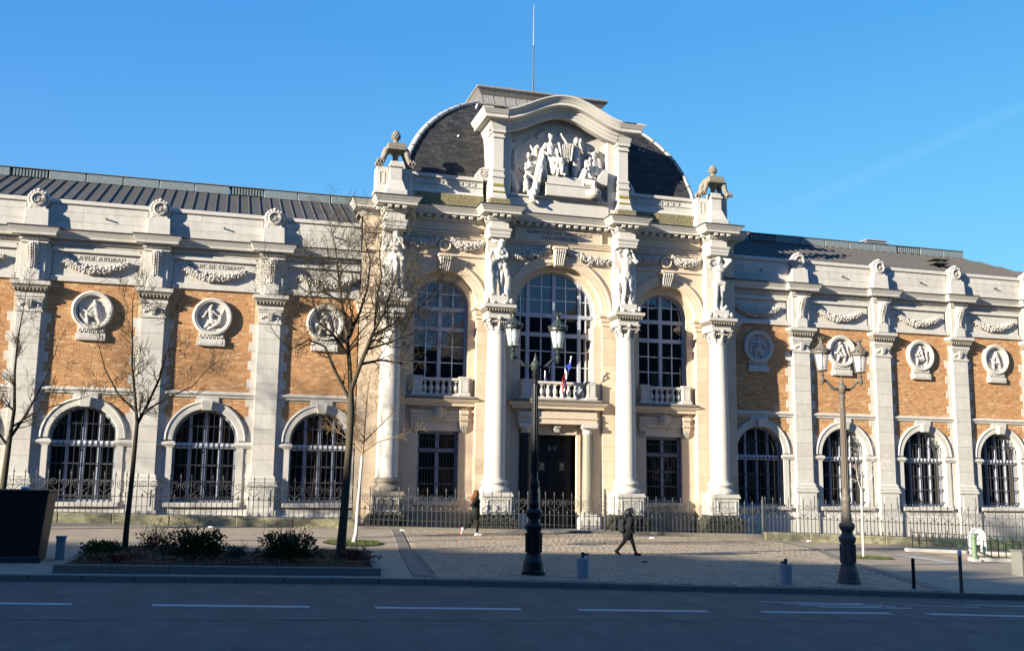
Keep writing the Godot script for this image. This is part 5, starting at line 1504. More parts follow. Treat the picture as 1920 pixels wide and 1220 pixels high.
func dome() -> void:   # four-sided slated dome with zinc hips
	var m := MB.new()
	var zc := -5.6
	for i in DP.size() - 1:
		var a: Array = DP[i]
		var b: Array = DP[i + 1]
		var o := V(0, 15, zc)
		var za: float = 2 * zc - a[2]
		var zb: float = 2 * zc - b[2]
		m.qo(V(-a[0], a[1], a[2]), V(a[0], a[1], a[2]), V(b[0], b[1], b[2]), V(-b[0], b[1], b[2]), o)
		m.qo(V(-a[0], a[1], za), V(a[0], a[1], za), V(b[0], b[1], zb), V(-b[0], b[1], zb), o)
		m.qo(V(a[0], a[1], a[2]), V(a[0], a[1], za), V(b[0], b[1], zb), V(b[0], b[1], b[2]), o)
		m.qo(V(-a[0], a[1], a[2]), V(-a[0], a[1], za), V(-b[0], b[1], zb), V(-b[0], b[1], b[2]), o)
	m.box(-6.75, 6.75, 12.9, 14.25, 2 * zc + 0.15, -0.15)
	var d := part(B, "dome", m, M.slate_bed)
	# slates laid course by course on the front
	var sl := bx(-0.5, 0.5, -0.02, 0.16, -0.004, 0.010).mesh()
	var xf := []
	var cl := []
	var one := []
	for i in DP.size() - 1:
		var a := V(DP[i][0], DP[i][1], DP[i][2])
		var b := V(DP[i + 1][0], DP[i + 1][1], DP[i + 1][2])
		var tg := V(0, b.y - a.y, b.z - a.z)
		var n := maxi(1, int(round(tg.length() / 0.115)))
		tg = tg.normalized()
		var nm := V(1, 0, 0).cross(tg)
		var tl := (tg - nm * 0.10).normalized()
		var nt := V(1, 0, 0).cross(tl)
		for k in n:
			var c := a.lerp(b, float(k) / n)
			var x := -c.x + 0.05 + (0.14 if k % 2 == 0 else 0.0)
			while x < c.x - 0.1:
				var w := minf(rng.randf_range(0.25, 0.30), c.x - x)
				var xm := x + w * 0.5
				x += w
				if absf(xm) < 3.0 and c.y < 17.0: continue
				var t := Transform3D(Basis(V(w - 0.012, 0, 0), tl, nt), V(xm, c.y, c.z) + nm * rng.randf_range(0.008, 0.016))
				var kk: int = [0, 0, 1, 1, 2, 3, 0, 1][rng.randi() % 8]
				if xm < -3.0 and xm > -6.2 and one.size() < 300 and c.y < 16.4:
					one.append([t, kk])
				else:
					xf.append(t)
					cl.append(slate_colour(kk) * rng.randf_range(0.88, 1.15))
	for e in one:
		part(d, "slate", sl, M["slate%d" % e[1]]).transform = e[0]
	many(d, "slating", sl, M.slate, xf, cl)
	# zinc hips
	for s in [-1.0, 1.0]:
		var ha := []
		var hb := []
		for p in DP:
			ha.append(V(s * (p[0] - 0.02), p[1] + 0.02, p[2] + 0.04))
			hb.append(V(s * (p[0] + 0.02), p[1] + 0.10, p[2] - 0.26))
		var h := MB.new()
		h.tube(ha, [0.085, 0.085, 0.085, 0.085, 0.085, 0.085, 0.085, 0.085, 0.085, 0.085], 8)
		var o := part(d, "zinc_hip", h, M.zinc_pale)
		var g := MB.new()
		g.tube(hb, [0.085, 0.085, 0.085, 0.085, 0.085, 0.085, 0.085, 0.085, 0.085, 0.085], 8)
		part(o, "hip_roll", g, M.zinc_pale)
		for i in 8:
			var r := MB.new()
			r.tube([(ha[i] as Vector3).lerp(ha[i + 1], 0.46), (ha[i] as Vector3).lerp(ha[i + 1], 0.54)], [0.097, 0.097], 8)
			part(o, "hip_joint", r, M.zinc)
	# flat top: flared zinc curb of upright sheets and a moulding
	var f := MB.new()
	f.hexa([W(-3.22, 2 * zc + 1.75), W(3.22, 2 * zc + 1.75), W(3.22, -1.70), W(-3.22, -1.70)], [W(-2.92, 2 * zc + 2.1), W(2.92, 2 * zc + 2.1), W(2.92, -2.02), W(-2.92, -2.02)], 18.70, 19.28)
	f.box(-3.24, 3.24, 18.66, 18.76, 2 * zc + 1.7, -1.66, 0.03)
	f.hexa([W(-2.92, 2 * zc + 2.1), W(2.92, 2 * zc + 2.1), W(2.92, -1.98), W(-2.92, -1.98)], [W(-3.14, 2 * zc + 1.9), W(3.14, 2 * zc + 1.9), W(3.14, -1.76), W(-3.14, -1.76)], 19.28, 19.50)
	f.box(-3.18, 3.18, 19.50, 19.60, 2 * zc + 1.8, -1.70, 0.02)
	f.box(-2.4, 2.4, 19.6, 19.85, -8.0, -3.2, 0.05)
	var c := part(d, "dome_cap", f, M.zinc_streak)
	for i in 12:
		var x := lerpf(-2.9, 2.9, i / 11.0)
		part(c, "cap_seam", bx(x - 0.02, x + 0.02, 0.0, 0.66, -0.01, 0.035), M.zinc_streak, V(0, 18.70, -1.72), V(-0.5, 0, 0))
	for e in [[-4.25, 16.62], [4.30, 16.95], [-3.25, 18.42], [4.45, 16.85]]:
		var h := MB.new()
		h.tube([V(0, -0.06, 0), V(0, 0.04, 0.10), V(0.02, 0.10, 0.14)], [0.05, 0.045, 0.03], 7)
		var zz := -0.3 - maxf(0.0, e[1] - 15.5) * 0.42
		part(d, "roof_hook", h, M.white_enamel, V(e[0], e[1], zz + 0.05))
	var an := MB.new()
	an.tube([V(0, 19.8, -4.0), V(0, 21.0, -4.0), V(0, 22.9, -4.0)], [0.05, 0.035, 0.03], 8)
	var ant := thing("lightning_rod", "thin tall lightning rod rising from the flat top of the dome", "lightning rod", V(0.18, 0, 0))
	part(ant, "mast", an, M.iron_grey)
	var at := MB.new()
	at.tube([V(0, 22.9, -4.0), V(0, 25.0, -4.0)], [0.03, 0.014], 8)
	part(ant, "rod_tip", at, M.zinc_pale)
# ---------------------------------------------------------------- ground
func base_y(x: float) -> float:
	x = clampf(x, -60.0, 60.0)
	return -0.022 * x if x < 0.0 else -0.034 * x
func yg(x: float, z: float) -> float:   # street level: falls to the right and away from the museum
	z = clampf(z, 2.4, 60.0)
	return base_y(x) - (0.045 * (z - 2.4) if z < 9.0 else 0.297 + 0.008 * (z - 9.0))
func zk(x: float) -> float:   # kerb line
	var k := [[-60, 17.3], [-14, 17.85], [-9.9, 17.92], [-6.6, 18.35], [-3, 19.0], [0.7, 19.55], [4, 19.85], [60, 22.0]]
	for i in k.size() - 1:
		if x < k[i + 1][0]:
			return lerpf(k[i][1], k[i + 1][1], clampf((x - k[i][0]) / (k[i + 1][0] - k[i][0]), 0.0, 1.0))
	return 22.0
func sheet(xs: Array, zs: Array, dy: float, kerb := false) -> MB:
	var m := MB.new()
	for i in xs.size() - 1:
		for j in zs.size() - 1:
			var q := []
			for k in [[i, j + 1], [i + 1, j + 1], [i + 1, j], [i, j]]:
				var x: float = xs[k[0]]
				var z: float = zs[k[1]]
				if kerb: z = lerpf(zk(x), zs[-1], float(k[1]) / (zs.size() - 1)) if dy < -0.1 else lerpf(zs[0], zk(x) - 0.16, float(k[1]) / (zs.size() - 1))
				q.append(V(x, yg(x, z) + dy, z))
			m.quad(q[0], q[1], q[2], q[3])
	return m
func grid(a: float, b: float, n: int) -> Array:
	var o := []
	for i in n + 1: o.append(lerpf(a, b, float(i) / n))
	return o
func edge_l(z: float) -> float: return lerpf(-7.3, -9.15, clampf((z - 3.5) / 14.1, 0.0, 1.0))
func edge_r(z: float) -> float:
	if z < 6.2: return 8.3
	if z < 15.4: return lerpf(8.3, 4.75, (z - 6.2) / 9.2)
	return lerpf(4.75, 3.2, (z - 15.4) / 4.2)
func ground() -> void:
	var far := [-600.0, -200.0, -100.0, -60.0] + grid(-50, 50, 20) + [60.0, 100.0, 200.0, 600.0]
	var fz := [-600.0, -100.0, -20.0, 0.0, 2.4] + grid(5, 60, 11) + [100.0, 600.0]
	tag(part(self, "ground", sheet(far, fz, -0.30), M.ground), "", "", "", "structure")
	tag(part(self, "road", sheet(grid(-58, 58, 58), [0.0, 27.0, 31.0, 36.5], -0.13, true), M.asphalt), "", "", "", "structure")
	tag(part(self, "pavement", sheet(grid(-58, 58, 58), grid(0.0, 17.0, 14), -0.022, true), M.pavement), "", "", "", "structure")
	tag(part(self, "pavement", sheet(grid(-58, 58, 20), [36.6, 44.0], 0.0), M.pavement), "", "", "", "structure")
	var kb := Node3D.new()
	put(self, kb, "kerb")
	tag(kb, "", "", "", "structure")
	var x := -26.0
	while x < 16.0:
		var a := V(x, yg(x, zk(x)), zk(x))
		var b := V(x + 0.99, yg(x + 0.99, zk(x + 0.99)), zk(x + 0.99))
		var m := MB.new()
		var d := (b - a)
		m.hexa([W(0, -0.2), W(d.x, d.z - 0.2), W(d.x, d.z + 0.012), W(0, 0.012)], [W(0, -0.2), W(d.x, d.z - 0.2), W(d.x, d.z - 0.01), W(0, -0.01)], -0.28, 0.0, 0.015)
		part(kb, "kerb_stone", m, M.granite_kerb, a, V(0, 0, atan2(d.y, d.x)))
		x += 1.0
	# sett-paved forecourt
	var pb := MB.new()
	var zs := grid(2.5, 19.6, 20)
	for j in 20:
		for i in 20:
			var q := []
			for k in [[i, j + 1], [i + 1, j + 1], [i + 1, j], [i, j]]:
				var t: float = k[0] / 20.0
				var z: float = zs[k[1]]
				var xx := lerpf(edge_l(z), edge_r(z), t)
				z = minf(z, zk(xx) - 0.2)
				q.append(V(xx, yg(xx, z) - 0.010, z))
			pb.quad(q[0], q[1], q[2], q[3])
	var pz := part(self, "paved_forecourt", pb, M.joint)
	tag(pz, "", "", "", "structure")
	var sm := bx(-0.5, 0.5, -0.03, 0.0, -0.5, 0.5, 0.035).mesh()
	var xf := []
	var cl := []
	var n := 0
	var z := 19.5
	var row := 0
	while z > 2.75:
		var w := 0.155
		x = edge_l(z) + 0.42 + (0.11 if row % 2 else 0.0)
		while x < edge_r(z) - 0.25:
			var l := rng.randf_range(0.19, 0.25)
			if z < zk(x) - 0.28:
				var y := yg(x, z) + rng.randf_range(0.0, 0.003)
				var b := Basis(V(0, 0, 1), -0.025) * Basis(V(1, 0, 0), rng.randf_range(-0.007, 0.007) + (0.045 if z < 9.0 else 0.008)) * Basis.from_scale(V(l - 0.012, 1, w - 0.011))
				var t := Transform3D(b, V(x + l * 0.5, y, z))
				var k: int = [0, 0, 1, 1, 2, 3, 4, 4][rng.randi() % 8]
				if n < 300 and x > -7.5:
					part(pz, "sett", sm, M["sett%d" % k]).transform = t
					n += 1
				else:
					xf.append(t)
					cl.append(sett_colour(k) * rng.randf_range(0.9, 1.1))
			x += l
		z -= w
		row += 1
	many(pz, "sett_paving", sm, M.sett, xf, cl)
	for e in 2:
		z = 3.0
		while z < 19.3:
			var l := 0.62
			var xa := edge_l(z + l * 0.5) if e == 0 else edge_r(z + l * 0.5) - 0.02
			var zz := minf(z + l * 0.5, 19.2)
			if zz + 0.45 < zk(xa):
				var sl := (edge_l(z + l) - edge_l(z)) / l if e == 0 else (edge_r(z + l) - edge_r(z)) / l
				var m := MB.new()
				m.hexa([W(-0.02, -0.305), W(0.36, -0.305), W(0.36, 0.305), W(-0.02, 0.305)], [W(-0.02, -0.305), W(0.36, -0.305), W(0.36, 0.305), W(-0.02, 0.305)], -0.06, 0.008, 0.01)
				part(pz, "border_stone", m, M.granite_kerb, V(xa, yg(xa, zz), zz), V(0.045 if z < 9 else 0.008, atan(sl), -0.025))
			z += l
	markings()
	for g in [[-9.22, 7.55, 0.95, 0.95, "round grass patch at the foot of the white-stemmed young tree"], [9.0, 8.45, 1.1, 0.5, "flat grass patch at the foot of the pale sapling behind the right lamp post"]]:
		var xg := []
		var bl := MB.new()
		bl.tri(V(-0.008, 0, 0), V(0.008, 0, 0), V(0.004, 0.07, 0.015))
		bl.tri(V(0, 0, -0.008), V(0, 0, 0.008), V(0.012, 0.055, 0))
		for i in 2600:
			var a := rng.randf() * TAU
			var r := sqrt(rng.randf()) * rng.randf_range(0.85, 1.0)
			var p := V(g[0] + r * g[2] * cos(a), 0, g[1] + r * g[3] * sin(a))
			p.y = yg(p.x, p.z) - 0.02
			xg.append(Transform3D(Basis(Vector3.UP, rng.randf() * TAU) * Basis.from_scale(Vector3.ONE * rng.randf_range(0.5, 1.3)), p))
		many(self, "grass_patch", bl.mesh(), M.grass, xg, [])
		tag(get_child(get_child_count() - 1), g[4], "grass")
		var sd := MB.new()
		for i in 28:
			var a0 := TAU * i / 28.0
			var a1 := TAU * (i + 1) / 28.0
			var c := V(g[0], yg(g[0], g[1]) - 0.012, g[1])
			sd.tri(c, V(g[0] + g[2] * 1.02 * cos(a1), yg(g[0] + g[2] * cos(a1), g[1] + g[3] * sin(a1)) - 0.012, g[1] + g[3] * 1.02 * sin(a1)), V(g[0] + g[2] * 1.02 * cos(a0), yg(g[0] + g[2] * cos(a0), g[1] + g[3] * sin(a0)) - 0.012, g[1] + g[3] * 1.02 * sin(a0)))
		tag(part(self, "soil", sd, M.soil), "", "", "", "structure")
func stripe(par: Node, called: String, p: Array) -> void:   # painted quadrilateral laid on the road
	var m := MB.new()
	var q := []
	for e in p: q.append(V(e.x, yg(e.x, e.y) - 0.13 + 0.005, e.y))
	m.quad(q[0], q[1], q[2], q[3])
	part(par, called, m, M.paint)
func markings() -> void:
	var o := Node3D.new()
	put(self, o, "road_markings")
	tag(o, "", "", "", "structure")
	for d in [[-19.6, -15.75], [-14.45, -11.8], [-10.65, -8.0], [-6.9, -4.35], [-3.25, -0.5], [0.3, 3.2]]:
		var za: float = 21.35 + (d[0] + 14.0) * 0.083
		var zb: float = 21.35 + (d[1] + 14.0) * 0.083
		stripe(o, "lane_dash", [W(d[0], za + 0.24), W(d[1], zb + 0.24), W(d[1], zb), W(d[0], za)])
	for d in [[-2.3, -1.45, 20.85, 0.10], [-1.62, -0.15, 21.00, 0.10], [-2.05, 0.2, 21.22, 0.09], [-1.78, 0.35, 21.42, 0.09], [-1.45, 0.55, 21.66, 0.14], [-1.9, -0.2, 21.12, 0.06], [0.9, 1.9, 21.3, 0.08], [1.5, 2.5, 21.42, 0.08], [2.6, 4.6, 21.1, 0.12]]:
		var zz: float = d[2] - 0.12
		stripe(o, "bus_zigzag", [W(d[0], zz + d[3]), W(d[1], zz + d[3] + 0.16), W(d[1] + 0.1, zz + 0.16), W(d[0] - 0.1, zz)])
	var tar := MB.new()   # bituminous joint between two lanes of surfacing
	for i in 60:
		var xa := -28.0 + i * 0.8
		var q := []
		for e in [[xa, 0.05], [xa + 0.8, 0.05], [xa + 0.8, 0.0], [xa, 0.0]]:
			var zz: float = 23.6 + 0.03 * e[0] + 0.025 * sin(e[0] * 1.9) + e[1] * (0.8 + 0.5 * sin(e[0] * 3.1))
			q.append(V(e[0], yg(e[0], zz) - 0.126, zz))
		tar.quad(q[0], q[1], q[2], q[3])
	part(o, "tar_joint", tar, M.tar)
	var t := MB.new()
	for e in [[11.35, 7.3, 12.35, 9.8]]:
		var q := [V(11.0, 0, 7.2), V(11.5, 0, 9.6), V(12.1, 0, 9.6), V(11.9, 0, 7.2)]
		for i in 4: q[i].y = yg(q[i].x, q[i].z) - 0.014
		t.quad(q[0], q[1], q[2], q[3])
	tag(part(self, "tactile_strip", t, M.paint), "", "", "", "structure")
# ---------------------------------------------------------------- fences
var bar_tall: Mesh
var bar_short: Mesh
var scroll_mesh: Mesh
func fence_run(o: Node3D, x0: float, x1: float, z: float, foot: Callable, gate: Array) -> void:
	if bar_tall == null:
		var m := MB.new()
		m.box(-0.013, 0.013, 0.0, 1.30, -0.013, 0.013)
		m.lathe([W(0.0, 1.28), W(0.022, 1.30), W(0.026, 1.33), W(0.0, 1.46)], Vector3.ZERO, 6)
		m.lathe([W(0.0, 1.05), W(0.028, 1.06), W(0.028, 1.09), W(0.0, 1.10)], Vector3.ZERO, 6)
		bar_tall = m.mesh()
		m = MB.new()
		m.box(-0.011, 0.011, 0.0, 0.62, -0.011, 0.011)
		m.lathe([W(0.0, 0.60), W(0.035, 0.63), W(0.0, 0.76)], Vector3.ZERO, 6)
		m.tube([V(-0.05, 0.66, 0), V(-0.02, 0.62, 0), V(0.02, 0.62, 0), V(0.05, 0.66, 0)], [0.008, 0.011, 0.011, 0.008], 5)
		bar_short = m.mesh()
		m = MB.new()
		for s in [-1.0, 1.0]:
			var p := [V(0, 0.62, 0), V(s * 0.02, 0.70, 0), V(s * 0.12, 0.80, 0), V(s * 0.24, 0.89, 0)]
			var r := [0.012, 0.012, 0.012, 0.012]
			for i in 17:
				var u := i / 16.0
				var a := -0.35 + u * 9.0
				var q := 0.135 * (1.0 - u * 0.74)
				p.append(V(s * (0.172 + q * cos(a)), 1.03 + q * sin(a), 0))
				r.append(0.012)
			m.tube(p, r, 5)
		scroll_mesh = m.mesh()
	var n := int((x1 - x0) / 0.36)
	for i in n + 1:
		var x := x0 + i * 0.36
		var y: float = foot.call(x)
		part(o, "tall_bar", bar_tall, M.iron_grey, V(x, y, z))
		if i < n:
			part(o, "short_bar", bar_short, M.iron_grey, V(x + 0.18, foot.call(x + 0.18), z))
		if i % 2 == 1:
			part(o, "scrollwork", scroll_mesh, M.iron_grey, V(x, y, z))
	var ang := atan2(foot.call(x1) - foot.call(x0), x1 - x0)
	var l := x1 - x0
	for h in gate:
		part(o, "rail", bx(0, l, -0.012, 0.012, -0.018, 0.018), M.iron_grey, V(x0, foot.call(x0) + h, z), V(0, 0, ang))
func wall_top(x: float) -> float: return yg(x, 2.7) + 0.31
func fences() -> void:
	for s in [-1, 1]:
		var lft: bool = s < 0
		var o := thing("low_wall", "low mossy stone kerb wall carrying the iron fence before the left wing" if lft else "low mossy stone kerb wall carrying the iron fence before the right wing", "wall")
		var x := -26.0 if lft else 8.3
		var e := -8.55 if lft else 27.0
		while x < e - 0.3:
			var l := minf(rng.randf_range(1.5, 2.3), e - x)
			if e - x - l < 0.5: l = e - x
			var m := MB.new()
			var dy := yg(x + l, 2.7) - yg(x, 2.7)
			m.box(0.004, l - 0.004, -0.45, 0.31, -0.28, 0.0, 0.03)
			for i in m.v.size(): m.v[i].y += dy * m.v[i].x / l
			part(o, "wall_stone", m, M.stone_mossy, V(x, yg(x, 2.7), 2.66 + rng.randf_range(-0.01, 0.012)))
			x += l
	var f := thing("iron_fence", "spiked wrought iron fence with scrolls on the low wall before the left wing", "fence", Vector3.ZERO, "iron fences along the museum front")
	fence_run(f, -25.5, -8.6, 2.48, wall_top, [0.02, 0.60])
	f = thing("iron_fence", "spiked wrought iron fence with scrolls on the low wall before the right wing", "fence", Vector3.ZERO, "iron fences along the museum front")
	fence_run(f, 8.45, 26.8, 2.48, wall_top, [0.02, 0.60])
	var ft := func(x: float) -> float: return yg(x, 2.5) + 0.10
	f = thing("iron_fence", "taller spiked wrought iron fence and gate before the columns", "fence", Vector3.ZERO, "iron fences along the museum front")
	fence_run(f, -8.35, 8.2, 2.48, ft, [0.0, 0.22, 0.60])
	for x in [-1.42, 1.32, -8.45, 8.32]:
		var m := MB.new()
		m.box(-0.04, 0.04, -0.15, 1.46, -0.04, 0.04, 0.006)
		m.lathe([W(0.055, 1.46), W(0.06, 1.5), W(0.03, 1.54), W(0.05, 1.6), W(0.0, 1.68)], Vector3.ZERO, 8)
		part(f, "gate_post", m, M.iron_grey, V(x, yg(x, 2.5) + 0.08, 2.48))
	part(f, "fence_sill", bx(-8.4, 8.3, -0.3, 0.06, -0.14, 0.14, 0.01), M.stone_grey, V(0, 0.02, 2.48), V(0, 0, -0.020))
# ---------------------------------------------------------------- trees and plants
func twig(m: MB, p: Vector3, d: Vector3, l: float, r: float, depth: int, up: float) -> void:
	var pts := [p]
	var rr := [r]
	var n := 4 if depth > 0 else 3
	var q := p
	var kids := []
	for i in n:
		d = (d + V(rng.randf_range(-0.28, 0.28), rng.randf_range(-0.16, 0.20) + up, rng.randf_range(-0.28, 0.28))).normalized()
		q += d * l / n
		pts.append(q)
		rr.append(maxf(0.004, r * (1.0 - 0.72 * (i + 1) / n)))
		if depth > 0: kids.append([q, d, rr[-1]])
	m.tube(pts, rr, 5 if depth > 1 else 4, false)
	for k in kids:
		for j in 2:
			if rng.randf() > 0.78: continue
			var a := rng.randf() * TAU
			var s: Vector3 = (k[1] as Vector3).cross(V(cos(a), 0.3, sin(a))).normalized()
			twig(m, k[0], (k[1] * 0.75 + s * 0.85).normalized(), l * rng.randf_range(0.42, 0.62), k[2] * 0.72, depth - 1, up)
func limb(o: Node3D, called: String, pts: Array, r0: float, r1: float, mat: Material, depth: int, tl: float, up: float, from := 1, dens := 2) -> void:
	var m := MB.new()
	var rr := []
	var p3 := []
	for i in pts.size():
		p3.append(pts[i])
		rr.append(lerpf(r0, r1, float(i) / (pts.size() - 1)))
	m.tube(p3, rr, 8)
	for i in range(from, pts.size()):
		for k in dens:
			var d := (pts[i] - pts[i - 1] as Vector3).normalized()
			var a := rng.randf() * TAU
			var s := d.cross(V(cos(a), 0.2, sin(a))).normalized()
			var at: Vector3 = (pts[i - 1] as Vector3).lerp(pts[i], rng.randf_range(0.3, 1.0))
			twig(m, at, (d * 0.7 + s * 0.9).normalized(), tl * rng.randf_range(0.6, 1.1), rr[i] * 0.55, depth, up)
	twig(m, pts[-1], (pts[-1] - pts[-2] as Vector3).normalized(), tl, rr[-1], depth, up)
	part(o, called, m, mat)
func sk(a: Array, zs: float) -> Array:   # limb given as x, y in metres from the foot, wandering in depth
	var o := []
	for i in range(0, a.size(), 2):
		o.append(V(a[i], a[i + 1], zs * (i / 2.0) / maxf(1.0, a.size() / 2.0 - 1.0)))
	return o
func trees() -> void:
	rng.seed = 77
	var t := thing("bare_tree", "tallest bare tree with a thick forked trunk at the right end of the planting bed", "tree", V(-10.35, -0.02, 13.6))
	var tr := MB.new()
	tr.tube([V(0, -0.1, 0), V(0.02, 0.25, 0), V(0.06, 1.0, 0.02), V(0.10, 2.0, 0.02), V(0.14, 3.0, 0.0), V(0.15, 3.7, 0.02), V(0.12, 4.3, 0.03)], [0.15, 0.12, 0.108, 0.098, 0.092, 0.098, 0.075], 12)
	part(t, "trunk", tr, M.bark)
	limb(t, "branch", sk([0.13, 4.2, 0.07, 5.0, -0.02, 5.8, -0.17, 6.6, -0.32, 7.6, -0.42, 8.3], -0.3), 0.07, 0.018, M.bark, 2, 1.1, 0.05, 2, 4)
	limb(t, "branch", sk([0.13, 4.3, 0.38, 5.1, 0.62, 5.8, 0.88, 6.35, 1.05, 6.9, 1.25, 7.7], 0.4), 0.068, 0.015, M.bark, 2, 1.1, 0.05, 2, 4)
	limb(t, "branch", sk([0.05, 5.2, -0.42, 5.75, -0.8, 6.0, -1.05, 6.7, -1.2, 7.2], 0.6), 0.04, 0.010, M.bark_dark, 2, 0.95, 0.05, 1, 4)
	limb(t, "branch", sk([0.0, 5.7, 0.3, 6.4, 0.5, 7.1, 0.58, 7.9, 0.42, 8.5], -0.5), 0.045, 0.012, M.bark_dark, 2, 0.95, 0.06, 1, 4)
	limb(t, "branch", sk([0.6, 5.75, 1.25, 6.15, 1.8, 6.5, 2.2, 7.0], 0.3), 0.045, 0.012, M.bark_dark, 2, 0.95, 0.05, 1, 4)
	limb(t, "branch", sk([0.35, 5.0, 0.9, 5.15, 1.6, 5.1, 2.25, 5.4], -0.4), 0.04, 0.01, M.bark, 2, 0.85, 0.03, 1, 3)
	limb(t, "branch", sk([-0.17, 6.6, -0.65, 6.9, -1.1, 6.9, -1.5, 7.2], -0.4), 0.035, 0.01, M.bark_dark, 2, 0.95, 0.05, 1, 4)
	limb(t, "branch", sk([0.13, 4.0, -0.3, 4.75, -0.62, 5.4, -1.05, 5.55, -1.5, 5.25, -1.9, 5.6], 0.5), 0.05, 0.010, M.bark, 1, 0.6, 0.04)
	limb(t, "branch", sk([0.5, 5.4, 1.1, 5.6, 1.7, 5.85, 2.3, 6.0], 0.7), 0.035, 0.01, M.bark_dark, 2, 0.85, 0.04, 1, 3)
	limb(t, "branch", sk([0.7, 6.0, 0.75, 6.8, 0.9, 7.5, 0.85, 8.2], -0.6), 0.035, 0.01, M.bark_dark, 2, 0.95, 0.06, 1, 4)
	t = thing("bare_tree", "slender bare tree with a straight dark stem left of the big shrub", "tree", V(-15.65, 0.10, 12.4))
	tr = MB.new()
	tr.tube([V(0, -0.1, 0), V(0.01, 0.6, 0), V(0.05, 1.6, 0), V(0.07, 2.5, 0), V(0.09, 3.25, 0)], [0.085, 0.07, 0.062, 0.058, 0.05], 10)
	part(t, "trunk", tr, M.bark_dark)
	limb(t, "branch", sk([0.09, 3.2, 0.0, 3.9, -0.12, 4.7, -0.16, 5.5, -0.2, 6.2], 0.3), 0.045, 0.012, M.bark_dark, 2, 0.8, 0.06, 1, 3)
	limb(t, "branch", sk([0.09, 3.2, 0.3, 3.7, 0.55, 4.4, 0.7, 5.2, 0.85, 6.0], -0.3), 0.045, 0.012, M.bark_dark, 2, 0.8, 0.05, 1, 3)
	limb(t, "branch", sk([0.05, 3.5, -0.45, 4.0, -0.8, 4.6, -1.0, 5.2], -0.3), 0.03, 0.01, M.bark_dark, 2, 0.6, 0.04)
	limb(t, "branch", sk([0.2, 3.5, 0.8, 3.9, 1.4, 4.2, 1.8, 4.7], 0.4), 0.03, 0.01, M.bark_dark, 2, 0.6, 0.03)
	t = thing("bare_tree", "bare tree at the left edge rising behind the dark container", "tree", V(-19.1, 0.05, 9.8))
	tr = MB.new()
	tr.tube([V(0, -0.1, 0), V(0.02, 1.0, 0), V(0.06, 2.2, 0), V(0.10, 3.0, 0)], [0.11, 0.09, 0.08, 0.065], 10)
	part(t, "trunk", tr, M.bark)
	limb(t, "branch", sk([0.10, 2.9, 0.16, 3.7, 0.1, 4.7, 0.12, 5.6, 0.2, 6.4], 0.3), 0.055, 0.012, M.bark_dark, 2, 0.9, 0.06, 1, 2)
	limb(t, "branch", sk([0.10, 2.9, 0.45, 3.6, 0.75, 4.4, 1.0, 5.3], -0.4), 0.045, 0.012, M.bark_dark, 2, 0.8, 0.05, 1, 2)
	limb(t, "branch", sk([0.06, 2.7, -0.4, 3.3, -0.7, 4.2, -0.8, 5.1], 0.4), 0.04, 0.012, M.bark_dark, 2, 0.8, 0.05, 1, 2)
	limb(t, "branch", sk([0.12, 3.2, 0.8, 3.7, 1.5, 3.9, 2.0, 4.1], 0.2), 0.03, 0.008, M.bark_dark, 2, 0.6, 0.02)
	t = thing("young_tree", "slim young tree with a whitewashed stem and ochre twigs on round grass patch", "tree", V(-9.2, -0.05, 7.6))
	tr = MB.new()
	tr.tube([V(0, -0.1, 0), V(0.0, 0.08, 0), V(0.05, 0.3, 0), V(0.08, 1.2, 0), V(0.14, 2.3, 0.0), V(0.16, 2.75, 0.0)], [0.10, 0.075, 0.062, 0.052, 0.046, 0.04], 10)
	part(t, "trunk", tr, M.bark_pale)
	limb(t, "leader", sk([0.16, 2.7, 0.2, 3.3, 0.22, 4.0, 0.26, 4.7, 0.3, 5.2], 0.0), 0.036, 0.010, M.bark_ochre, 2, 0.75, 0.04, 1, 4)
	for e in [[0.17, 2.85, 0.65, 3.2, 1.1, 3.35, 1.55, 3.5], [0.17, 2.8, -0.3, 3.25, -0.6, 3.5, -0.9, 3.8], [0.2, 3.2, 0.65, 3.65, 1.0, 4.0, 1.3, 4.3], [0.2, 3.3, -0.2, 3.8, -0.5, 4.2, -0.65, 4.5]]:
		limb(t, "branch", sk(e, rng.randf_range(-0.5, 0.5)), 0.022, 0.007, M.bark_ochre, 1, 0.55, 0.03)
	t = thing("young_tree", "pale staked sapling with thin twigs in the grass behind the right lamp post", "tree", V(8.9, -0.56, 8.4))
	tr = MB.new()
	tr.tube([V(0, -0.1, 0), V(0.01, 1.2, 0), V(0.02, 2.5, 0)], [0.045, 0.04, 0.035], 8)
	part(t, "trunk", tr, M.bark_pale)
	limb(t, "leader", sk([0.02, 2.4, 0.05, 3.0, 0.1, 3.7], 0.1), 0.028, 0.008, M.bark_pale, 1, 0.6, 0.05, 1, 3)
	for e in [[0.02, 2.3, -0.2, 2.8, -0.3, 3.3], [0.03, 2.4, 0.4, 2.8, 0.7, 3.3]]:
		limb(t, "branch", sk(e, 0.2), 0.018, 0.006, M.bark_pale, 1, 0.4, 0.05)
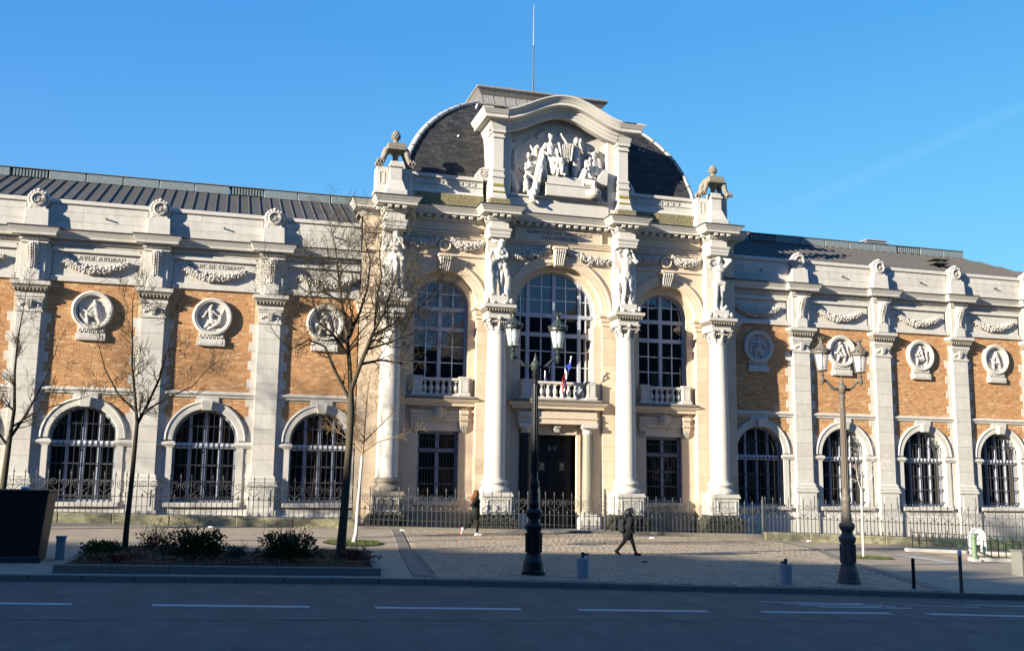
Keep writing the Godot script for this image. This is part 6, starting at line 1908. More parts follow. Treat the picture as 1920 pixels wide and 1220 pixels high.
func leaves(o: Node3D, mat: Material, n: int, r: Vector3, size: float, spike := 0.0) -> void:
	var lf := MB.new()
	lf.tri(V(0, 0, 0), V(0.28, 0.5, 0.06), V(0, 1, 0)); lf.tri(V(0, 0, 0), V(0, 1, 0), V(-0.28, 0.5, 0.06))
	var xf := []
	for i in n:
		var d := V(rng.randfn(), absf(rng.randfn()) * 1.1, rng.randfn()).normalized()
		var k := pow(rng.randf(), 0.4)
		var bump := 0.80 + 0.22 * sin(d.x * 7.0 + 1.3) * cos(d.z * 6.0) + 0.12 * sin(d.y * 11.0)
		var p := d * r * k * bump
		p.y += spike * rng.randf() * (1.0 if rng.randf() < 0.06 else 0.0)
		var b := Basis(V(rng.randfn(), rng.randfn(), rng.randfn()).normalized(), rng.randf() * TAU)
		b = Basis(Quaternion(Vector3.UP, (d + V(rng.randfn(), rng.randfn() + 0.5, rng.randfn()) * 0.5).normalized())) * Basis(Vector3.UP, rng.randf() * TAU)
		xf.append(Transform3D(b * Basis.from_scale(Vector3.ONE * size * rng.randf_range(0.6, 1.3)), p))
	many(o, "foliage", lf.mesh(), mat, xf, [])
func shrub(called: String, label: String, at: Vector3, mat: Material, n: int, r: Vector3, size: float, stems: int, mat2: Material = null) -> void:
	var o := thing(called, label, "shrub", at)
	var m := MB.new()
	for i in stems:
		var a := rng.randf() * TAU
		twig(m, V(0.05 * cos(a), -0.03, 0.05 * sin(a)), V(cos(a) * 0.5, 1.0, sin(a) * 0.5).normalized(), r.y * rng.randf_range(0.9, 1.3), 0.012, 1, 0.05)
	part(o, "stem", m, M.bark_dark)
	leaves(o, mat, n, r, size)
	if mat2: leaves(o, mat2, n / 5, r * 1.05, size)
func planting() -> void:
	rng.seed = 5
	var o := thing("planting_bed", "raised stone-edged planting bed along the kerb at the left", "planter")
	var cn := [V(-16.65, 0, 17.25), V(-9.85, 0, 17.25), V(-9.35, 0, 11.8), V(-16.45, 0, 11.6)]
	for e in 4:
		var a: Vector3 = cn[e]
		var b: Vector3 = cn[(e + 1) % 4]
		var n := int((b - a).length() / 1.1)
		for i in n:
			var p := a.lerp(b, float(i) / n)
			var q := a.lerp(b, (i + 1.0) / n)
			p.y = yg(p.x, p.z); q.y = yg(q.x, q.z)
			var l := (q - p).length()
			var m := bx(0.003, l - 0.003, -0.1, 0.15 if e != 2 else 0.06, -0.16, 0.0, 0.012)
			var st := part(o, "edging_stone", m, M.granite_kerb, p, V(0, atan2(-(q.z - p.z), q.x - p.x), 0))
			st.rotation.z = asin((q.y - p.y) / l)
	var sm := MB.new()
	for i in 14:
		for j in 10:
			var q := []
			for k in [[i, j + 1], [i + 1, j + 1], [i + 1, j], [i, j]]:
				var u: float = k[0] / 14.0
				var v: float = k[1] / 10.0
				var p: Vector3 = (cn[3] as Vector3).lerp(cn[2], u).lerp((cn[0] as Vector3).lerp(cn[1], u), v)
				q.append(V(p.x * 0.998, yg(p.x, p.z) + 0.09 + 0.05 * sin(u * 9.0) * cos(v * 7.0), p.z - 0.05))
			sm.quad(q[0], q[1], q[2], q[3])
	part(o, "soil", sm, M.soil)
	shrub("shrub", "big dark green leafy shrub with bare tips in the middle of the planting bed", V(-13.85, 0.12, 14.6), M.leaf_dark, 2300, V(0.85, 0.72, 0.7), 0.085, 7, M.leaf)
	shrub("shrub", "dense dark green rounded shrub just left of the thick forked trunk", V(-11.75, 0.06, 14.8), M.leaf_dark, 2700, V(0.85, 0.74, 0.7), 0.08, 7, M.leaf)
	shrub("shrub", "low green spreading plant at the left end of the planting bed", V(-16.0, 0.20, 14.4), M.leaf, 900, V(0.55, 0.28, 0.6), 0.09, 4)
	shrub("shrub", "small red-brown twiggy plant right of the slender dark stem", V(-15.0, 0.18, 13.2), M.leaf_red, 320, V(0.4, 0.5, 0.4), 0.07, 8)
	shrub("shrub", "little blue-grey shrub between the two large green shrubs", V(-12.95, 0.12, 15.3), M.leaf_blue, 700, V(0.34, 0.32, 0.34), 0.055, 4)
	shrub("shrub", "dry reddish ground plants at the right end of the planting bed", V(-10.2, 0.06, 15.3), M.leaf_red, 700, V(0.6, 0.26, 0.9), 0.06, 12, M.leaf_dry)
	shrub("shrub", "dull red creeping plant at the front left corner of the planting bed", V(-15.5, 0.14, 16.2), M.leaf_red, 420, V(0.7, 0.14, 0.45), 0.06, 5)
	shrub("shrub", "thin brownish tuft behind the big shrub near the bed's rear edge", V(-14.7, 0.16, 12.6), M.leaf_dry, 260, V(0.4, 0.36, 0.3), 0.06, 9)
	var xf := []
	var lf := MB.new()
	lf.tri(V(0, 0, 0), V(0.05, 0.01, 0.02), V(0.03, 0.015, 0.07))
	for i in 1500:
		var p := V(rng.randf_range(-16.4, -9.8), 0, rng.randf_range(11.9, 17.0))
		p.y = yg(p.x, p.z) + 0.15 + 0.05 * rng.randf()
		xf.append(Transform3D(Basis(Vector3.UP, rng.randf() * TAU) * Basis(Vector3.RIGHT, rng.randf_range(-0.5, 0.3)), p))
	many(o, "leaf_litter", lf.mesh(), M.leaf_dry, xf, [])
# ---------------------------------------------------------------- street furniture
func lamp(label: String, at: Vector3, h: float, low: Material, top: Material) -> void:
	var o := thing("street_lamp", label, "street lamp", at, "twin-lantern lamp posts")
	var k := h / 6.26
	var m := MB.new()
	m.lathe([W(0.30, -0.2), W(0.30, 0.08), W(0.275, 0.10), W(0.25, 0.30), W(0.235, 0.33), W(0.21, 0.40), W(0.19, 0.48)], Vector3.ZERO, 8)
	m.lathe([W(0.175, 0.46), W(0.18, 1.02), W(0.205, 1.04), W(0.21, 1.10), W(0.23, 1.14), W(0.20, 1.18), W(0.16, 1.22)], Vector3.ZERO, 8)
	for i in 8:
		var a := TAU * (i + 0.5) / 8.0
		m.box(0, 0, 0, 0, 0, 0) if false else m.tube([V(0.168 * cos(a), 0.52, 0.168 * sin(a)), V(0.170 * cos(a), 0.98, 0.170 * sin(a))], [0.045, 0.045], 4)
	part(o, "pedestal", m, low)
	var s := MB.new()
	s.lathe([W(0.15, 1.20), W(0.13, 1.30), W(0.19, 1.38), W(0.205, 1.46), W(0.18, 1.52), W(0.12, 1.56), W(0.13, 1.66), W(0.115, 1.75), W(0.105, 2.02), W(0.125, 2.10), W(0.115, 2.2), W(0.09, 2.24), W(0.08, 2.4), W(0.062, 4.55), W(0.07, 4.60), W(0.055, 4.66), W(0.085, 4.78), W(0.07, 4.82), W(0.05, 4.86)], Vector3.ZERO, 18)
	for i in 10:
		var a := TAU * i / 10.0
		s.tube([V(0.084 * cos(a), 2.4, 0.084 * sin(a)), V(0.064 * cos(a), 4.5, 0.064 * sin(a))], [0.014, 0.010], 4)
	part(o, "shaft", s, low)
	var b := MB.new()
	b.lathe([W(0.05, 4.84), W(0.10, 4.90), W(0.125, 4.99), W(0.10, 5.08), W(0.05, 5.12), W(0.045, 5.18), W(0.03, 5.22), W(0.0, 5.34)], Vector3.ZERO, 18)
	part(o, "ball_finial", b, top)
	for sd in [-1.0, 1.0]:
		var ar := MB.new()
		ar.tube([V(sd * 0.10, 4.98, 0), V(sd * 0.22, 4.97, 0), V(sd * 0.34, 5.05, 0), V(sd * 0.45, 5.17, 0), V(sd * 0.58, 5.20, 0)], [0.05, 0.035, 0.04, 0.03, 0.035], 8)
		ar.lathe([W(0.0, 5.06), W(0.03, 5.10), W(0.055, 5.16), W(0.07, 5.20), W(0.045, 5.27), W(0.03, 5.30), W(0.06, 5.34), W(0.035, 5.38), W(0.035, 5.44)], V(sd * 0.58, 0, 0), 10)
		part(o, "arm", ar, top)
		var ln := MB.new()
		ln.lathe([W(0.0, 5.42), W(0.135, 5.43), W(0.14, 5.46), W(0.12, 5.47)], V(sd * 0.58, 0, 0), 16)
		ln.lathe([W(0.215, 5.88), W(0.235, 5.90), W(0.235, 5.96), W(0.20, 6.00), W(0.15, 6.05), W(0.10, 6.12), W(0.05, 6.18), W(0.045, 6.24), W(0.075, 6.28), W(0.05, 6.30), W(0.0, 6.31)], V(sd * 0.58, 0, 0), 16)
		for i in 16:
			var a := TAU * i / 16.0
			ln.blob(V(sd * 0.58 + 0.235 * cos(a), 5.985, 0.235 * sin(a)), Basis.from_scale(V(0.022, 0.035, 0.022)), 5, 3)
		for i in 6:
			var a := TAU * i / 6.0
			ln.tube([V(sd * 0.58 + 0.128 * cos(a), 5.45, 0.128 * sin(a)), V(sd * 0.58 + 0.21 * cos(a), 5.90, 0.21 * sin(a))], [0.010, 0.010], 5)
			ln.tube([V(sd * 0.58 + 0.055 * cos(a), 6.26, 0.055 * sin(a)), V(sd * 0.58 + 0.08 * cos(a), 6.36, 0.08 * sin(a))], [0.014, 0.006], 5)
		var lo := part(o, "lantern", ln, top)
		var gl := MB.new()
		gl.lathe([W(0.124, 5.46), W(0.205, 5.90)], V(sd * 0.58, 0, 0), 6, 0.0, TAU)
		part(lo, "lantern_glass", gl, M.lamp_glass)
		var bu := MB.new()
		bu.lathe([W(0.0, 5.52), W(0.055, 5.56), W(0.075, 5.70), W(0.06, 5.85), W(0.0, 5.88)], V(sd * 0.58, 0, 0), 10)
		part(lo, "mantle", bu, M.white_enamel)
	o.scale = Vector3.ONE * k
func street() -> void:
	rng.seed = 9
	lamp("twin-lantern cast iron lamp post on the forecourt before the entrance, shade coloured into the stem", V(-6.13, yg(-6.13, 16.8), 16.8), 6.26, M.black_and_lamp_shade, M.lamp_green)
	lamp("grey-brown twin-lantern iron lamp post at the right corner of the forecourt", V(1.63, yg(1.63, 18.1), 18.1), 6.04, M.lamp_bronze, M.lamp_bronze)
	var lb := ["grey concrete drum bollard nearest the left lamp post", "grey concrete drum bollard left of the grey-brown lamp post"]
	for i in 2:
		var p: Vector3 = [V(-5.12, 0, 17.45), V(-0.36, 0, 18.5)][i]
		p.y = yg(p.x, p.z)
		var o := thing("concrete_bollard", lb[i], "bollard", p, "concrete drum bollards on the forecourt")
		var m := MB.new()
		m.lathe([W(0.13, -0.1), W(0.135, 0.01), W(0.14, 0.44), W(0.125, 0.46), W(0.0, 0.462)], Vector3.ZERO, 28)
		part(o, "drum", m, M.concrete)
		var f := MB.new()
		f.lathe([W(0.06, 0.46), W(0.06, 0.475), W(0.03, 0.48), W(0.03, 0.53), W(0.045, 0.54), W(0.045, 0.58), W(0.0, 0.60)], Vector3.ZERO, 12)
		f.tube([V(0.02, 0.53, 0), V(0.09, 0.545, 0.01), V(0.14, 0.53, 0.02)] if i == 0 else [V(-0.02, 0.50, 0), V(-0.10, 0.52, 0), V(-0.12, 0.48, 0)], [0.03, 0.022, 0.03], 7)
		part(o, "iron_cap", f, M.iron)
	for i in 2:
		var p: Vector3 = [V(2.82, 0, 19.0), V(3.6, 0, 19.7)][i]
		p.y = yg(p.x, p.z)
		var h: float = [0.72, 0.96][i]
		var o := thing("slim_post", ["short plain black post at the kerb, right of the grey-brown lamp post", "taller dark post with a white cap at the kerb near the right edge"][i], "post", p, "black posts along the kerb")
		var m := MB.new()
		m.lathe([W(0.05, -0.1), W(0.05, 0.05), W(0.042, 0.07), W(0.042, h - 0.02), W(0.03, h), W(0.0, h)], Vector3.ZERO, 14)
		part(o, "shaft", m, M.black_and_lamp_shade if i == 0 else M.lamp_bronze)
		if i == 1:
			var c := MB.new()
			c.lathe([W(0.046, h - 0.10), W(0.05, h - 0.08), W(0.05, h), W(0.03, h + 0.03), W(0.0, h + 0.03)], Vector3.ZERO, 14)
			part(o, "cap", c, M.white_enamel)
	# dark container and grey post at the left edge
	var y := yg(-18, 14.5)
	var o := thing("street_container", "tall black container with slanting side standing at the left edge by the planting bed", "container", V(-18.1, y, 14.4))
	var m := MB.new()
	m.hexa([W(-0.75, -0.7), W(0.80, -0.7), W(0.80, 0.55), W(-0.75, 0.55)], [W(-0.80, -0.75), W(0.94, -0.75), W(0.94, 0.6), W(-0.80, 0.6)], -0.05, 1.52, 0.03)
	part(o, "body", m, M.container)
	part(o, "lid", bx(-0.82, 0.96, 1.52, 1.58, -0.77, 0.62, 0.02), M.container)
	part(o, "base_skid", bx(-0.7, 0.88, -0.1, 0.10, 0.5, 0.66, 0.02), M.iron)
	part(o, "lid_knob", bx(0.30, 0.48, 1.58, 1.66, 0.2, 0.36, 0.03), M.white_enamel)
	o = thing("low_marker", "low pale grey slab post beside the black container", "post", V(-16.95, yg(-16.95, 14.0), 14.0))
	m = MB.new()
	m.box(-0.10, 0.10, -0.1, 0.50, -0.06, 0.06, 0.02)
	m.box(-0.115, 0.115, 0.46, 0.52, -0.075, 0.075, 0.012)
	part(o, "slab", m, M.concrete)
	# flag over the entrance
	var fl := thing("flag", "blue, white and red flag hanging limp over the entrance balcony", "flag", V(0.16, 5.36, 0.62))
	var fp := MB.new()
	fp.tube([V(0.0, 0.02, 0.02), V(0.08, 0.82, 0.31), V(0.17, 1.66, 0.58)], [0.022, 0.02, 0.018], 8)
	fp.blob(V(0.17, 1.69, 0.59), Basis.from_scale(Vector3.ONE * 0.04), 8, 5)
	part(fl, "flagpole", fp, M.white_enamel)
	var cols := [M.flag_blue, M.flag_white, M.flag_red]
	for c in 3:
		var fm := MB.new()
		for i in 6:
			for j in 14:
				var q := []
				for k in [[i, j], [i + 1, j], [i + 1, j + 1], [i, j + 1]]:
					var u: float = (k[0] / 6.0 + c) / 3.0
					var v: float = k[1] / 14.0
					# gathered below the pole tip: the hoist follows the pole, the fly falls
					var ph := V(0.16, 1.62, 0.56).lerp(V(0.07, 0.78, 0.30), v)
					var drop := V(-0.30 * sin(u * 1.5) * (1.0 - 0.45 * v) + 0.06 * sin(u * 11.0 + v * 4.0), -0.86 * u, 0.07 * sin(u * 13.0 + v * 5.0))
					q.append(ph + drop)
				fm.quad(q[0], q[3], q[2], q[1])
				var dz := V(0, 0, -0.006)
				fm.quad(q[0] + dz, q[1] + dz, q[2] + dz, q[3] + dz)
		part(fl, ["blue_band", "white_band", "red_band"][c], fm, cols[c])
	var sp := thing("spare_flagpole", "short empty white flag stick on the entrance balcony left of the flag", "flagpole", V(-0.60, 5.36, 0.42))
	var sm := MB.new()
	sm.tube([V(0, 0, 0), V(0.02, 1.1, 0.12)], [0.03, 0.02], 8)
	sm.blob(V(0.02, 1.12, 0.12), Basis.from_scale(Vector3.ONE * 0.035), 7, 4)
	part(sp, "stick", sm, M.white_enamel)
	metro()
	# litter on the ground
	for e in [[-6.9, 3.3, "crumpled white paper on the ground by the first column"], [2.7, 3.9, "crumpled white paper on the setts behind the man"], [10.2, 2.9, "flat white paper scrap before the right low wall"], [-1.6, 13.0, "small dark scrap lying on the setts"], [-13.6, 3.6, "tiny white scrap on the pavement by the left low wall"]]:
		var l := MB.new()
		l.hexa([W(-0.10, -0.06), W(0.10, -0.05), W(0.09, 0.06), W(-0.08, 0.07)], [W(-0.06, -0.05), W(0.07, -0.03), W(0.05, 0.03), W(-0.05, 0.05)], 0.0, 0.05, 0.01)
		tag(part(self, "litter", l, M.white_enamel if e[1] != 13.0 else M.iron, V(e[0], yg(e[0], e[1]), e[1])), e[2], "litter")
func metro() -> void:   # railed stair opening at the right
	var o := thing("green_railing", "green iron railing round the stair opening at the right, on a stone kerb", "railing")
	var runs := [[V(13.3, 0, 5.4), V(21.0, 0, 6.2)], [V(13.85, 0, 8.3), V(21.0, 0, 8.9)]]
	for r in runs:
		var a: Vector3 = r[0]
		var b: Vector3 = r[1]
		var d := b - a
		var n := int(d.length() / 0.30)
		var ang := atan2(-d.z, d.x)
		var sl := asin((yg(b.x, b.z) - yg(a.x, a.z)) / d.length())
		for h in [0.14, 0.42, 0.72]:
			var rl := part(o, "rail", bx(0, d.length(), h - 0.014, h + 0.014, -0.014, 0.014), M.rail_green, V(a.x, yg(a.x, a.z), a.z), V(0, ang, 0))
			rl.rotation.z = sl
		for i in n + 1:
			var p := a.lerp(b, float(i) / n)
			part(o, "upright", bx(-0.014, 0.014, 0.0, 0.74 if i % 5 else 0.86, -0.014, 0.014), M.rail_green, V(p.x, yg(p.x, p.z), p.z))
		var k := part(o, "stone_kerb", bx(-0.3, d.length(), -0.2, 0.10, -0.12, 0.12, 0.015), M.stone, V(a.x, yg(a.x, a.z), a.z), V(0, ang, 0))
		k.rotation.z = sl
	for s in [0.0, 2.6]:
		var h := MB.new()
		h.tube([V(13.4 + s, yg(13.4, 7) + 0.62, 7.4 - s * 0.3), V(15.8 + s, yg(15, 7) - 0.25, 7.9 - s * 0.3)], [0.03, 0.03], 8)
		part(o, "stair_handrail", h, M.rail_green)
	var st := MB.new()
	var q := [V(13.5, 0, 8.15), V(21, 0, 8.7), V(21, 0, 6.4), V(13.4, 0, 5.65)]
	for i in 4: q[i].y = yg(q[i].x, q[i].z) - 0.008
	st.quad(q[0], q[1], q[2], q[3])
	part(o, "stair_floor", st, M.mortar)
	var p := thing("green_post", "stout pale green post at the near corner of the green railing", "post", V(13.72, yg(13.72, 8.35), 8.35))
	var m := MB.new()
	m.lathe([W(0.12, -0.1), W(0.12, 0.10), W(0.10, 0.14), W(0.095, 0.78), W(0.115, 0.82), W(0.115, 0.90), W(0.08, 0.97), W(0.0, 1.0)], Vector3.ZERO, 16)
	part(p, "shaft", m, M.post_green)
	part(p, "foot", bx(-0.17, 0.17, -0.15, 0.05, -0.17, 0.17, 0.02), M.stone)
	var a := thing("white_arch", "white round-topped arch panel standing behind the pale green post", "arch", V(16.1, yg(16.1, 5.7), 5.75))
	var am := MB.new()
	am.ring([W(0.40, -0.06), W(0.40, 0.06), W(0.20, 0.06), W(0.20, -0.06), W(0.40, -0.06)], V(0, 0.62, 0), 0, PI, 22)
	am.box(-0.40, -0.20, -0.1, 0.62, -0.06, 0.06, 0.01)
	am.box(0.20, 0.40, -0.1, 0.62, -0.06, 0.06, 0.01)
	part(a, "arch_frame", am, M.white_enamel)
	part(a, "panel", bx(-0.21, 0.21, 0.35, 0.72, -0.03, 0.03), M.white_enamel)
	part(a, "grille", bx(0.16, 0.24, -0.05, 0.32, 0.05, 0.12, 0.02), M.iron)
	var b := thing("utility_box", "light grey utility box with black scrawls at the right edge of the view", "box", V(10.55, yg(10.55, 14.2), 14.2))
	part(b, "box_body", bx(-0.28, 0.4, -0.05, 0.72, -0.25, 0.2, 0.015), M.grey_metal)
	part(b, "box_cap", bx(-0.31, 0.43, 0.72, 0.76, -0.28, 0.23, 0.012), M.grey_metal)
	var g := MB.new()
	for s in [[-0.12, 0.55, 0.09, 0.3, 4.6], [-0.06, 0.34, 0.08, 2.0, 6.6], [-0.14, 0.18, 0.06, 0.0, 4.0]]:
		var pts := []
		var rr := []
		for i in 14:
			var t := lerpf(s[3], s[4], i / 13.0)
			pts.append(V(s[0] + s[2] * cos(t), s[1] + s[2] * 0.8 * sin(t), 0.2))
			rr.append(0.012)
		g.tube(pts, rr, 5)
	part(b, "scrawl", g, M.black_and_lamp_shade)
# ---------------------------------------------------------------- people
func head(o: Node3D, at: Vector3, hair: Material) -> void:   # faces +x
	var q := [[V(-0.012, 0.125, 0), V(0.0, 0.135, 0), 0.078, 0.076], [V(0.03, 0.08, 0), V(0.045, 0.035, 0), 0.056, 0.042], [V(0.062, 0.02, 0), V(0.066, 0.018, 0), 0.022, 0.02], [V(0.076, 0.10, 0), V(0.092, 0.072, 0), 0.011, 0.014], [V(0.066, 0.118, -0.028), V(0.066, 0.118, 0.028), 0.014, 0.014], [V(0.076, 0.046, -0.014), V(0.076, 0.046, 0.014), 0.009, 0.009], [V(-0.005, 0.09, 0.074), V(-0.012, 0.12, 0.078), 0.012, 0.016], [V(-0.005, 0.09, -0.074), V(-0.012, 0.12, -0.078), 0.012, 0.016], [V(-0.02, -0.05, 0), V(-0.01, 0.05, 0), 0.05, 0.05]]
	var h := part(o, "head", sdf(q, 0.008, 0.012), M.skin, at)
	for s in [-1, 1]:
		var e := MB.new()
		e.blob(V(0.068, 0.100, s * 0.028), Basis.from_scale(V(0.010, 0.007, 0.012)), 8, 5)
		part(h, "eye", e, M.hair_dark)
func people() -> void:
	# woman striding right along the fence, red-brown hair down her back
	var p := V(-4.43, 0, 4.55)
	p.y = yg(p.x, p.z)
	var o := thing("person", "person with long red-brown hair and dark coat striding past the fence", "person", p)
	var legs := [[V(-0.03, 0.85, 0.07), V(0.03, 0.45, 0.07), 0.085, 0.06], [V(0.03, 0.45, 0.07), V(0.0, 0.09, 0.07), 0.058, 0.04], [V(-0.06, 0.85, -0.07), V(-0.17, 0.46, -0.07), 0.085, 0.06], [V(-0.17, 0.46, -0.07), V(-0.46, 0.23, -0.06), 0.058, 0.04], [V(-0.05, 0.9, -0.05), V(-0.05, 0.9, 0.05), 0.11, 0.11]]
	part(o, "legs", sdf(legs, 0.018, 0.02), M.trousers)
	var coat := [[V(-0.05, 0.72, 0.0), V(-0.04, 1.0, 0.0), 0.17, 0.145], [V(-0.04, 1.0, 0), V(-0.03, 1.22, 0), 0.14, 0.15], [V(-0.04, 1.32, -0.12), V(-0.04, 1.32, 0.12), 0.075, 0.075], [V(-0.05, 0.66, 0.08), V(-0.05, 0.9, 0.05), 0.10, 0.12], [V(-0.10, 0.66, -0.06), V(-0.05, 0.9, -0.05), 0.10, 0.12], [V(-0.03, 1.30, 0), V(-0.01, 1.40, 0), 0.07, 0.06],
		[V(-0.06, 1.31, 0.17), V(-0.24, 1.08, 0.22), 0.062, 0.052], [V(-0.24, 1.08, 0.22), V(-0.05, 0.95, 0.21), 0.052, 0.045], [V(-0.04, 1.31, -0.17), V(-0.14, 1.06, -0.22), 0.062, 0.052], [V(-0.14, 1.06, -0.22), V(0.05, 0.95, -0.20), 0.05, 0.045]]
	part(o, "coat", sdf(coat, 0.02, 0.035), M.coat)
	head(o, V(0.0, 1.38, 0), M.hair_red)
	var hair := [[V(-0.03, 1.52, 0), V(-0.02, 1.53, 0), 0.093, 0.09], [V(-0.07, 1.48, 0), V(-0.16, 1.30, 0), 0.085, 0.075], [V(-0.16, 1.30, 0), V(-0.20, 1.14, 0), 0.075, 0.035], [V(-0.04, 1.46, 0.07), V(-0.09, 1.3, 0.07), 0.04, 0.035], [V(-0.04, 1.46, -0.07), V(-0.09, 1.3, -0.07), 0.04, 0.035]]
	part(o, "hair", sdf(hair, 0.014, 0.03), M.hair_red)
	part(o, "shoe", sdf([[V(-0.04, 0.045, 0.07), V(0.15, 0.035, 0.07), 0.05, 0.038], [V(0.0, 0.08, 0.07), V(0.0, 0.06, 0.07), 0.048, 0.05]], 0.012, 0.02), M.shoe_white)
	var sh := part(o, "shoe", sdf([[V(-0.50, 0.25, -0.06), V(-0.54, 0.07, -0.06), 0.048, 0.038], [V(-0.46, 0.22, -0.06), V(-0.50, 0.2, -0.06), 0.045, 0.045]], 0.012, 0.02), M.shoe_white)
	part(sh, "sole", sdf([[V(-0.55, 0.27, -0.06), V(-0.585, 0.06, -0.06), 0.028, 0.026]], 0.012, 0.02), M.shoe_red)
	# hooded man walking right across the forecourt
	p = V(-1.03, 0, 10.42)
	p.y = yg(p.x, p.z)
	o = thing("person", "person in a dark hooded coat with a backpack walking right across the forecourt", "person", p)
	legs = [[V(0.02, 0.74, 0.07), V(0.12, 0.42, 0.07), 0.085, 0.06], [V(0.12, 0.42, 0.07), V(0.23, 0.10, 0.07), 0.058, 0.042], [V(-0.02, 0.74, -0.07), V(-0.09, 0.42, -0.07), 0.085, 0.06], [V(-0.09, 0.42, -0.07), V(-0.33, 0.15, -0.07), 0.058, 0.042], [V(0, 0.78, -0.04), V(0, 0.78, 0.04), 0.11, 0.11]]
	part(o, "legs", sdf(legs, 0.018, 0.02), M.trousers)
	coat = [[V(0.0, 0.62, 0.0), V(0.0, 0.85, 0.0), 0.165, 0.155], [V(0.0, 0.85, 0), V(0.02, 1.06, 0), 0.15, 0.16], [V(0.02, 1.12, -0.13), V(0.02, 1.12, 0.13), 0.085, 0.085], [V(0.03, 1.12, 0), V(0.06, 1.22, 0), 0.09, 0.08],
		[V(0.02, 1.12, 0.19), V(-0.04, 0.86, 0.23), 0.07, 0.06], [V(-0.04, 0.86, 0.23), V(0.10, 0.72, 0.20), 0.058, 0.05], [V(0.02, 1.12, -0.19), V(-0.02, 0.86, -0.23), 0.07, 0.06], [V(-0.02, 0.86, -0.23), V(0.12, 0.72, -0.20), 0.058, 0.05]]
	part(o, "coat", sdf(coat, 0.02, 0.035), M.coat_man)
	head(o, V(0.07, 1.19, 0), M.hair_dark)
	var hood := [[V(0.04, 1.34, 0), V(0.06, 1.35, 0), 0.11, 0.105], [V(0.0, 1.24, 0), V(0.02, 1.32, 0), 0.10, 0.10], [V(-0.10, 1.20, -0.06), V(-0.10, 1.20, 0.06), 0.075, 0.075], [V(0.0, 1.16, -0.10), V(0.0, 1.16, 0.10), 0.06, 0.06], [V(0.11, 1.42, -0.05), V(0.11, 1.42, 0.05), 0.05, 0.05], [V(0.11, 1.30, 0.10), V(0.10, 1.38, 0.07), 0.035, 0.045], [V(0.11, 1.30, -0.10), V(0.10, 1.38, -0.07), 0.035, 0.045]]
	part(o, "hood", sdf(hood, 0.014, 0.025), M.hair_dark)
	var bag := part(o, "backpack", sdf([[V(-0.20, 0.78, -0.06), V(-0.20, 0.78, 0.06), 0.085, 0.085], [V(-0.20, 0.78, 0), V(-0.19, 1.04, 0), 0.10, 0.09], [V(-0.19, 1.04, -0.06), V(-0.19, 1.04, 0.06), 0.08, 0.08]], 0.018, 0.03), M.bag)
	var stp := MB.new()
	for s in [-1, 1]:
		stp.tube([V(-0.14, 1.10, s * 0.10), V(0.0, 1.21, s * 0.11), V(0.13, 1.12, s * 0.11), V(0.15, 0.95, s * 0.11)], [0.02, 0.022, 0.02, 0.018], 6)
	part(bag, "strap", stp, M.bag)
	part(o, "shoe", sdf([[V(0.22, 0.05, 0.07), V(0.38, 0.035, 0.07), 0.052, 0.038], [V(0.23, 0.1, 0.07), V(0.22, 0.07, 0.07), 0.05, 0.05]], 0.012, 0.02), M.shoe_brown)
	part(o, "shoe", sdf([[V(-0.37, 0.13, -0.07), V(-0.25, 0.035, -0.07), 0.05, 0.036], [V(-0.33, 0.16, -0.07), V(-0.36, 0.13, -0.07), 0.048, 0.05]], 0.012, 0.02), M.shoe_brown)
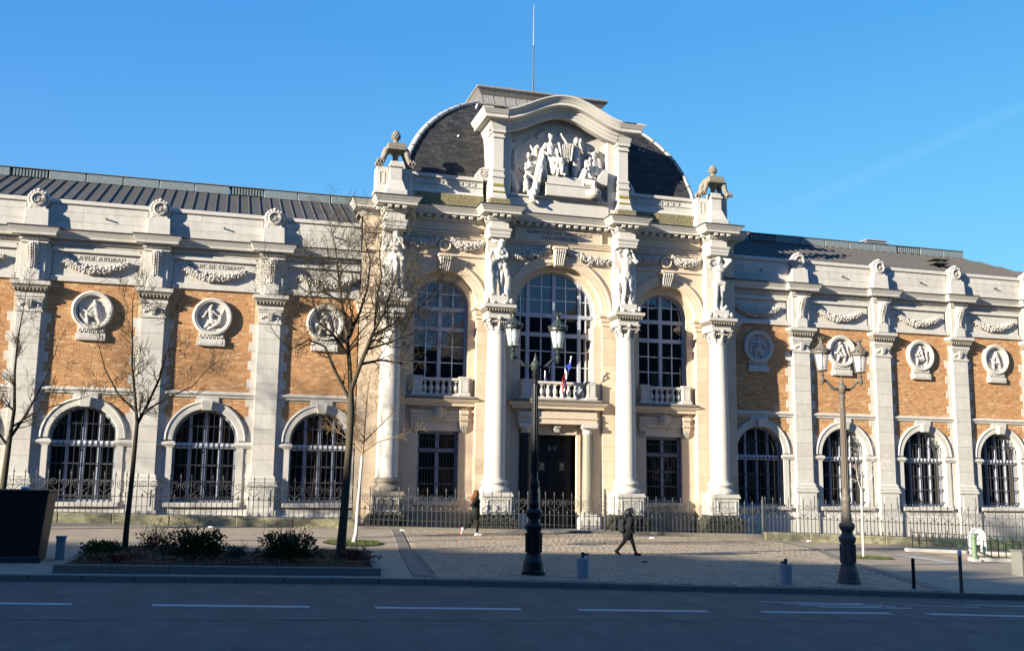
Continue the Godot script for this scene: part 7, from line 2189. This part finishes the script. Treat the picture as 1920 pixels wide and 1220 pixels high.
# ---------------------------------------------------------------- across the street, behind the viewer
func opposite() -> void:   # the row whose shadow lies on the street and whose outline the windows mirror
	rng.seed = 3
	var x := -150.0
	var i := 0
	var set := [[-160, -128, 26.6], [-128, -112, 26.2], [-112, -100, 25.8], [-100, -90, 25.0], [-90, -80, 23.4], [-80, -70, 21.0], [-70, -40, 19.0], [-40, -9, 17.5], [-9, 7, 13.0], [7, 19, 16.8], [19, 34, 18.6], [34, 52, 19.5], [52, 75, 18.0]]
	for s in set:
		var h: float = s[2]
		var o := thing("apartment_house", "shaded apartment house behind the viewer, %s from the left in its row" % ["first", "second", "third", "fourth", "fifth", "sixth", "seventh", "eighth", "ninth", "tenth", "eleventh", "twelfth", "thirteenth"][i], "building", V(s[0], 0, 0), "apartment houses across the street")
		var w: float = s[1] - s[0]
		part(o, "wall", bx(0.0, w - 0.02, -2.0, h - 4.0, 46.0, 58.0), M.facade_far)
		var r := MB.new()
		r.hexa([W(0, 46.0), W(w - 0.02, 46.0), W(w - 0.02, 58), W(0, 58)], [W(0.3, 46.0), W(w - 0.32, 46.0), W(w - 0.32, 55), W(0.3, 55)], h - 4.0, h)
		for k in 3:
			r.box(w * (0.2 + 0.3 * k) - 0.5, w * (0.2 + 0.3 * k) + 0.5, h - 0.1, h + rng.randf_range(0.5, 1.3), 48.5, 50.0)
		part(o, "roof", r, M.roof_far)
		var n := int(w / 2.6)
		for f in int((h - 4.5) / 3.2):
			for k in n:
				var xx := (k + 0.5) * w / n
				part(o, "window", bx(xx - 0.55, xx + 0.55, 1.0 + f * 3.2, 3.0 + f * 3.2, 45.9, 46.05), M.glass)
		i += 1
	rng.seed = 21
	for e in [[21.0, 43.0, 9.0, "bare street tree behind the viewer, left one of two"], [32.0, 43.5, 10.0, "bare street tree behind the viewer, right one of two"], [-33.0, 10.6, 11.0, "bare street tree beyond the left edge, nearer one of two"], [-45.0, 13.0, 13.5, "bare street tree beyond the left edge, farther one of two"]]:
		var t := thing("bare_tree", e[3], "tree", V(e[0], yg(e[0], e[1]), e[1]), "bare street trees outside the view")
		var tr := MB.new()
		tr.tube([V(0, -0.1, 0), V(0.1, 3.0, 0), V(0.0, 5.0, 0)], [0.22, 0.16, 0.12], 8)
		part(t, "trunk", tr, M.bark_dark)
		for k in 6:
			var a := TAU * k / 6.0
			limb(t, "branch", [V(0, 4.6, 0), V(0.7 * cos(a), 5.8, 0.7 * sin(a)), V(1.5 * cos(a), 7.2, 1.5 * sin(a)), V(1.8 * cos(a), e[2] * 0.95, 1.8 * sin(a))], 0.09, 0.03, M.bark_dark, 2, 1.4, 0.06)
# ---------------------------------------------------------------- camera, sky, sun
func sky_tex() -> ImageTexture:
	var w := 1024
	var h := 512
	var im := Image.create(w, h, false, Image.FORMAT_RGBF)
	var sun_dir := V(-2.55, 0.70, 1.0).normalized()
	var ta := V(0.518, 0.263, -0.814).normalized()
	var tb := V(0.657, 0.326, -0.680).normalized()
	var tn := ta.cross(tb).normalized()
	for j in h:
		var el := PI * (0.5 - (j + 0.5) / h)
		for i in w:
			var az := TAU * (i + 0.5) / w
			var d := V(sin(az) * cos(el), sin(el), -cos(az) * cos(el))
			var k := cos(az - 1.17)   # paler low down and opposite the sun
			var e := maxf(0.0, rad_to_deg(el))
			e = e if e < 25.0 else 25.0 + (e - 25.0) * 0.08
			var a := rad_to_deg(acos(clampf(d.dot(sun_dir), -1.0, 1.0)))
			var g := 0.22 * exp(-a / 10.0) + 0.035 * exp(-a / 30.0)   # the bright air round the sun
			var c := Color(exp(-0.98 - 0.0674 * e + 0.305 * k), exp(-0.30 - 0.0364 * e + 0.353 * k), exp(0.10 - 0.013 * e + 0.10 * k)) * (1.0 / 3.1)
			c += Color(g, g * 0.93, g * 0.82)
			var tr := d.dot(tn)   # old vapour trail
			var al := d.dot(ta)
			if al > 0.0: c += Color(1, 1, 1) * 0.016 * exp(-pow(tr / 0.0028, 2.0)) * smoothstep(0.965, 0.995, d.dot(tb))
			if d.y < 0.0: c = Color(0.10, 0.10, 0.10)
			im.set_pixel(i, j, c)
	return ImageTexture.create_from_image(im)
func _ready() -> void:
	var cam := Camera3D.new()
	cam.name = "camera"
	cam.transform = Transform3D(Basis(V(0.96004824, 0.01284646, 0.27953952), V(-0.0545482, 0.98837426, 0.14191837), V(-0.27446652, -0.15149686, 0.94958772)), V(-13.52, 2.0, 40.25))
	cam.fov = 35.83
	cam.near = 0.1
	cam.far = 2000.0
	add_child(cam)
	cam.current = true
	var env := Environment.new()
	env.background_mode = Environment.BG_SKY
	var sky := Sky.new()
	var sm := PanoramaSkyMaterial.new()
	sm.panorama = sky_tex()
	sky.sky_material = sm
	env.sky = sky
	env.tonemap_mode = Environment.TONE_MAPPER_LINEAR
	env.tonemap_exposure = 3.1
	env.sdfgi_enabled = true
	env.ssao_enabled = true
	env.ssil_enabled = true
	var we := WorldEnvironment.new()
	we.name = "environment"
	we.environment = env
	add_child(we)
	var sun := DirectionalLight3D.new()
	sun.name = "sun"
	sun.light_energy = 1.6
	sun.light_color = Color(1.0, 0.955, 0.875)
	sun.light_angular_distance = 0.5
	sun.shadow_enabled = true
	add_child(sun)
	sun.look_at_from_position(Vector3.ZERO, V(2.55, -0.70, -1.0), Vector3.UP)
	rng.seed = 1
	materials()
	ground()
	B = thing("museum_building", "long brick and limestone museum with columned central pavilion, statues and slate dome", "building")
	wings()
	flush_bricks()
	pavilion()
	fences()
	opposite()
	trees()
	planting()
	street()
	people()
